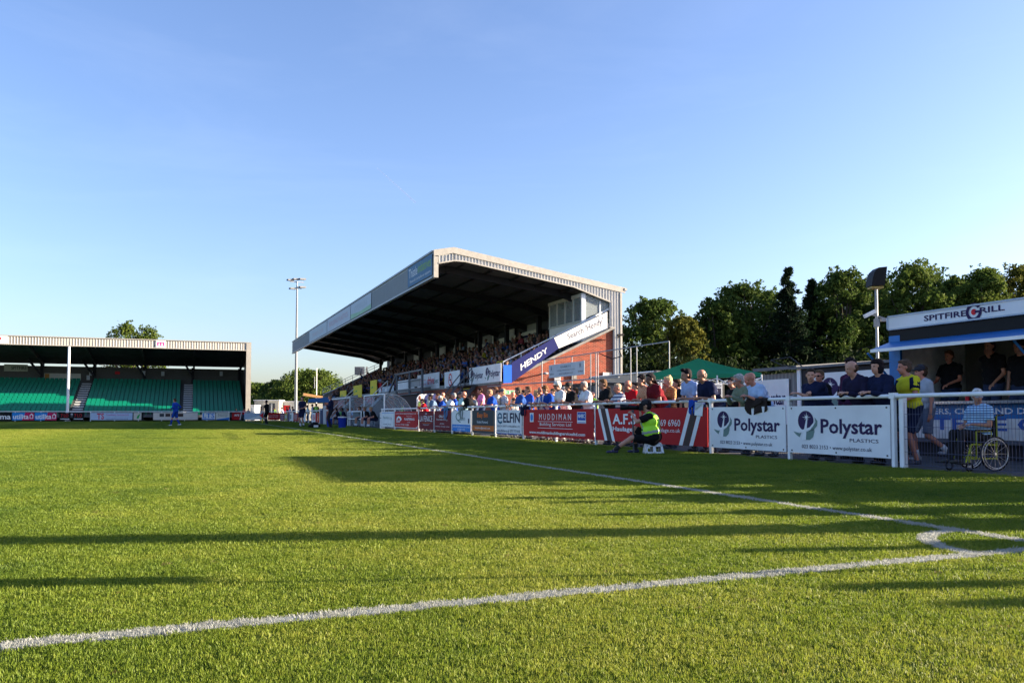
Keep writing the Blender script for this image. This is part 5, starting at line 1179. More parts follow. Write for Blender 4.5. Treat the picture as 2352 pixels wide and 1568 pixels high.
# gazebo
gz = empty('green_gazebo', (0, 0, 0), 0, 'green pop up gazebo behind the spectators', 'gazebo')
ZE = 2.08
def atz(u, v, z): d = ray(u, v); return ORG + d * ((z - CAM_H) / d.z)
Fp, Rp, Lp = atz(1562, 862, ZE), atz(1749, 856, ZE), atz(1471, 864, ZE)
Bp = Fp + (Rp - Fp) + (Lp - Fp); cen = (Rp + Lp) / 2
PK = at_d(1604, 822.5, cen.x * SY + cen.y * CY)
cs_ = [Fp, Rp, Bp, Lp]; mb = MB()
Ng = 8; vs = []; fs = []
for s in range(4):
    p, q = cs_[s], cs_[(s + 1) % 4]
    for i in range(Ng):
        for j in range(Ng):
            def pt(a, b):
                e = p.lerp(q, b); r_ = PK.lerp(e, a); sag = -.10 * math.sin(math.pi * a) * (.4 + .6 * math.sin(math.pi * b)); return (r_.x, r_.y, r_.z + sag)
            o_ = len(vs); vs += [pt(i / Ng, j / Ng), pt((i + 1) / Ng, j / Ng), pt((i + 1) / Ng, (j + 1) / Ng), pt(i / Ng, (j + 1) / Ng)]; fs.append((o_, o_ + 1, o_ + 2, o_ + 3))
    o_ = len(vs); vs += [tuple(p), tuple(q), (q.x, q.y, q.z - .12), (p.x, p.y, p.z - .12)]; fs.append((o_, o_ + 1, o_ + 2, o_ + 3))
mb.add(vs, fs); mb.build('canopy', GREENC, gz)
for p in cs_: MB().bar((p.x, p.y, 0), (p.x, p.y, ZE - .05), .04, .04).build('leg', WHITE, gz)
mb = MB()
for s in range(4):
    p, q = cs_[s], cs_[(s + 1) % 4]
    for i in range(3):
        a = p.lerp(q, i / 3); b = p.lerp(q, (i + 1) / 3)
        mb.bar((a.x, a.y, ZE - .14), (b.x, b.y, ZE - .38), .022, .022); mb.bar((a.x, a.y, ZE - .38), (b.x, b.y, ZE - .14), .022, .022)
mb.build('scissor_frame', WHITE, gz)
for u, v, lb in ((1649, 880, 'paper notice hanging under the right side of the gazebo'), (1550, 874, 'paper notice hanging under the gazebo behind the blonde woman')):
    p = at_d(u, v, cen.x * SY + cen.y * CY - 1.6); o = empty('paper_notice', p, -YAW + .2, lb, 'notice', 'notices hung under the gazebo')
    MB().box(-.14, .14, 0, .01, -.42, 0).build('sheet', WPR, o); panel_art(o, [('btext', INK, 'MATCH', -.11, -.12, .11, -.04, 1), ('rect', INK, -.1, -.35, .1, -.15, 1), ('rect', WPR, -.07, -.3, -.01, -.2, 2)])
# low metal sheds with boards
XD = 14.3
s0, s1, s2 = yx(1752, XD + .3), yx(1848, XD + .3), yx(2060, XD)
sh = empty('metal_shed', (0, 0, 0), 0, 'low grey corrugated metal shed beside the green gazebo', 'shed')
MB().box(XD + .3, XD + 3, s1, s0, 0, 1.9).build('wall', stripes('corrugation_shading_grey', (.12, .12, .13), (.2, .2, .2), 7, 'Y', .5, .6), sh)  # flat wall; light ridges and shaded furrows painted as stripes
MB().prism([(XD + .05, s1, 1.98), (XD + 3.1, s1, 2.2), (XD + 3.1, s1, 2.28), (XD + .05, s1, 2.06)], (0, s0 - s1 + .1, 0)).build('roof', DGREY, sh)
a, b = yx(1745, XD + .25), yx(1812, XD + .25)
board('advertising_board', 'half hidden white board with dark lettering on the grey metal shed', 'advertising board', (XD + .25, a + .7, .55), FACE_W, a + .7 - b, 1.2, BOARDW, plastics_items(a + .7 - b, 1.2), 'boards on the sheds behind the spectators')
sh2 = empty('long_shed', (0, 0, 0), 0, 'long low dark shed behind the leaning men beside the burger van', 'shed')
MB().box(XD, XD + 3, s2, s1 - .05, 0, 1.93).build('wall', DARKST, sh2); MB().prism([(XD - .12, s2, 1.95), (XD + 3.1, s2, 2.1), (XD + 3.1, s2, 2.16), (XD - .12, s2, 2.01)], (0, s1 - s2, 0)).build('roof', DGREY, sh2)
MB().path([(XD, s1 - .1, 2.0), (XD + .1, s1 + .6, 2.1), (XD + .3, s1 + 1.3, 2.28), (XD + .2, s1 + .4, 2.3), (XD, s1 - .3, 2.0)], .015).build('cable', BLACK, sh2)
MB().box(XD - .04, XD, s1 - .25, s1 - .12, .2, 1.95).build('downpipe', BOARDW, sh2)
a, b = yx(1866, XD - .04), yx(2046, XD - .04)
board('advertising_board', 'large white board with an oval logo behind the man in sunglasses', 'advertising board', (XD - .04, a, .6), FACE_W, a - b, 1.22, BOARDW, plastics_items((a - b), 1.22), 'boards on the sheds behind the spectators')

# floodlight pole with camera
fl = empty('lamp_post', U2(2017, 30.5), -YAW, 'grey pole with a big black hooded floodlight and a security camera', 'floodlight')
MB().tube((0, 0, 0), (0, 0, 5.5), .055, 12).build('pole', GALV, fl)
mb = MB()
hood = [(-.27, 0, 5.55), (.20, 0, 5.55), (.24, 0, 5.75), (.31, 0, 6.25), (-.0, 0, 6.22), (-.15, 0, 6.08), (-.23, 0, 5.85)]
mb.prism([(p[0], -.27, p[2]) for p in hood], (0, .54, 0)); hd = mb.build('lamp_head', BLACK, fl)
MB().add([(.215, -.24, 5.57), (.215, .24, 5.57), (.32, .24, 6.23), (.32, -.24, 6.23)], [(0, 1, 2, 3)]).build('lamp_glass', mat('pale_lamp_glass', (.6, .58, .45), .3), hd)
MB().bar((-.24, 0, 5.5), (.2, 0, 5.5), .4, .06).build('bracket', mat('brass_bracket', (.35, .27, .08), .5), fl)
MB().bar((-.5, -.1, 4.42), (-.1, -.1, 4.62), .13, .13).build('camera_body', BOARDW, fl); MB().bar((-.15, 0, 4.5), (.3, -.05, 4.35), .05, .05).bar((.3, -.1, 4.3), (.12, -.1, 4.3), .12, .12).bar((-.08, 0, 4.2), (.08, 0, 4.2), .16, .3).build('camera_bracket', GALV, fl)
for i in range(3):  # unseen boards added to shade the grass inside the fence
    board('advertising_board', 'unseen plain white board added right of the picture to shade the grass', 'advertising board', (XFN - .05, 6.9 - 2.5 * i, .14), FACE_W, 2.35, .82, BOARDW, [], 'boards added for shade on the fence right of the picture', .015)
# masts and things just outside the right edge of the picture that throw their shadows across the grass
m2 = empty('floodlight_mast', (16.5, 1.15, 0), 0, 'floodlight mast standing right of the picture behind the fence', 'floodlight')
MB().tube((0, 0, 0), (0, 0, 15), .22, 14, .16).build('mast', GALV, m2); MB().bar((-.9, 0, 15), (.9, 0, 15), .1, .1).build('crossbar', DGREY, m2); MB().bar((-.9, 0, 15.3), (-.2, 0, 15.3), .5, .4).build('lamp_head', DGREY, m2); MB().bar((.2, 0, 15.3), (.9, 0, 15.3), .5, .4).build('lamp_head', DGREY, m2)
cf = empty('corner_flag', (CORNER.x + .1, CORNER.y - .72, 0), 0, 'corner flag at the corner of the pitch just right of the picture', 'corner flag')
MB().tube((0, 0, 0), (0, 0, 1.55), .018, 8).build('pole', YEL, cf); MB().prism([(0, 0, 1.50), (-.1, .22, 1.46), (-.1, .21, 1.20), (0, 0, 1.20)], (0, .008, 0)).build('flag', REDP, cf)

# ---------------------------------------------------------------- burger van
XV = 13.4
van = empty('burger_van', (0, 0, 0), 0, 'white and blue burger van with its serving hatch open', 'food van')
yv1 = yx(2047, XV); yv0 = yv1 - 6.4
ZR = 2.83
VW = mat('van_white', (.66, .67, .66), .35); VB = mat('van_blue', (.02, .15, .42), .4, spec=.25)
def atv(u, v): return at_x(u, v, XV)
zc = at_x(2300, 919, XV - .2).z
zh = atv(2047, 757).z - .02
mb = MB(); mb.box(XV, XV + 2.1, yv1 - .12, yv1, .35, 2.5); mb.box(XV + 2.0, XV + 2.1, yv0, yv1 - .12, .35, 2.5); mb.box(XV, XV + 2.0, yv0, yv0 + .1, .35, 2.5)
mb.build('body', VW, van)
MB().box(XV - .02, XV + .0, yv0, yv1, .36, zc - .30).build('lower_panel', VW, van)
MB().box(XV - .025, XV + .0, yv0, yv1, zc - .32, zc - .06).build('upper_panel', VB, van)
MB().box(XV - .035, XV + .02, yv1 - .28, yv1 + .0, .36, 2.42).build('corner_panel', VB, van)
MB().box(XV - .01, XV + 2.1, yv0, yv1, 2.5, 2.56).box(XV - .0, XV + .05, yv0, yv1, 2.12, 2.5).build('roof', DARKST, van)
MB().box(XV, XV + 2.0, yv0, yv1, .28, .36).build('floor', DGREY, van)
MB().box(XV - .2, XV + .55, yv0, yv1 - .35, zc - .05, zc).build('counter', STEEL, van)
MB().box(XV + .15, XV + .55, yv0 + .1, yv1 - .4, .4, zc - .06).build('inner_unit', STEEL, van)
MB().box(XV + 1.93, XV + 1.99, yv0 + .1, yv1 - .15, 1.0, 2.45).build('back_panel', mat('grey_interior', (.17, .16, .15), .45), van)
for y in (yv1 - 1.6, yv1 - 2.5): MB().box(XV + 1.85, XV + 1.94, y - .05, y + .05, 1.0, 2.45).build('upright', STEEL, van)
MB().box(XV + 1.4, XV + 1.9, yv1 - 3.0, yv1 - 1.7, 1.05, 1.32).build('griddle_hood', STEEL, van)
MB().box(XV + 1.88, XV + 1.93, yv1 - 3.4, yv1 - 3.1, 1.9, 2.3).build('menu_board', CHAR, van)
MB().box(XV - .03, XV + .02, yv0, yv1, at_x(2047, 792, XV).z - .04, zh).build('black_band', BLACK, van)
sg = MB().box(XV - .07, XV + .1, yv0, yv1, zh, ZR).build('sign_panel', BOARDW, van)
hs = ZR - zh
def van_text(parent, s, colr, u0, u1, z0, z1, bold=True, X=XV - .075):
    ya, yb = yx(u0, X), yx(u1, X); vs, fs, a, b, c, d = text_geo(s, bold)
    MB().add([(X - .002, ya - (v[0] - a) / (b - a) * (ya - yb), z0 + (v[1] - c) / (d - c) * (z1 - z0)) for v in vs], fs).build('lettering', colr, parent)
van_text(sg, 'SPITFIRE', PURP, 2126, 2224, zh + .32 * hs, zh + .70 * hs); van_text(sg, 'RILL', PURP, 2255, 2313, zh + .38 * hs, zh + .74 * hs)
yc = yx(2241, XV - .08); zz = zh + .52 * hs
def disc(r0, r1, a0, a1, X, m, nm, par, n=28):
    mb = MB(); vs = []
    for i in range(n + 1):
        a = a0 + (a1 - a0) * i / n
        for r_ in (r0, r1): vs.append((X, yc - r_ * math.cos(a), zz + r_ * math.sin(a)))
    mb.add(vs, [(2 * i, 2 * i + 1, 2 * i + 3, 2 * i + 2) for i in range(n)]); mb.build(nm, m, par)
disc(.105, .165, R(35), R(360), XV - .08, PURP, 'emblem', sg); disc(.0, .055, 0, 6.283, XV - .08, REDP, 'emblem', sg)
MB().box(XV - .0815, XV - .0795, yc - .16, yc - .02, zz - .02, zz + .02).build('emblem', PURP, sg)
mb = MB(); mb.box(XV - .09, XV - .07, yv0, yv1, ZR - .03, ZR + .0); mb.box(XV - .09, XV - .07, yv0, yv1, zh, zh + .03); mb.box(XV - .09, XV - .07, yv1 - .03, yv1, zh, ZR); mb.build('sign_frame', PALEG, sg)
van_text(van, 'BURGERS, CHIPS AND DRINKS', WPR, 2085, 2440, zc - .26, zc - .13, X=XV - .027)
van_text(van, 'SPITFIRE GRILL', M('van_letter_blue', .03, .1, .4), 2070, 2560, .52, .76, X=XV - .022)
# open hatch (awning) and struts
XO = 12.45; zo = at_x(2003, 806, XO).z; zi = at_x(2047, 792, XV).z + .0
ya_, yb_ = yx(2003, XO), yv0
mb = MB(); mb.prism([(XV, yv1, zi + .03), (XO, ya_, zo), (XO, ya_, zo + .03), (XV, yv1, zi + .06)], (0, yb_ - yv1, 0)); aw = mb.build('hatch_flap', VB, van)
mb = MB(); mb.bar((XO, ya_, zo), (XO, ya_ + yb_ - yv1, zo), .05, .06); mb.bar((XO, ya_, zo), (XV, yv1, zi), .04, .05); mb.build('hatch_edge', WHITE, aw)
for y in (yv1 - .25, yv1 - 3.4): MB().tube((XO + .15, y + .05, zo - .02), (XV - .02, y - .1, zc + .15), .022, 8).build('strut', VB, van)
MB().box(XV + .1, XV + .12, yv0, yv1, .0, .3).build('gap_shade_sheet', DARKST, van)  # dark sheet standing in for the shade in the gap under the van
for y in (yv0 + 2.2, yv0 + 3.0):
    wl_ = MB().tube((XV + .15, y, .3), (XV + .35, y, .3), .3, 20).build('wheel', BLACK, van)

for i, (u, h, m_) in enumerate(((2125, .2, REDP), (2133, .19, YEL), (2142, .22, BOARDW), (2222, .16, REDP), (2240, .24, BLUE))):
    p = at_x(u, 919, XV - .05); o = empty('sauce_bottle', (XV - .05, p.y, zc), 0, ['red sauce bottle at the left end of the van counter', 'yellow sauce bottle on the van counter', 'white bottle on the van counter', 'short red tub behind the wheelchair man on the counter', 'blue carton on the van counter'][i], 'bottle', 'bottles on the burger van counter')
    MB().tube((0, 0, 0), (0, 0, h * .7), .035, 10).build('bottle_body', m_, o); MB().tube((0, 0, h * .7), (0, 0, h), .03, 10, .008).build('nozzle', m_, o)
# ---------------------------------------------------------------- people
SKINS = {'fair': (.50, .25, .17), 'tan': (.40, .19, .12), 'ruddy': (.50, .20, .13), 'brown': (.15, .07, .045), 'dark': (.07, .035, .025)}
def skin_mat(k):
    return mat('skin_' + k, SKINS[k], .5, var=.1, scale=12)
EYE = mat('eye_dark', (.03, .02, .02), .3); 
def lips(k): c = SKINS[k]; return mat('lips_' + k, (c[0] * .75, c[1] * .45, c[2] * .45), .5)
def cloth(name, r, g, b): return mat('cloth_' + name, (r, g, b), .95, var=.14, scale=9, bump=.35, spec=.08)
WSC = bpy.data.scenes.new('workshop')
def remesh(mb, voxel, smooth=2):
    me = mb.mesh('tmp', []); ob = bpy.data.objects.new('tmp', me); WSC.collection.objects.link(ob)
    r = ob.modifiers.new('r', 'REMESH'); r.mode = 'VOXEL'; r.voxel_size = voxel; r.use_smooth_shade = True
    if smooth: s = ob.modifiers.new('s', 'SMOOTH'); s.iterations = smooth; s.factor = .5
    WSC.view_layers[0].update(); dg = WSC.view_layers[0].depsgraph
    out = bpy.data.meshes.new_from_object(ob.evaluated_get(dg)); bpy.data.objects.remove(ob); bpy.data.meshes.remove(me); return out
def ik(S, T, l1, l2, hint):
    d = T - S; L_ = d.length
    if L_ > (l1 + l2) * .995: T = S + d.normalized() * (l1 + l2) * .995; d = T - S; L_ = d.length
    a = (l1 * l1 - l2 * l2 + L_ * L_) / (2 * L_); h = math.sqrt(max(l1 * l1 - a * a, 0)); n = d.normalized()
    hn = hint - n * hint.dot(n); hn = hn.normalized() if hn.length > 1e-4 else n.orthogonal()
    return S + n * a + hn * h, T
V = Vector
def hand(mb, W_, d, palm, side, s, curl=.5):
    """wrist W_, pointing d, palm normal"""
    d = d.normalized(); palm = (palm - d * palm.dot(d)).normalized(); lat = d.cross(palm) * side
    c = W_ + d * .05 * s
    for k in (-.022, 0, .022): mb.cap(W_ + lat * k * .6 * s, W_ + d * .085 * s + lat * k * s, .014 * s, .013 * s, 8)
    for i, (o, ln) in enumerate(((-.03, .072), (-.01, .08), (.01, .075), (.029, .06))):
        p0 = W_ + d * .09 * s + lat * o * s; d1 = (d + palm * curl).normalized(); d2 = (d + palm * (curl * 2.6)).normalized()
        p1 = p0 + d1 * ln * .5 * s; p2 = p1 + d2 * ln * .5 * s
        mb.cap(p0, p1, .0095 * s, .009 * s, 7); mb.cap(p1, p2, .009 * s, .0075 * s, 7)
    t0 = W_ + d * .03 * s - lat * .03 * s; t1 = t0 + (d * .8 - lat * .7 + palm * .3).normalized() * .04 * s; t2 = t1 + (d + palm * .5).normalized() * .028 * s
    mb.cap(t0, t1, .012 * s, .010 * s, 7); mb.cap(t1, t2, .010 * s, .008 * s, 7)

jit = random.Random(31)
from mathutils import noise as mnoise
def creases(me, amp, fr=9.0, seed=0.0):
    n_ = len(me.vertices); c = np.empty(n_ * 3, 'f'); me.vertices.foreach_get('co', c); c = c.reshape(-1, 3)
    nn_ = np.empty(n_ * 3, 'f'); me.vertices.foreach_get('normal', nn_); nn_ = nn_.reshape(-1, 3)
    x, y, z = c.T; s1 = np.sin(x * fr * 1.9 + z * fr * 2.6 + seed) * np.sin(y * fr * 2.3 - z * fr * 1.1 + seed * 1.7)
    s2 = np.sin(x * fr * 4.1 - z * fr * 3.3 + seed * 2.1 + 2 * s1) * np.sin(y * fr * 4.6 + z * fr * 2.2 + seed * .6)
    c = c + nn_ * (amp * .55 * (s1 + .6 * s2))[:, None]; me.vertices.foreach_set('co', c.astype('f').ravel()); me.update()
def person(label, loc, facing, H=1.76, pose='stand', lean=0, hands=None, skin='fair', hair='short', hairc=(.03, .02, .015), shirt=None, sleeve='short',
           legs=None, shorts=False, shoes=(.02, .02, .02), hat=None, glasses=False, head_yaw=0, head_pitch=0, build=1.0, feet=None, hips=None, fine=True,
           extra=None, group=None, female=False, side_lean=0, knee_out=None, vest=None, cat='person', socks=None, tie=None):
    """facing: rotation about z (0 = facing +Y).  Local frame: +Y forward, +X right hand side"""
    s = H / 1.72; bw = build * 1.14; lean = lean + jit.uniform(-3, 3); head_yaw = head_yaw + jit.uniform(-16, 16); head_pitch = head_pitch + jit.uniform(-4, 4); side_lean = side_lean + jit.uniform(-3, 3)
    o = empty('person', loc, facing, label, cat, group)
    hipz = .93 * s; PEL = V((0, 0, hipz)) if hips is None else V(hips)
    rx = Matrix.Rotation(-R(lean), 3, 'X') @ Matrix.Rotation(R(side_lean), 3, 'Y')
    T = lambda x, y, z: PEL + rx @ V((x * s, y * s, z * s))      # torso frame
    chest = T(0, .0, .38); neck0 = T(0, -.01, .50); neck1 = PEL + rx @ V((0, .01 * s, .54 * s)) + V((0, .012 * s, .02 * s))
    hq = Matrix.Rotation(R(head_yaw), 3, 'Z') @ Matrix.Rotation(R(head_pitch - 5), 3, 'X')
    HC = neck1 + V((0, .01 * s, .09 * s)) + hq @ V((0, .015 * s, .02 * s))
    Hd = lambda x, y, z: HC + hq @ V((x * s, y * s, z * s))
    sh = [T(-.175 * bw ** .5, -.005, .455), T(.175 * bw ** .5, -.005, .455)]
    hp = [PEL + V((-.09 * s, 0, -.03 * s)), PEL + V((.09 * s, 0, -.03 * s))]
    if feet is None: feet = [V((-.11 * s, 0, .08 * s)), V((.11 * s, 0.02, .08 * s))]
    feet = [V(f) for f in feet]
    knees = []
    for i in (0, 1):
        hint = V((0, 1, 0)) if knee_out is None else V(knee_out[i]); k, f = ik(hp[i], feet[i], .44 * s, .43 * s, hint); knees.append(k); feet[i] = f
    if hands is None: hands = [T(-.24, .06, -.10), T(.24, .06, -.10)]
    hands = [V(h) for h in hands]; elb = []
    for i in (0, 1):
        sgn = -1 if i == 0 else 1; e, t = ik(sh[i], hands[i], .29 * s, .26 * s, V((sgn * .55, -.6, -.5))); elb.append(e); hands[i] = t
    # --- body
    mb = MB(); n = 10
    mb.ball(T(0, 0, .02), V((.165 * bw, .115 * bw, .13)) * s, 14, 9, rot=rx); mb.ball(T(0, .012, .17), V((.145 * bw, .105 * bw ** 1.3, .15)) * s, 14, 9, rot=rx)
    mb.ball(T(0, .0, .35), V((.168 * bw ** .7, .115 * bw, .17)) * s, 14, 9, rot=rx)
    mb.cap(T(-.14, -.01, .455), T(.14, -.01, .455), .058 * s, .058 * s)
    for g in (-1, 1): mb.cap(T(g * .02, -.015, .53), T(g * .13, -.01, .465), .052 * s, .055 * s)
    if female: mb.ball(T(-.075, .095, .33), .062 * s); mb.ball(T(.075, .095, .33), .062 * s)
    mb.cap(neck0, neck1 + V((0, .01 * s, .02 * s)), .062 * s, .054 * s)
    # head
    mb.ball(Hd(0, -.012, .035), V((.077, .098, .092)) * s, 16, 12, rot=hq); mb.ball(Hd(0, .022, -.035), V((.060, .070, .082)) * s, 14, 10, rot=hq)
    mb.ball(Hd(0, .062, -.085), V((.028, .022, .02)) * s, 10, 8, rot=hq)
    mb.cap(Hd(0, .086, .012), Hd(0, .108, -.022), .009 * s, .015 * s, 8); mb.ball(Hd(0, .078, .028), V((.05, .016, .011)) * s, 10, 6, rot=hq)
    mb.ball(Hd(0, .083, -.055), V((.024, .012, .012)) * s, 8, 6, rot=hq)
    for g in (-1, 1): mb.ball(Hd(g * .077, -.01, -.0), V((.012, .022, .032)) * s, 8, 6, rot=hq)
    for i in (0, 1):
        g = -1 if i == 0 else 1; hw = [.05, .040, .031, .025]
        mb.cap(sh[i], elb[i], .048 * s * bw ** .5, .038 * s, n); mb.cap(elb[i], hands[i], .038 * s, .025 * s, n)
        hd_dir = (hands[i] - elb[i]).normalized(); hand(mb, hands[i], hd_dir + V((-g * .25, 0, -.15)), V((-g * .2, -.1, -1)) if abs(hd_dir.z) < .75 else V((-g, 0, 0)), g, s, .5 if pose == 'stand' else .9)
        mb.cap(hp[i], knees[i], .088 * s * bw ** .6, .056 * s, n); mid_ = knees[i].lerp(feet[i], .3); mb.cap(knees[i], mid_ + V((0, -.012 * s, 0)), .054 * s, .056 * s, n); mb.cap(mid_, feet[i], .052 * s, .036 * s, n)
        mb.cap(feet[i] + V((0, -.03, -.045)) * s, feet[i] + V((0, .13, -.05)) * s, .036 * s, .03 * s, 8)
    body = remesh(mb, (.0135 if fine else .022) * s, 2 if fine else 1); body.name = 'body'
    nmats = [skin_mat(skin), EYE, lips(skin)]
    for m_ in nmats: body.materials.append(m_)
    if fine:
        nf = len(body.polygons); c = np.empty(nf * 3, 'f'); body.polygons.foreach_get('center', c); c = c.reshape(-1, 3); mi = np.zeros(nf, 'i')
        for g in (-1, 1): q = np.array(Hd(g * .032, .088, .012)); mi[((c - q) ** 2).sum(1) < (.0135 * s) ** 2] = 1
        q = np.array(Hd(0, .094, -.055)); dd = (c - q); mi[(dd[:, 2] ** 2 * 5 + dd[:, 0] ** 2 + dd[:, 1] ** 2) < (.024 * s) ** 2] = 2
        body.polygons.foreach_set('material_index', mi)
    body.polygons.foreach_set('use_smooth', [True] * len(body.polygons))
    put(bpy.data.objects.new('body', body), o)
    vx = (.017 if fine else .028) * s
    # --- shirt
    e_ = .016
    sm = shirt if shirt is not None else cloth('grey', .2, .2, .22)
    mb = MB(); loose = 1.06
    mb.ball(T(0, .0, .34), V((.168 * bw ** .7 + e_, .115 * bw + e_, .175 + e_)) * s, 14, 9, rot=rx); mb.ball(T(0, .012, .17), V((.145 * bw + e_ + .012, .105 * bw ** 1.3 + e_ + .008, .16)) * s, 14, 9, rot=rx)
    mb.tube(T(0, .006, .17), T(0, .004, -.03 if pose != 'sit' else .0), .158 * bw * s, 14, .168 * bw * s) if False else None
    mb.ball(T(0, .004, .04), V((.163 * bw + e_, .118 * bw + e_, .12)) * s, 14, 9, rot=rx)
    mb.cap(T(-.14, -.01, .452), T(.14, -.01, .452), (.058 + e_) * s, (.058 + e_) * s)
    for g in (-1, 1): mb.cap(T(g * .03, -.015, .515), T(g * .13, -.01, .465), .058 * s, (.055 + e_) * s)
    if female: mb.ball(T(-.075, .1, .33), .07 * s); mb.ball(T(.075, .1, .33), .07 * s)
    for i in (0, 1):
        r0 = (.048 * bw ** .5 + e_) * s
        if sleeve == 'none': continue
        if sleeve == 'short': en = sh[i].lerp(elb[i], .72); mb.cap(sh[i], sh[i].lerp(elb[i], .4), r0, r0, n); mb.tube(sh[i].lerp(elb[i], .1), en, r0, 12, r0 * .98)
        else: mb.cap(sh[i], elb[i], r0, (.038 + e_) * s, n); mb.tube(elb[i], elb[i].lerp(hands[i], .93), (.038 + e_) * s, 12, (.026 + e_) * s)
    mb.tube(T(0, -.012, .49), T(0, -.006, .535), (.062 + .018) * s, 12, .068 * s)
    me = remesh(mb, vx, 1); creases(me, (.011 if fine else .008) * s, 10, H * 50)
    me.materials.append(sm); me.polygons.foreach_set('use_smooth', [True] * len(me.polygons)); put(bpy.data.objects.new('shirt', me), o)
    if vest is not None:
        mb = MB(); ev = .034
        mb.ball(T(0, .0, .34), V((.168 * bw ** .7 + ev, .115 * bw + ev, .175 + ev)) * s, 14, 9, rot=rx); mb.ball(T(0, .012, .15), V((.155 * bw + ev, .112 * bw + ev, .22)) * s, 14, 9, rot=rx)
        mb.cap(T(-.12, -.01, .462), T(.12, -.01, .462), (.058 + ev) * s, (.058 + ev) * s)
        me = remesh(mb, vx, 1); me.materials.append(vest); me.materials.append(mat('reflective_tape', (.30, .32, .34), .3)); nf = len(me.polygons)
        c = np.empty(nf * 3, 'f'); me.polygons.foreach_get('center', c); c = c.reshape(-1, 3); inv = np.array((rx.transposed())); lc = (c - np.array(PEL)) @ inv.T / s
        mi = ((abs(lc[:, 2] - .13) < .025) | ((abs(abs(lc[:, 0]) - .1 + (lc[:, 2] - .3) * .15) < .024) & (lc[:, 2] > .15))).astype('i'); me.polygons.foreach_set('material_index', mi)
        me.polygons.foreach_set('use_smooth', [True] * nf); put(bpy.data.objects.new('safety_vest', me), o)
    # --- trousers or shorts
    lm = legs if legs is not None else cloth('denim', .03, .045, .09)
    mb = MB(); mb.ball(T(0, 0, .0), V((.165 * bw + .012, .118 * bw + .01, .12)) * s, 14, 9, rot=rx)
    for i in (0, 1):
        r0 = .094 * s * bw ** .6
        if shorts: mb.cap(hp[i], hp[i].lerp(knees[i], .6), r0 * 1.05, .085 * s, n); mb.tube(hp[i].lerp(knees[i], .3), hp[i].lerp(knees[i], .92), .09 * s, 12, .088 * s)
        else: mb.cap(hp[i], knees[i], r0 + .006, .068 * s, n); mb.cap(knees[i], knees[i].lerp(feet[i], .3), .068 * s, .064 * s, n); mb.tube(knees[i].lerp(feet[i], .1), feet[i] + V((0, 0, -.03 * s)), .064 * s, 12, .056 * s)
    me = remesh(mb, vx, 1); creases(me, .009 * s, 9, H * 70)
    me.materials.append(lm); me.polygons.foreach_set('use_smooth', [True] * len(me.polygons)); put(bpy.data.objects.new('shorts' if shorts else 'trousers', me), o)
    SHM = mat('shoe_%.2f_%.2f_%.2f' % tuple(shoes), shoes, .5)
    for i in (0, 1):
        mb = MB(); f = feet[i]; mb.cap(f + V((0, -.035, -.04)) * s, f + V((0, .03, -.042)) * s, .047 * s, .044 * s, 10); mb.ball(f + V((0, .10, -.052)) * s, V((.046, .075, .032)) * s, 12, 8)
        so = mb.build('shoe', SHM, o, smooth=True)
        if socks is not None: MB().tube(f + V((0, 0, -.02 * s)), f.lerp(knees[i], .28 if socks[3] < .5 else .75), .046 * s, 12, .052 * s if socks[3] < .5 else .066 * s).build('sock', mat('sock_%.2f_%.2f_%.2f' % socks[:3], socks[:3], .9), o, smooth=True)
    # --- hair / hat
    if hair != 'bald':
        mb = MB(); hc_ = mat('hair_%.2f_%.2f_%.2f' % tuple(hairc), hairc, .8, var=.4, scale=40, bump=.6, spec=.12)
        if hair == 'receding': mb.ball(Hd(0, -.035, .005), V((.088, .086, .082)) * s, 14, 10, rot=hq)
        elif hair == 'fringe_round':   # bald crown, hair at the back and sides
            mb.ball(Hd(0, -.042, -.012), V((.092, .080, .062)) * s, 14, 10, rot=hq)
        else:
            mb.ball(Hd(0, -.030, .052), V((.088, .104, .094)) * s, 16, 10, rot=hq); mb.ball(Hd(0, -.050, -.006), V((.086, .078, .084)) * s, 12, 8, rot=hq); mb.ball(Hd(0, .03, .105), V((.064, .056, .030)) * s, 12, 8, rot=hq)
        if hair == 'bob':
            mb.ball(Hd(0, -.03, -.02), V((.098, .085, .115)) * s, 14, 10, rot=hq); mb.ball(Hd(0, .06, .075), V((.062, .035, .03)) * s, 10, 8, rot=hq)
        if hair == 'long':
            mb.ball(Hd(0, -.045, -.03), V((.09, .07, .12)) * s, 12, 10, rot=hq); mb.cap(Hd(0, -.06, -.05), Hd(0, -.10, -.22), .06 * s, .04 * s)
        if hair == 'bun': mb.ball(Hd(0, -.06, .12), .05 * s); mb.ball(Hd(0, -.045, -.02), V((.085, .07, .09)) * s, 12, 10, rot=hq)
        if hair == 'dreads':
            for i in range(14):
                a = -2.6 + i * .16 * 1.25; x = .07 * math.sin(a + 1.57); mb.cap(Hd(x, -.05, .05), Hd(x * 1.5, -.12 - .02 * (i % 3), -.08 - .03 * (i % 4)), .02 * s, .014 * s, 6); mb.cap(Hd(x * 1.5, -.12 - .02 * (i % 3), -.08 - .03 * (i % 4)), Hd(x * 1.7, -.16, -.22), .014 * s, .009 * s, 6)
            mb.ball(Hd(0, -.06, .03), V((.095, .09, .09)) * s, 12, 9, rot=hq)
        if hair == 'curly':
            rr = random.Random(int(H * 1000))
            for i in range(30):
                a = rr.uniform(0, 6.28); b = rr.uniform(.0, 1.5); mb.ball(Hd(.08 * math.sin(b) * math.cos(a), -.025 + .09 * math.sin(b) * math.sin(a), .05 + .09 * math.cos(b)), .024 * s, 6, 5)
        if hair == 'quiff': mb.ball(Hd(0, .05, .12), V((.06, .05, .035)) * s, 10, 8, rot=hq)
        mb.build('hair', hc_, o, smooth=True) if hair in ('curly',) else None
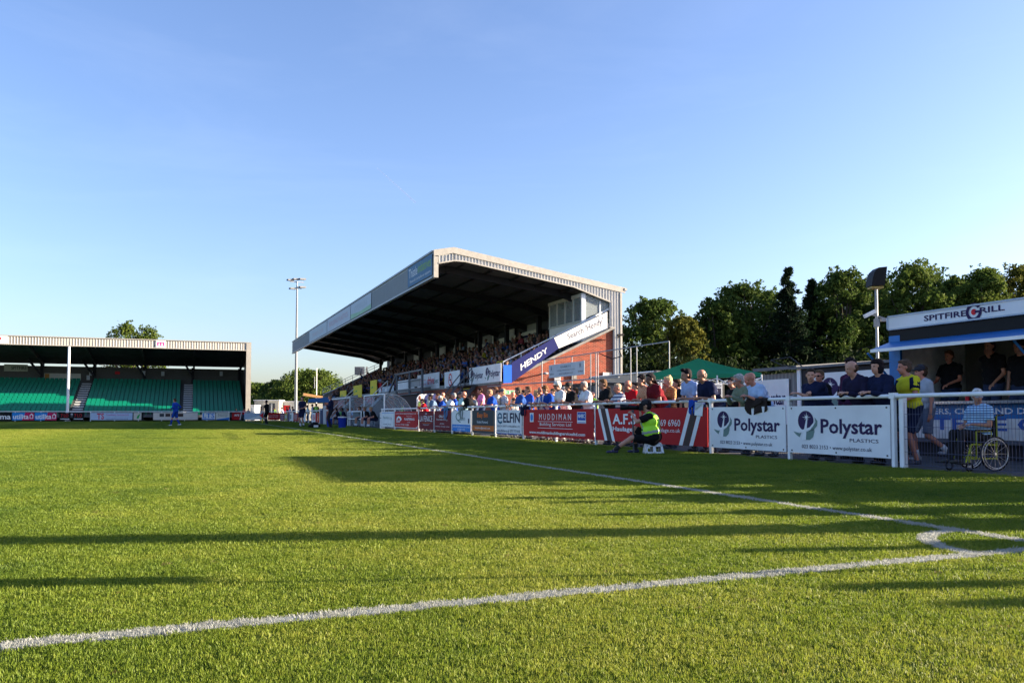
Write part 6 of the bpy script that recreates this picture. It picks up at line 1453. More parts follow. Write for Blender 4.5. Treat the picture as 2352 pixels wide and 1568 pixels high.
        if hair != 'curly':
            me = remesh(mb, (.014 if fine else .022) * s, 1); me.materials.append(hc_); me.polygons.foreach_set('use_smooth', [True] * len(me.polygons)); put(bpy.data.objects.new('hair', me), o)
    if hat is not None:
        hm = mat('hat_%.2f_%.2f_%.2f' % tuple(hat), hat, .85); mb = MB(); mb.ball(Hd(0, -.012, .062), V((.09, .108, .085)) * s, 16, 10, rot=hq)
        mb.tube(Hd(0, -.01, .045), Hd(0, -.01, .066), .095 * s, 16, .092 * s)
        mb.ball(Hd(0, .115, .052), V((.062, .062, .009)) * s, 12, 6, rot=hq); mb.build('cap', hm, o, smooth=True)
    if glasses:
        mb = MB()
        for g in (-1, 1):
            mb.ball(Hd(g * .034, .100, .010), V((.028, .008, .019)) * s, 10, 6, rot=hq); mb.bar(Hd(g * .06, .098, .014), Hd(g * .078, .0, .014), .005 * s, .007 * s)
        mb.bar(Hd(-.012, .104, .014), Hd(.012, .104, .014), .005 * s, .006 * s)
        mb.build('sunglasses' if glasses == 'sun' else 'glasses', BLACK if glasses == 'sun' else glass('spectacle_glass', (.7, .7, .75), .45, .1), o)
    o['_'] = 0; del o['_']
    return o, dict(hands=hands, elb=elb, head=Hd, T=T, s=s, knees=knees, feet=feet)

C_ = cloth
NAVYC = C_('navy', .012, .016, .045); BLACKC = C_('black', .012, .012, .014); WHC_ = C_('white', .62, .63, .66); PALEB = C_('pale_blue', .36, .48, .68); REDC = C_('red', .50, .012, .02)
MARC = C_('dark_red', .14, .012, .018); BLUEC = C_('royal_blue', .015, .06, .34); CRC = C_('cream', .62, .54, .44); PINKC = C_('pink', .62, .22, .42); TEALC = C_('pale_teal', .36, .56, .58); GREYC = C_('grey', .2, .22, .26)
SAGE = C_('sage', .17, .2, .14); YELC = C_('yellow', .62, .55, .03); HIVIS = mat('hi_vis_yellow', (.42, .85, .03), .6, var=.08); STRN = stripes('navy_white_stripe', (.55, .56, .6), (.02, .03, .1), 11, 'Z', .62); STRO = stripes('orange_brown_stripe', (.55, .25, .07), (.16, .07, .04), 22, 'Z', .6)
STRB = stripes('blue_white_stripe', (.40, .62, .78), (.02, .10, .30), 24, 'Z', .55); PLAID = check('orange_plaid', (.55, .2, .1), (.6, .33, .2), 26); BWH = stripes('blue_white_shirt', (.6, .62, .68), (.015, .07, .38), 6, 'X', .5); LTB = C_('light_blue', .30, .38, .62)
DENIM = C_('denim', .03, .045, .09); KHAKI = C_('khaki', .22, .19, .13); DARKT = C_('dark_trouser', .02, .02, .024); GREYS = C_('grey_shorts', .14, .16, .22)
RAILH = 1.135
ROW = 'spectators lined up along the pitch fence'
def lean_person(label, u, v, back=.36, pitch=24, hgap=.09, **kw):
    """front row: forearms on the rail; u,v = top of the head in the picture"""
    pitch += 5; X = XFN + back; p = at_x(u, v, X - .2); y = p.y; zt_ = p.z
    q = math.cos(R(pitch)); H = zt_ / (.53 + .47 * q) * 1.005; s = H / 1.76
    e = back - .0
    hx = kw.pop('hx', (-hgap, hgap)); reach = kw.pop('reach', .12)
    hands = [V((hx[0], e + reach, RAILH + .03)), V((hx[1], e + reach - .03, RAILH + .03))]
    dy = kw.pop('dy', 0)
    return person(label, (X, y + dy, .004), math.pi / 2 + R(kw.pop('turn', 0)), H, 'lean', pitch, kw.pop('hands', hands), group=kw.pop('group', ROW), feet=[V((-.12, -.12, .085)), V((.13, .02, .085))], **kw)
def stand_person(label, u, v, X, turn=0, zf=.004, **kw):
    p = at_x(u, v, X); H = kw.pop('H', p.z - zf)
    return person(label, (X, p.y, zf), math.pi / 2 + R(turn), H, 'stand', kw.pop('lean', 4), group=kw.pop('group', ROW), **kw)
def crossed(e=.4, z=1.17, w=.05): return [V((w, e, z)), V((-w, e - .05, z + .02))]
GREYH = (.30, .29, .28); WHH = (.55, .53, .5); BRH = (.05, .028, .015); BLH = (.015, .012, .012); BLON = (.55, .38, .16)

lean_person('dark haired woman in a navy top leaning on the rail next to the burger van', 2016, 831, skin='fair', hair='bob', hairc=(.012, .008, .01), shirt=NAVYC, sleeve='long', legs=BLACKC, female=True, build=1.06, head_yaw=12, head_pitch=4, pitch=16)
_, inf = lean_person('balding man in a navy jumper leaning on the rail beside the dark haired woman', 1966, 836, skin='fair', hair='receding', hairc=(.09, .05, .03), shirt=C_('navy_jumper', .018, .016, .04), sleeve='long', legs=BLACKC, build=1.18, pitch=22, head_pitch=-6)
stand_person('person with dark curly hair half hidden behind the balding man', 1956, 825, 11.3, skin='tan', hair='curly', hairc=BLH, shirt=C_('plum', .06, .02, .05), sleeve='long')
lean_person('heavy man in a navy polo with folded arms turned towards the camera', 1864, 850, skin='fair', hair='short', hairc=(.035, .025, .02), shirt=NAVYC, build=1.5, head_yaw=52, pitch=14, hands=[V((.12, .42, 1.19)), V((-.10, .36, 1.19))])
stand_person('young man in sunglasses and black top behind the heavy man', 1886, 851, 11.4, skin='ruddy', hair='short', hairc=(.12, .07, .04), shirt=BLACKC, glasses='sun', head_yaw=35)
lean_person('bald sunburnt man in a pale blue polo resting on a dark jacket', 1738, 861, skin='ruddy', hair='bald', shirt=PALEB, build=1.15, pitch=26, head_pitch=-24, legs=C_('white_shorts', .5, .52, .58))
lean_person('grey haired man in glasses and a sage green jacket leaning on the rail', 1708, 867, skin='ruddy', hair='short', hairc=(.38, .36, .33), shirt=SAGE, sleeve='long', glasses=True, pitch=28, head_pitch=-8, reach=.2)
stand_person('bald man behind the one in the pale blue polo', 1726, 857, 11.2, skin='ruddy', hair='bald', shirt=GREYC)
stand_person('dark haired man with glasses in a black shirt near the gazebo', 1688, 867, 11.6, skin='tan', hair='short', hairc=BLH, shirt=BLACKC, glasses=True)
_, inf16 = lean_person('grey cropped man in a navy t-shirt leaning beside the first post of the red board', 1628, 853, skin='tan', hair='receding', hairc=(.16, .13, .11), shirt=NAVYC, build=1.06, pitch=26, head_pitch=-10)
lean_person('smiling dark haired young man in a light blue shirt beside a blue cloth', 1586, 852, skin='tan', hair='quiff', hairc=BLH, shirt=LTB, pitch=22, head_pitch=-4)
stand_person('blonde woman in an orange and brown striped top holding her hand to her mouth', 1541, 865, 10.75, skin='fair', hair='bun', hairc=(.62, .45, .22), shirt=STRO, female=True, build=.9, hands=[V((-.12, .3, 1.15)), V((.03, .16, 1.42))], lean=8)
lean_person('man with long dreadlocks in a dark red shirt', 1507, 863, skin='brown', hair='dreads', hairc=(.012, .01, .01), shirt=MARC, pitch=26, head_pitch=-4)
lean_person('man with curly black hair in an orange checked shirt', 1481, 865, skin='fair', hair='curly', hairc=BLH, shirt=PLAID, pitch=20)
stand_person('dark haired person behind the man in red', 1465, 879, 11.6, skin='tan', hair='short', hairc=BLH, shirt=BLACKC)
lean_person('balding man in a bright red t-shirt', 1451, 879, skin='ruddy', hair='receding', hairc=(.2, .12, .07), shirt=REDC, build=1.15, pitch=26, hands=[V((-.16, .42, 1.16)), V((.04, .28, 1.38))])
lean_person('fair haired man in a navy and white striped polo', 1415, 884, skin='ruddy', hair='short', hairc=(.42, .32, .22), shirt=STRN, build=1.05, pitch=12, legs=C_('cream_trouser', .5, .42, .32))
lean_person('short haired man in a black polo shirt next to the tube frame post', 1389, 873, skin='tan', hair='short', hairc=(.13, .07, .035), shirt=BLACKC, pitch=14)
stand_person('bald man in a yellow hi-vis jacket behind the front row', 1364, 903, 12.3, skin='ruddy', hair='bald', shirt=HIVIS, sleeve='long', H=1.55)
lean_person('grey haired man in a white polo above the blue badge of the red board', 1340, 879, skin='tan', hair='short', hairc=GREYH, shirt=WHC_, pitch=14, legs=C_('white_trouser', .55, .55, .56))
lean_person('man in a black shirt and dark cap beside the white polo', 1313, 883, skin='tan', hair='short', hairc=BLH, shirt=BLACKC, hat=(.02, .02, .02), pitch=24)
lean_person('man in a white shirt and white cap with sunglasses', 1286, 879, skin='tan', hair='short', hairc=WHH, hat=(.6, .58, .5), shirt=WHC_, glasses='sun', pitch=20, legs=C_('white_trouser', .55, .55, .56))
lean_person('brown haired boy in a royal blue football shirt looking down', 1264, 890, skin='fair', hair='short', hairc=(.16, .07, .03), shirt=BLUEC, pitch=30, head_pitch=-18, build=.92)
lean_person('bald man in a white and blue football shirt', 1249, 893, skin='ruddy', hair='bald', shirt=BWH, pitch=26)
lean_person('blond boy in a blue and white football shirt', 1233, 897, skin='fair', hair='short', hairc=BLON, shirt=BWH, pitch=12, build=.85, back=.3)
stand_person('tall brown haired man in blue behind the blond boy', 1217, 888, 11.0, skin='tan', hair='short', hairc=(.14, .07, .04), shirt=BLUEC)
lean_person('man with greying dark hair in a blue t-shirt', 1194, 893, skin='tan', hair='short', hairc=(.10, .07, .05), shirt=C_('mid_blue', .03, .08, .28), pitch=20, build=1.05)
lean_person('small dark haired child peering over the rail', 1173, 916, skin='tan', hair='short', hairc=(.03, .02, .015), shirt=WHC_, pitch=6, build=.85, back=.26)
stand_person('man in a white cap and grey shirt holding something at the rail', 1160, 893, 10.9, skin='fair', hair='short', hairc=BLON, hat=(.05, .06, .1), shirt=C_('pale_grey', .42, .46, .5))
stand_person('man in a cream t-shirt with his arm on the rail', 1142, 889, 10.65, skin='ruddy', hair='short', hairc=(.10, .05, .03), shirt=CRC, hands=[V((-.25, .42, 1.16)), V((.22, .1, .85))], legs=C_('cream_trouser', .5, .42, .32))
lean_person('man in a royal blue shirt beside the cream t-shirt', 1128, 897, skin='ruddy', hair='short', hairc=(.3, .2, .12), shirt=BLUEC, pitch=18)
stand_person('woman in a pink top standing back by the brick wall', 1107, 891, 13.4, skin='tan', hair='short', hairc=(.03, .015, .01), shirt=PINKC, female=True, hands=[V((-.1, .25, 1.1)), V((.1, .25, 1.1))])
lean_person('bald man in a black jacket bending over the rail', 1079, 903, skin='ruddy', hair='fringe_round', hairc=(.12, .1, .09), shirt=BLACKC, sleeve='long', pitch=36, build=1.08)
stand_person('brown haired person behind the bald man in black', 1090, 905, 11.2, skin='fair', hair='short', hairc=BRH, shirt=GREYC)
lean_person('man in a pale teal polo and dark cap', 1057, 902, skin='ruddy', hair='short', hairc=GREYH, hat=(.06, .06, .06), shirt=TEALC, pitch=14)
lean_person('brown haired man in a white polo with a blue jacket over the rail', 1032, 906, skin='tan', hair='short', hairc=(.12, .06, .03), shirt=WHC_, pitch=16, legs=C_('white_trouser', .55, .55, .56))
stand_person('bald man behind the white polo', 1022, 901, 11.1, skin='ruddy', hair='bald', shirt=GREYC)
lean_person('child in a white headband and blue shirt', 1014, 910, skin='fair', hair='short', hairc=(.3, .25, .2), hat=(.6, .6, .6), shirt=BLUEC, pitch=16, build=.88)
lean_person('dark haired man in a grey blue t-shirt', 994, 909, skin='tan', hair='short', hairc=BLH, shirt=C_('slate_blue', .12, .18, .28), pitch=26, build=1.08)
lean_person('child in a red top and black hat leaning on the rail end', 972, 918, skin='fair', hair='short', hairc=BLH, shirt=REDC, sleeve='long', pitch=22, build=.9)
stand_person('red faced man in a hi-vis vest behind the child in red', 968, 908, 11.2, skin='ruddy', hair='fringe_round', hairc=WHH, shirt=WHC_, vest=HIVIS)

EX = [(1008, 904, 11.3, NAVYC, 'short', BRH, 'man in navy behind the child in the white headband'), (1045, 903, 11.4, BLUEC, 'short', GREYH, 'man in a blue top behind the pale teal polo'), (1068, 905, 11.3, WHC_, 'short', BLH, 'person in a white top left of the bald man in black'),
      (1150, 897, 11.6, GREYC, 'short', BRH, 'person in grey between the cream t-shirt and the white cap'), (1183, 899, 11.3, WHC_, 'bald', BRH, 'bald man in a white top behind the small child'), (1206, 896, 11.5, BLACKC, 'short', BLH, 'person in black between the two men in blue'),
      (1274, 893, 11.4, NAVYC, 'short', BRH, 'person in navy behind the boy looking down'), (1300, 889, 11.6, REDC, 'short', GREYH, 'man in a red top behind the white cap'), (1327, 891, 11.5, BLUEC, 'short', BRH, 'man in a blue top behind the white polo'),
      (1402, 888, 11.4, GREYC, 'short', BRH, 'person in grey behind the striped polo'), (1430, 884, 11.7, NAVYC, 'short', BLH, 'person in navy between the striped polo and the red t-shirt'), (1560, 872, 12.0, BLACKC, 'short', BRH, 'person in black under the gazebo behind the blonde woman')]
for u, v, X, m_, hr_, hc__, lb in EX: stand_person(lb, u, v, X, skin=['tan', 'ruddy', 'fair'][int(u) % 3], hair=hr_, hairc=hc__, shirt=m_, turn=jit.uniform(-20, 20), fine=False)
# things held or hung by the spectators
def drape(name, label, cat, y, w, drop, m, back=.12, lob=3, seed=1):
    """cloth folded over the rail at fence position y"""
    o = empty(name, (XFN, y, 1.1), 0, label, cat); rr = random.Random(seed); mb = MB(); n = 14; rows = []
    for j in range(9):
        t = j / 8
        row = []
        for i in range(n + 1):
            s_ = i / n - .5; hem = drop * (1 - .40 * abs(s_ * 2) ** 3 + .10 * math.sin(i * .55 + seed)); fold = .016 * math.sin(i * .95 + seed) * (t + .2)
            if t < .25: a = math.pi * (1 - t / .25); row.append((.042 * math.cos(a) * -1 * -1, s_ * w, .042 * math.sin(a)))
            else: row.append((-.045 - fold - .02 * t, s_ * w * (1 + .08 * t), -hem * (t - .25) / .75))
        rows.append(row)
    # back flap
    rb = [(.05 + .01 * math.sin(i), (i / n - .5) * w, -back) for i in range(n + 1)]
    rows[0] = [(.045, (i / n - .5) * w, 0.0) for i in range(n + 1)]
    rows[1] = [(.03, (i / n - .5) * w, .034) for i in range(n + 1)]; rows[2] = [(-.036, (i / n - .5) * w, .03) for i in range(n + 1)]
    rows = [rb] + rows; vs = [p for r_ in rows for p in r_]; k = n + 1
    fs = [(j * k + i, j * k + i + 1, (j + 1) * k + i + 1, (j + 1) * k + i) for j in range(len(rows) - 1) for i in range(n)]
    b = mb.add(vs, fs).build('cloth_body', m, o, smooth=True); sol = b.modifiers.new('thick', 'SOLIDIFY'); sol.thickness = .012
    mb = MB(); mb.bar((-.07, -w * .3, -.03), (-.08, w * .25, -.06 - drop * .3), .02, .06); mb.build('fold', m, o)
    return o
drape('dark_jacket', 'dark brown jacket hung over the rail under the man in the pale blue polo', 'jacket', fy(1742), .62, .28, C_('dark_brown', .03, .022, .02), seed=2)
drape('blue_cloth', 'blue cloth hung over the rail under the smiling young man', 'cloth', fy(1595), .32, .28, BLUEC, seed=4)
drape('blue_jacket', 'small blue jacket hung over the rail at the maroon board', 'jacket', fy(1026), .6, .5, C_('steel_blue', .08, .18, .34), seed=5)
drape('grey_jacket', 'grey jacket hung over the rail at the tuition board', 'jacket', fy(1062), .5, .45, C_('mid_grey', .2, .24, .24), seed=6)
drape('navy_jacket', 'dark navy jacket hung over the rail at the left end of the long red board', 'jacket', fy(1206), .45, .35, NAVYC, seed=7)
y = fy(1648); o = empty('match_programme', (XFN - .09, y + .55, 1.0), R(14), 'white folded paper held over the red board by the man in the navy t-shirt', 'paper')
MB().add([(0, -.13, .05), (0, .1, .08), (0, .12, -.2), (0, -.1, -.22)], [(0, 1, 2, 3)]).build('sheet', WPR, o); MB().add([(-.02, -.12, .04), (-.02, .08, .06), (-.02, .1, -.1)], [(0, 1, 2)]).build('page', PALEG, o)

# in and around the burger van
lean0 = dict(group='people at the burger van')
def vanp(label, u, v, X, **kw):
    p = at_x(u, v, X); zf = p.z - kw.pop('H', 1.72); return person(label, (X, p.y, zf), math.pi / 2 + R(kw.pop('turn', 0)), p.z - zf, 'stand', 4, group='people at the burger van', **kw)
vanp('woman in a black v-neck working inside the burger van', 2183, 806, XV + .95, skin='ruddy', hair='short', hairc=(.10, .05, .03), shirt=BLACKC, female=True, build=1.1, H=1.68, hands=[V((-.2, .3, 1.0)), V((.2, .3, 1.0))])
vanp('man in a dark t-shirt with his hand at his face inside the burger van', 2281, 781, XV + .8, skin='tan', hair='short', hairc=BLH, shirt=BLACKC, H=1.8, hands=[V((-.2, .25, .98)), V((.0, .17, 1.52))])
vanp('person in black at the right edge of the burger van hatch', 2346, 782, XV + .8, skin='tan', hair='short', hairc=BLH, shirt=BLACKC, H=1.78)
a_, i_ = vanp('man seen from behind', 2091, 827, 11.0, turn=-8, skin='ruddy', hair='short', hairc=(.08, .05, .035), shirt=YELC, legs=NAVYC, shorts=True, H=1.79, shoes=(.05, .05, .07), hands=[V((-.17, .3, 1.0)), V((.2, .25, .98))], head_yaw=10) if False else stand_person('man in a yellow and navy football shirt and navy shorts behind the wire mesh', 2091, 827, 11.0, turn=-10, skin='ruddy', hair='short', hairc=(.08, .05, .035), shirt=YELC, legs=NAVYC, shorts=True, shoes=(.05, .05, .07), hands=[V((-.16, .34, 1.02)), V((.2, .22, .92))], build=1.12, group='people at the burger van')
for i in (0, 1):     # navy sleeves with yellow cuffs
    T_ = i_['T']; s = i_['s']; S0 = T_(-.175 if i == 0 else .175, -.005, .455); E0 = i_['elb'][i]
    MB().tube(S0.lerp(E0, -.05), S0.lerp(E0, .60), .082 * s, 14, .080 * s).build('sleeve', NAVYC, a_, smooth=True)
stand_person('man in a grey t-shirt and dark cap behind the yellow shirt', 2125, 839, 11.9, turn=-20, skin='ruddy', hair='short', hairc=BRH, hat=(.02, .02, .03), shirt=C_('light_grey', .38, .4, .44), legs=GREYS, shorts=True, shoes=(.3, .3, .32), socks=(.6, .6, .62, .2), feet=[V((-.1, -.3, .2)), V((.14, .1, .085))], group='people at the burger van')
# man in a wheelchair
wc = at_z(2228, 1083); WX, WY = 10.62, yx(2240, 10.62)
Hs = 1.72
wchair = empty('wheelchair', (WX, WY, .004), math.pi / 2 + R(-8), 'black and yellow wheelchair behind the wire mesh', 'wheelchair')
for sx in (-.27, .27):
    w_ = MB().ring((sx, -.12, .30), .285, .016, 'X', 40, 8).build('wheel', BLACK, wchair, smooth=True)
    MB().ring((sx, -.12, .30), .262, .008, 'X', 40, 6).build('rim', STEEL, w_, smooth=True)
    MB().ring((sx * 1.12, -.12, .30), .24, .006, 'X', 36, 6).build('push_rim', STEEL, w_, smooth=True)
    sp = MB()
    for i in range(12): a = i * math.pi / 6; sp.tube((sx, -.12, .3), (sx, -.12 + .262 * math.cos(a), .3 + .262 * math.sin(a)), .002, 4)
    sp.tube((sx - .02, -.12, .3), (sx + .02, -.12, .3), .02, 10); sp.build('spoke', STEEL, w_)
    cw = MB().ring((sx * .85, .36, .08), .065, .016, 'X', 20, 6).build('caster', BLACK, wchair, smooth=True)
YFR = M('lime_yellow_frame', .30, .33, .03)
for sx in (-.22, .22):
    mb = MB(); mb.path([(sx, -.22, .95), (sx, -.22, .45), (sx, .30, .46), (sx, .42, .16)], .014); mb.path([(sx, -.2, .22), (sx, .32, .22), (sx, .32, .46)], .013); mb.tube((sx, -.2, .2), (sx, -.2, .5), .013); mb.tube((sx, .36, .15), (sx, .36, .24), .012)
    mb.path([(sx, -.1, .48), (sx, -.1, .68), (sx, .2, .68), (sx, .2, .47)], .011); mb.build('side_frame', YFR, wchair)
    MB().bar((sx, -.08, .7), (sx, .2, .7), .05, .03).build('armrest', BLACK, wchair); MB().tube((sx, -.22, .95), (sx, -.36, .96), .016).build('push_handle', BLACK, wchair)
    MB().box(sx - .08, sx + .08, .42, .58, .13, .15).build('footrest', BLACK, wchair)
MB().box(-.21, .21, -.2, .26, .45, .5).build('seat', BLACK, wchair); MB().prism([(-.21, -.22, .5), (.21, -.22, .5), (.21, -.25, .93), (-.21, -.25, .93)], (0, .03, 0)).build('backrest', BLACK, wchair)
MB().tube((-.22, .32, .24), (.22, .32, .24), .012).build('cross_bar', YFR, wchair)
person('grey haired man in a blue and white striped polo sitting in the wheelchair', (WX, WY, .004), math.pi / 2 + R(-8), 1.74, 'sit', -4, [V((-.12, .18, .80)), V((.10, .22, .78))], skin='tan', hair='short', hairc=WHH, shirt=STRB, legs=DARKT, shoes=(.03, .03, .03),
       hips=(0, -.06, .60), feet=[V((-.1, .46, .22)), V((.1, .46, .22))], glasses=True, head_yaw=50, build=1.2, knee_out=[(0, 0, 1), (0, 0, 1)])[0].scale = (.84, .84, .84)
wchair.scale = (.84, .84, .84)

# photographer on the step stool
ps = at_z(1500, 1041)
stool = empty('step_stool', (ps.x, ps.y, 0), -YAW + .05, 'white plastic step stool under the photographer', 'stool')
mb = MB(); mb.prism([(-.15, -.11, .20), (.15, -.11, .20), (.15, .11, .20), (-.15, .11, .20)], (0, 0, .03)); mb.build('seat', WHITE, stool)
for sy in (-1, 1):
    mb = MB()
    for (x0, x1, z0, z1) in ((-.19, -.15, 0, .2), (-.03, .03, 0, .2), (.15, .19, 0, .2), (-.17, .17, .15, .2), (-.19, .19, 0, .04)):
        mb.prism([(x0, sy * (.16 - .05 * z0 / .2), z0), (x1, sy * (.16 - .05 * z0 / .2), z0), (x1 * .85 if abs(x1) > .1 else x1, sy * (.16 - .05 * z1 / .2), z1), (x0 * .85 if abs(x0) > .1 else x0, sy * (.16 - .05 * z1 / .2), z1)], (0, .012, 0))
    mb.build('side_panel', WHITE, stool)
for sx in (-1, 1): MB().prism([(sx * .19, -.16, 0), (sx * .19, .16, 0), (sx * .16, .11, .2), (sx * .16, -.11, .2)], (.01, 0, 0)).build('end_panel', WHITE, stool)
pf = -YAW + math.pi / 2 - .12   # facing left in the picture
po, pi_ = person('photographer in a lime hi-vis vest, shorts and cap sitting on a stool by the fence', (ps.x, ps.y, .0), pf, 1.74, 'sit', 10,
       [V((-.06, .44, .86)), V((.05, .30, .90))], skin='fair', hair='short', hairc=BLH, hat=(.015, .015, .018), shirt=BLACKC, legs=BLACKC, shorts=True, shoes=(.02, .02, .06), vest=HIVIS, socks=(.02, .02, .02, .2),
       hips=(0, .0, .32), feet=[V((-.14, .78, .085)), V((.12, .33, .085))], knee_out=[(0, 0, 1), (-.1, .2, 1)], head_pitch=-10, build=1.12, lean=None) if False else person('photographer in a lime hi-vis vest, shorts and cap sitting on a stool by the fence', (ps.x, ps.y, .0), pf, 1.74, 'sit', 10,
       [V((-.06, .44, .84)), V((.05, .26, .88))], skin='fair', hair='short', hairc=BLH, hat=(.015, .015, .018), shirt=BLACKC, legs=BLACKC, shorts=True, shoes=(.02, .02, .06), vest=HIVIS, socks=(.02, .02, .02, .2),
       hips=(0, .0, .32), feet=[V((-.14, .80, .085)), V((.12, .36, .085))], knee_out=[(0, 0, 1), (-.1, .2, 1)], head_pitch=-6, build=1.36)
cam_o = empty('long_lens_camera', (ps.x, ps.y, 0), pf, 'black camera with a long lens on a monopod held by the photographer', 'camera')
MB().box(-.08, .08, .20, .29, .90, 1.01).box(-.04, .04, .2, .27, 1.01, 1.05).build('camera_body', BLACK, cam_o)
MB().tube((0, .29, .955), (0, .52, .965), .045, 16, .05).tube((0, .52, .965), (0, .68, .97), .056, 16, .066).build('lens', BLACK, cam_o, smooth=True)
MB().tube((0, .42, .91), (0, .40, .0), .015, 8).tube((0, .42, .91), (0, .42, .85), .03, 10).build('monopod', DGREY, cam_o)

# players, officials, dugout people
def far_person(label, u, v_feet, face, H=1.82, X=None, zf=0, **kw):
    p = at_z(u, v_feet, zf) if X is None else V((X, yx(u, X), zf))
    return person(label, p, face, H, kw.pop('pose', 'stand'), kw.pop('lean', 2), fine=False, group=kw.pop('group', 'people around the dugouts'), **kw)
L0 = -YAW + math.pi / 2    # facing left in the picture
far_person('footballer in a full royal blue kit walking across the far side of the pitch', 403, 977.5, L0 + math.pi - .3 + math.pi, 1.93, shirt=BLUEC, sleeve='long', legs=BLUEC, shorts=True, socks=(.01, .04, .28, .9), shoes=(.6, .6, .62), hair='short', hairc=BRH, group='match people on the pitch', feet=[V((-.1, .32, .085)), V((.1, -.3, .14))], hands=[V((-.28, .2, 1.2)), V((.3, .1, 1.15))])
lo, li = far_person('linesman in black holding a yellow and red flag on the touchline', 613, 974, L0 - .2, 1.95, shirt=BLACKC, sleeve='short', legs=BLACKC, shorts=True, socks=(.015, .015, .015, .9), hair='short', hairc=BLH, group='match people on the pitch', hands=[V((-.2, .38, 1.35)), V((.2, .15, .98))])
fg = empty('linesman_flag', lo.location + V((-.28, -.1, 0)), 0, 'yellow and red linesman flag pointing down', 'flag')
MB().tube((0, 0, 1.0), (-.05, 0, .25), .02).build('handle', BLACK, fg); MB().add([(0, 0, .95), (-.32, 0, .75), (-.1, 0, .5), (0, 0, .55)], [(0, 1, 2, 3)]).build('red_cloth', REDP, fg); MB().add([(-.005, -.01, .56), (-.12, -.01, .5), (-.14, -.01, .05), (-.03, -.01, .2)], [(0, 1, 2, 3)]).build('yellow_cloth', YEL, fg)
far_person('man in a navy top and shorts with white socks standing by the touchline', 694, 979.5, L0 + 1.2, 1.98, shirt=NAVYC, legs=NAVYC, shorts=True, socks=(.6, .6, .62, .2), shoes=(.02, .02, .02), hair='short', hairc=BRH, hands=[V((-.1, .3, 1.2)), V((.1, .3, 1.2))])
far_person('coach in a dark navy tracksuit standing before the far dugout', 760, 982, L0 + .3, 1.98, shirt=NAVYC, sleeve='long', legs=DARKT, hair='short', hairc=(.15, .1, .07), skin='ruddy', hands=[V((-.05, .3, 1.35)), V((.1, .28, 1.2))])
far_person('steward in a hi-vis vest with a dark cap by the gate', 727, 0, L0 - 1.0, 1.8, X=10.8, shirt=BLACKC, sleeve='long', legs=BLACKC, vest=HIVIS, hat=(.02, .02, .03), hair='short', hairc=BLH)
far_person('man in a white shirt behind the hi-vis steward', 719, 0, L0, 1.85, X=11.6, shirt=WHC_, sleeve='long', legs=DENIM, hair='short', hairc=BRH)
far_person('steward in yellow by the end of the near dugout shelter', 925, 0, L0, 1.5, X=12.7, shirt=HIVIS, sleeve='long', legs=DARKT, hair='short', hairc=BRH)
def seated(label, u, X, face, **kw):
    p = V((X, yx(u, X), 0)); return person(label, p, face, 1.8, 'sit', kw.pop('lean', 22), kw.pop('hands', [V((-.1, .42, .62)), V((.1, .42, .62))]), fine=False, group='people seated in and by the dugouts', hips=(0, 0, .52), feet=[V((-.14, .45, .085)), V((.14, .48, .085))], knee_out=[(0, 0, 1)] * 2, **kw)
seated('substitute in a black training top, left one of the seated trio', 834, 10.5, math.pi / 2, shirt=BLACKC, legs=NAVYC, shorts=True, socks=(.6, .6, .65, .2), hair='short', hairc=(.1, .05, .03), skin='tan')
seated('substitute in a black training top, middle one of the seated trio', 849, 10.5, math.pi / 2, shirt=BLACKC, legs=NAVYC, shorts=True, socks=(.6, .6, .65, .2), hair='short', hairc=(.2, .12, .07), skin='ruddy', lean=28)
seated('substitute in a black training top, right one of the seated trio', 864, 10.5, math.pi / 2, shirt=BLACKC, legs=NAVYC, shorts=True, socks=(.6, .6, .65, .2), hair='short', hairc=(.3, .2, .12), skin='ruddy', lean=30)
seated('person in a navy club top sitting behind the large blue tub', 780, 10.9, math.pi / 2 - .4, shirt=NAVYC, legs=NAVYC, shorts=True, hair='short', hairc=BLH, skin='tan')
seated('dark haired person in navy beside the front post of the far dugout', 794, 11.0, math.pi / 2, shirt=NAVYC, legs=DARKT, hair='short', hairc=BLH, skin='brown')
seated('person in a green bib inside the far dugout', 788, 11.9, math.pi / 2, shirt=C_('green_bib', .1, .45, .08), legs=NAVYC, shorts=True, hair='short', hairc=BRH)
seated('person with a raised knee and white boots left of the small blue tub', 746, 10.7, math.pi / 2, shirt=NAVYC, legs=NAVYC, shorts=True, shoes=(.6, .62, .68), socks=(.5, .6, .75, .9), hair='short', hairc=BRH)
seated('person in pale blue inside the near dugout', 816, 11.6, math.pi / 2, shirt=PALEB, legs=NAVYC, hair='short', hairc=(.2, .1, .06), skin='ruddy')
seated('person seated in shade between the two dugouts', 806, 12.0, math.pi / 2, shirt=GREYC, legs=NAVYC, hair='short', hairc=(.2, .1, .06), skin='ruddy')
for u, m_, sk, lb in ((662, NAVYC, 'tan', 'person in navy at the side fence left of the mast'), (650, PALEB, 'fair', 'person in pale blue at the far corner of the side fence'), (668, LTB, 'ruddy', 'person in a light blue top leaning on the side fence'), (676, NAVYC, 'tan', 'dark haired person in navy leaning on the side fence'), (702, MARC, 'fair', 'person in dark red behind the man in navy shorts'), (709, TEALC, 'fair', 'person in teal behind the side fence'), (634, HIVIS, 'tan', 'small figure in pale hi-vis by the white cabin')):
    far_person(lb, u, 0, math.pi / 2, 1.72, X=11.0, shirt=m_, skin=sk, legs=DENIM, hair='short', hairc=BRH, lean=14, group='people along the side fence beyond the dugouts')
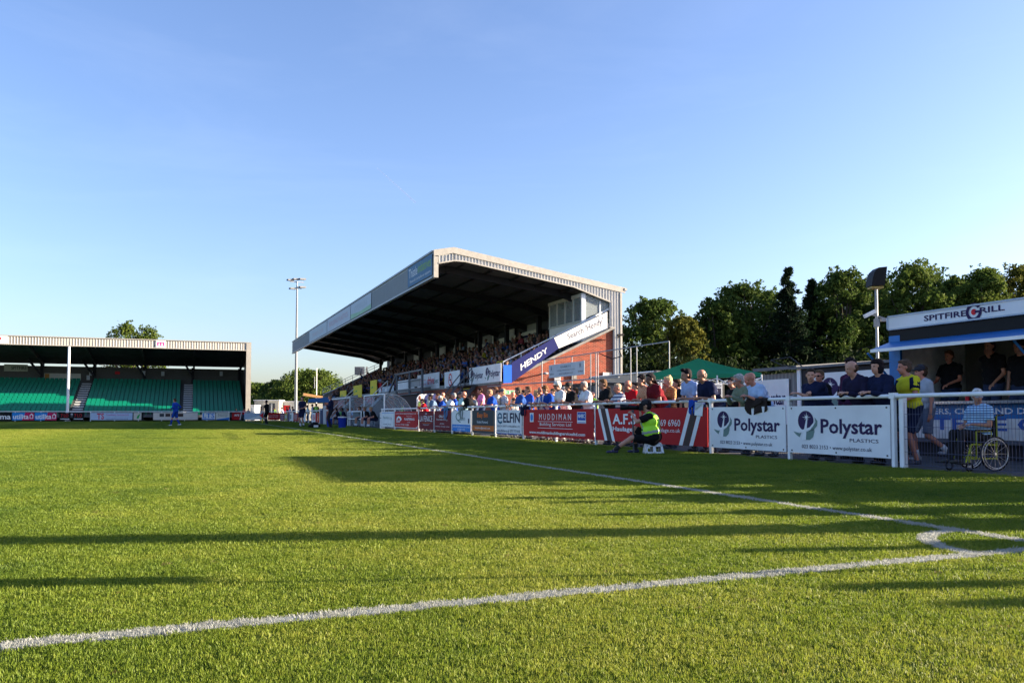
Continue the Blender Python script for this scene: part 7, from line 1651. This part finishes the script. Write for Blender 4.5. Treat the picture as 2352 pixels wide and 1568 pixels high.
for u, m_, lb in ((543, BLACKC, 'person in black behind the fence at the far stand'), (560, REDC, 'person in red behind the fence at the far stand'), (570, NAVYC, 'person in navy behind the fence at the far stand')):
    p = at_y(u, 950, YG + 2.0); person(lb, (p.x, YG + 2.0, 0), math.pi, 1.5, 'stand', 2, fine=False, shirt=m_, hair='short', hairc=BRH, group='people before the far stand')
# a few more at the fence right of the picture; their shadows cross the grass
OFFC = [('blue', BLUEC), ('grey', GREYC), ('white', WHC_), ('black', BLACKC), ('dark red', MARC), ('pale blue', PALEB)]
for i, (y, H_) in enumerate(((7.4, 1.8), (6.9, 1.75), (6.1, 1.7), (5.3, 1.85), (4.9, 1.78), (3.9, 1.8), (3.1, 1.72), (2.0, 1.8), (.95, 1.85), (.55, 1.8))):
    person('person in ' + OFFC[i % 6][0] + (' standing at the fence right of the picture' if i < 6 else ' farther along the fence right of the picture'), (XFN + .5, y, 0), math.pi / 2, H_, 'stand', 8, fine=False, shirt=OFFC[i % 6][1], hair='short', hairc=BRH, group='people at the fence right of the picture')

# ---------------------------------------------------------------- crowd in the main stand
def crowd_mat():
    m = bpy.data.materials.new('crowd_clothes'); m.use_nodes = True; n = m.node_tree.nodes; l = m.node_tree.links; b = n['Principled BSDF']; b.inputs['Roughness'].default_value = .9
    oi = n.new('ShaderNodeObjectInfo'); r = n.new('ShaderNodeValToRGB'); r.color_ramp.interpolation = 'CONSTANT'; e = r.color_ramp.elements
    cols = [(.02, .03, .12), (.4, .4, .42), (.02, .02, .025), (.03, .1, .35), (.06, .065, .08), (.01, .01, .015), (.2, .02, .03), (.02, .02, .03), (.25, .33, .48), (.03, .04, .06), (.5, .4, .04), (.08, .05, .04)]
    e[0].position = 0; e[0].color = cols[0] + (1,); e[1].position = 1 / 12; e[1].color = cols[1] + (1,)
    for i in range(2, 12): k = e.new(i / 12); k.color = cols[i] + (1,)
    l.new(oi.outputs['Random'], r.inputs[0]); l.new(r.outputs[0], b.inputs['Base Color']); return m
CRM = crowd_mat(); CH = [mat('crowd_hair_dark', (.03, .02, .015), .7), mat('crowd_hair_grey', (.3, .28, .26), .7), mat('crowd_hair_brown', (.1, .055, .03), .7)]
def seated_variant(k):
    rr = random.Random(50 + k); mb = MB(); le = rr.uniform(0, .25); arm = rr.uniform(-.1, .15)
    mb.ball((0, 0, .12), (.18, .13, .14), 10, 7, 0); mb.ball((0, le * .4, .34), (.19, .13, .22), 10, 7, 0); mb.cap((-.17, le * .7, .47), (.17, le * .7, .47), .07, .07, 8)
    def rec(start, mi):
        for i in range(start, len(mb.mi)): mb.mi[i] = mi
    for g in (-1, 1):
        a = len(mb.mi); mb.cap((g * .2, le * .7, .45), (g * .24, .12 + le * .4, .22 + arm * .3), .055, .045, 8); b = len(mb.mi); mb.cap((g * .24, .12 + le * .4, .22 + arm * .3), (g * .1, .36, .2 + arm), .042, .035, 8); mb.ball((g * .08, .4, .21 + arm), .045, 8, 6); rec(b, 1)
        c = len(mb.mi); mb.cap((g * .1, 0, .06), (g * .14, .45, .1), .09, .065, 8); mb.cap((g * .14, .45, .1), (g * .14, .5, -.32), .06, .045, 8); rec(c, 3)
    a = len(mb.mi); mb.cap((0, le, .52), (0, le + .01, .6), .055, .05, 8); mb.ball((0, le + .02, .70), (.078, .095, .115), 12, 9); mb.ball((0, le + .115, .68), (.014, .02, .02), 6, 5); rec(a, 1)
    a = len(mb.mi)
    if k != 4: mb.ball((0, le - .015, .735), (.09, .108, .105), 12, 8); rec(a, 2)
    return mb.mesh('seated_spectator', [CRM, mat('crowd_skin', (.26, .12, .08), .6), CH[k % 3], DARKT], True)
SV = [seated_variant(k) for k in range(6)]
slots = []
rr = random.Random(9)
for k in range(10):
    y = YE + .8
    while y < YE + LEN - 1:
        dens = .93 if y < 75 else .8
        inside_box = (XF + .4 + k * .72 > 20.2 and y < YE + 5)
        if rr.random() < dens and not (y % 13.5 < 1.1) and not inside_box and mnoise.noise(Vector((k * .7, y * .35, 3.1))) > -.33: slots.append((k, y + rr.uniform(-.12, .12)))
        y += .52
slots.sort(key=lambda t: t[1] * 1.0 - t[0] * .3 if False else t[1])
indiv = []; rest = []
# nearest rows and the nearest end show largest
score = lambda t: math.hypot(XF + t[0] * .72, t[1])
slots.sort(key=score)
for i, (k, y) in enumerate(slots): (indiv if i < 235 else rest).append((k, y))
sj = random.Random(17)
def slot_pos(k, y): return (SX(XF + .78 + k * .72 + sj.uniform(-.14, .14), y), y, 2.45 + k * .34 + .42 + sj.uniform(-.09, .09) + (.38 if sj.random() < .045 else 0))
CGR = 'seated spectators in the main stand'
for i, (k, y) in enumerate(indiv):
    o = put(bpy.data.objects.new('seated_spectator', SV[rr.randrange(6)]), None, slot_pos(k, y), math.pi / 2 + rr.uniform(-.6, .7))
    o.scale = (rr.uniform(.9, 1.12), 1, rr.uniform(.86, 1.1)); tag(o, 'seated spectator in the packed crowd under the main stand roof', 'person', CGR)
# farther part of the crowd: one object, bodies placed by geometry nodes on points
me = bpy.data.meshes.new('crowd'); me.vertices.add(len(rest)); me.vertices.foreach_set('co', np.array([slot_pos(k, y) for k, y in rest], 'f').ravel())
co = put(bpy.data.objects.new('crowd', me)); tag(co, 'dense seated crowd filling the far part of the main stand', 'crowd', kind='stuff')
cc = bpy.data.collections.new('crowd_bodies')
for m_ in SV: cc.objects.link(bpy.data.objects.new('crowd_body', m_))
ng = bpy.data.node_groups.new('crowd_scatter', 'GeometryNodeTree')
ng.interface.new_socket('Geometry', in_out='INPUT', socket_type='NodeSocketGeometry'); ng.interface.new_socket('Geometry', in_out='OUTPUT', socket_type='NodeSocketGeometry')
gi = ng.nodes.new('NodeGroupInput'); g_o = ng.nodes.new('NodeGroupOutput'); ip = ng.nodes.new('GeometryNodeInstanceOnPoints'); ci = ng.nodes.new('GeometryNodeCollectionInfo')
ci.inputs['Collection'].default_value = cc; ci.inputs['Separate Children'].default_value = True; ci.inputs['Reset Children'].default_value = True; ip.inputs['Pick Instance'].default_value = True
rv = ng.nodes.new('FunctionNodeRandomValue'); rv.data_type = 'FLOAT_VECTOR'; rv.inputs[0].default_value = (0, 0, math.pi / 2 - .3); rv.inputs[1].default_value = (0, 0, math.pi / 2 + .4)
L = ng.links.new
L(gi.outputs[0], ip.inputs['Points']); L(ci.outputs[0], ip.inputs['Instance']); L(rv.outputs[0], ip.inputs['Rotation']); L(ip.outputs[0], g_o.inputs[0])
co.modifiers.new('scatter', 'NODES').node_group = ng
print('crowd', len(indiv), len(rest))

bpy.data.scenes.remove(WSC)
bpy.data.scenes.remove(TSC)
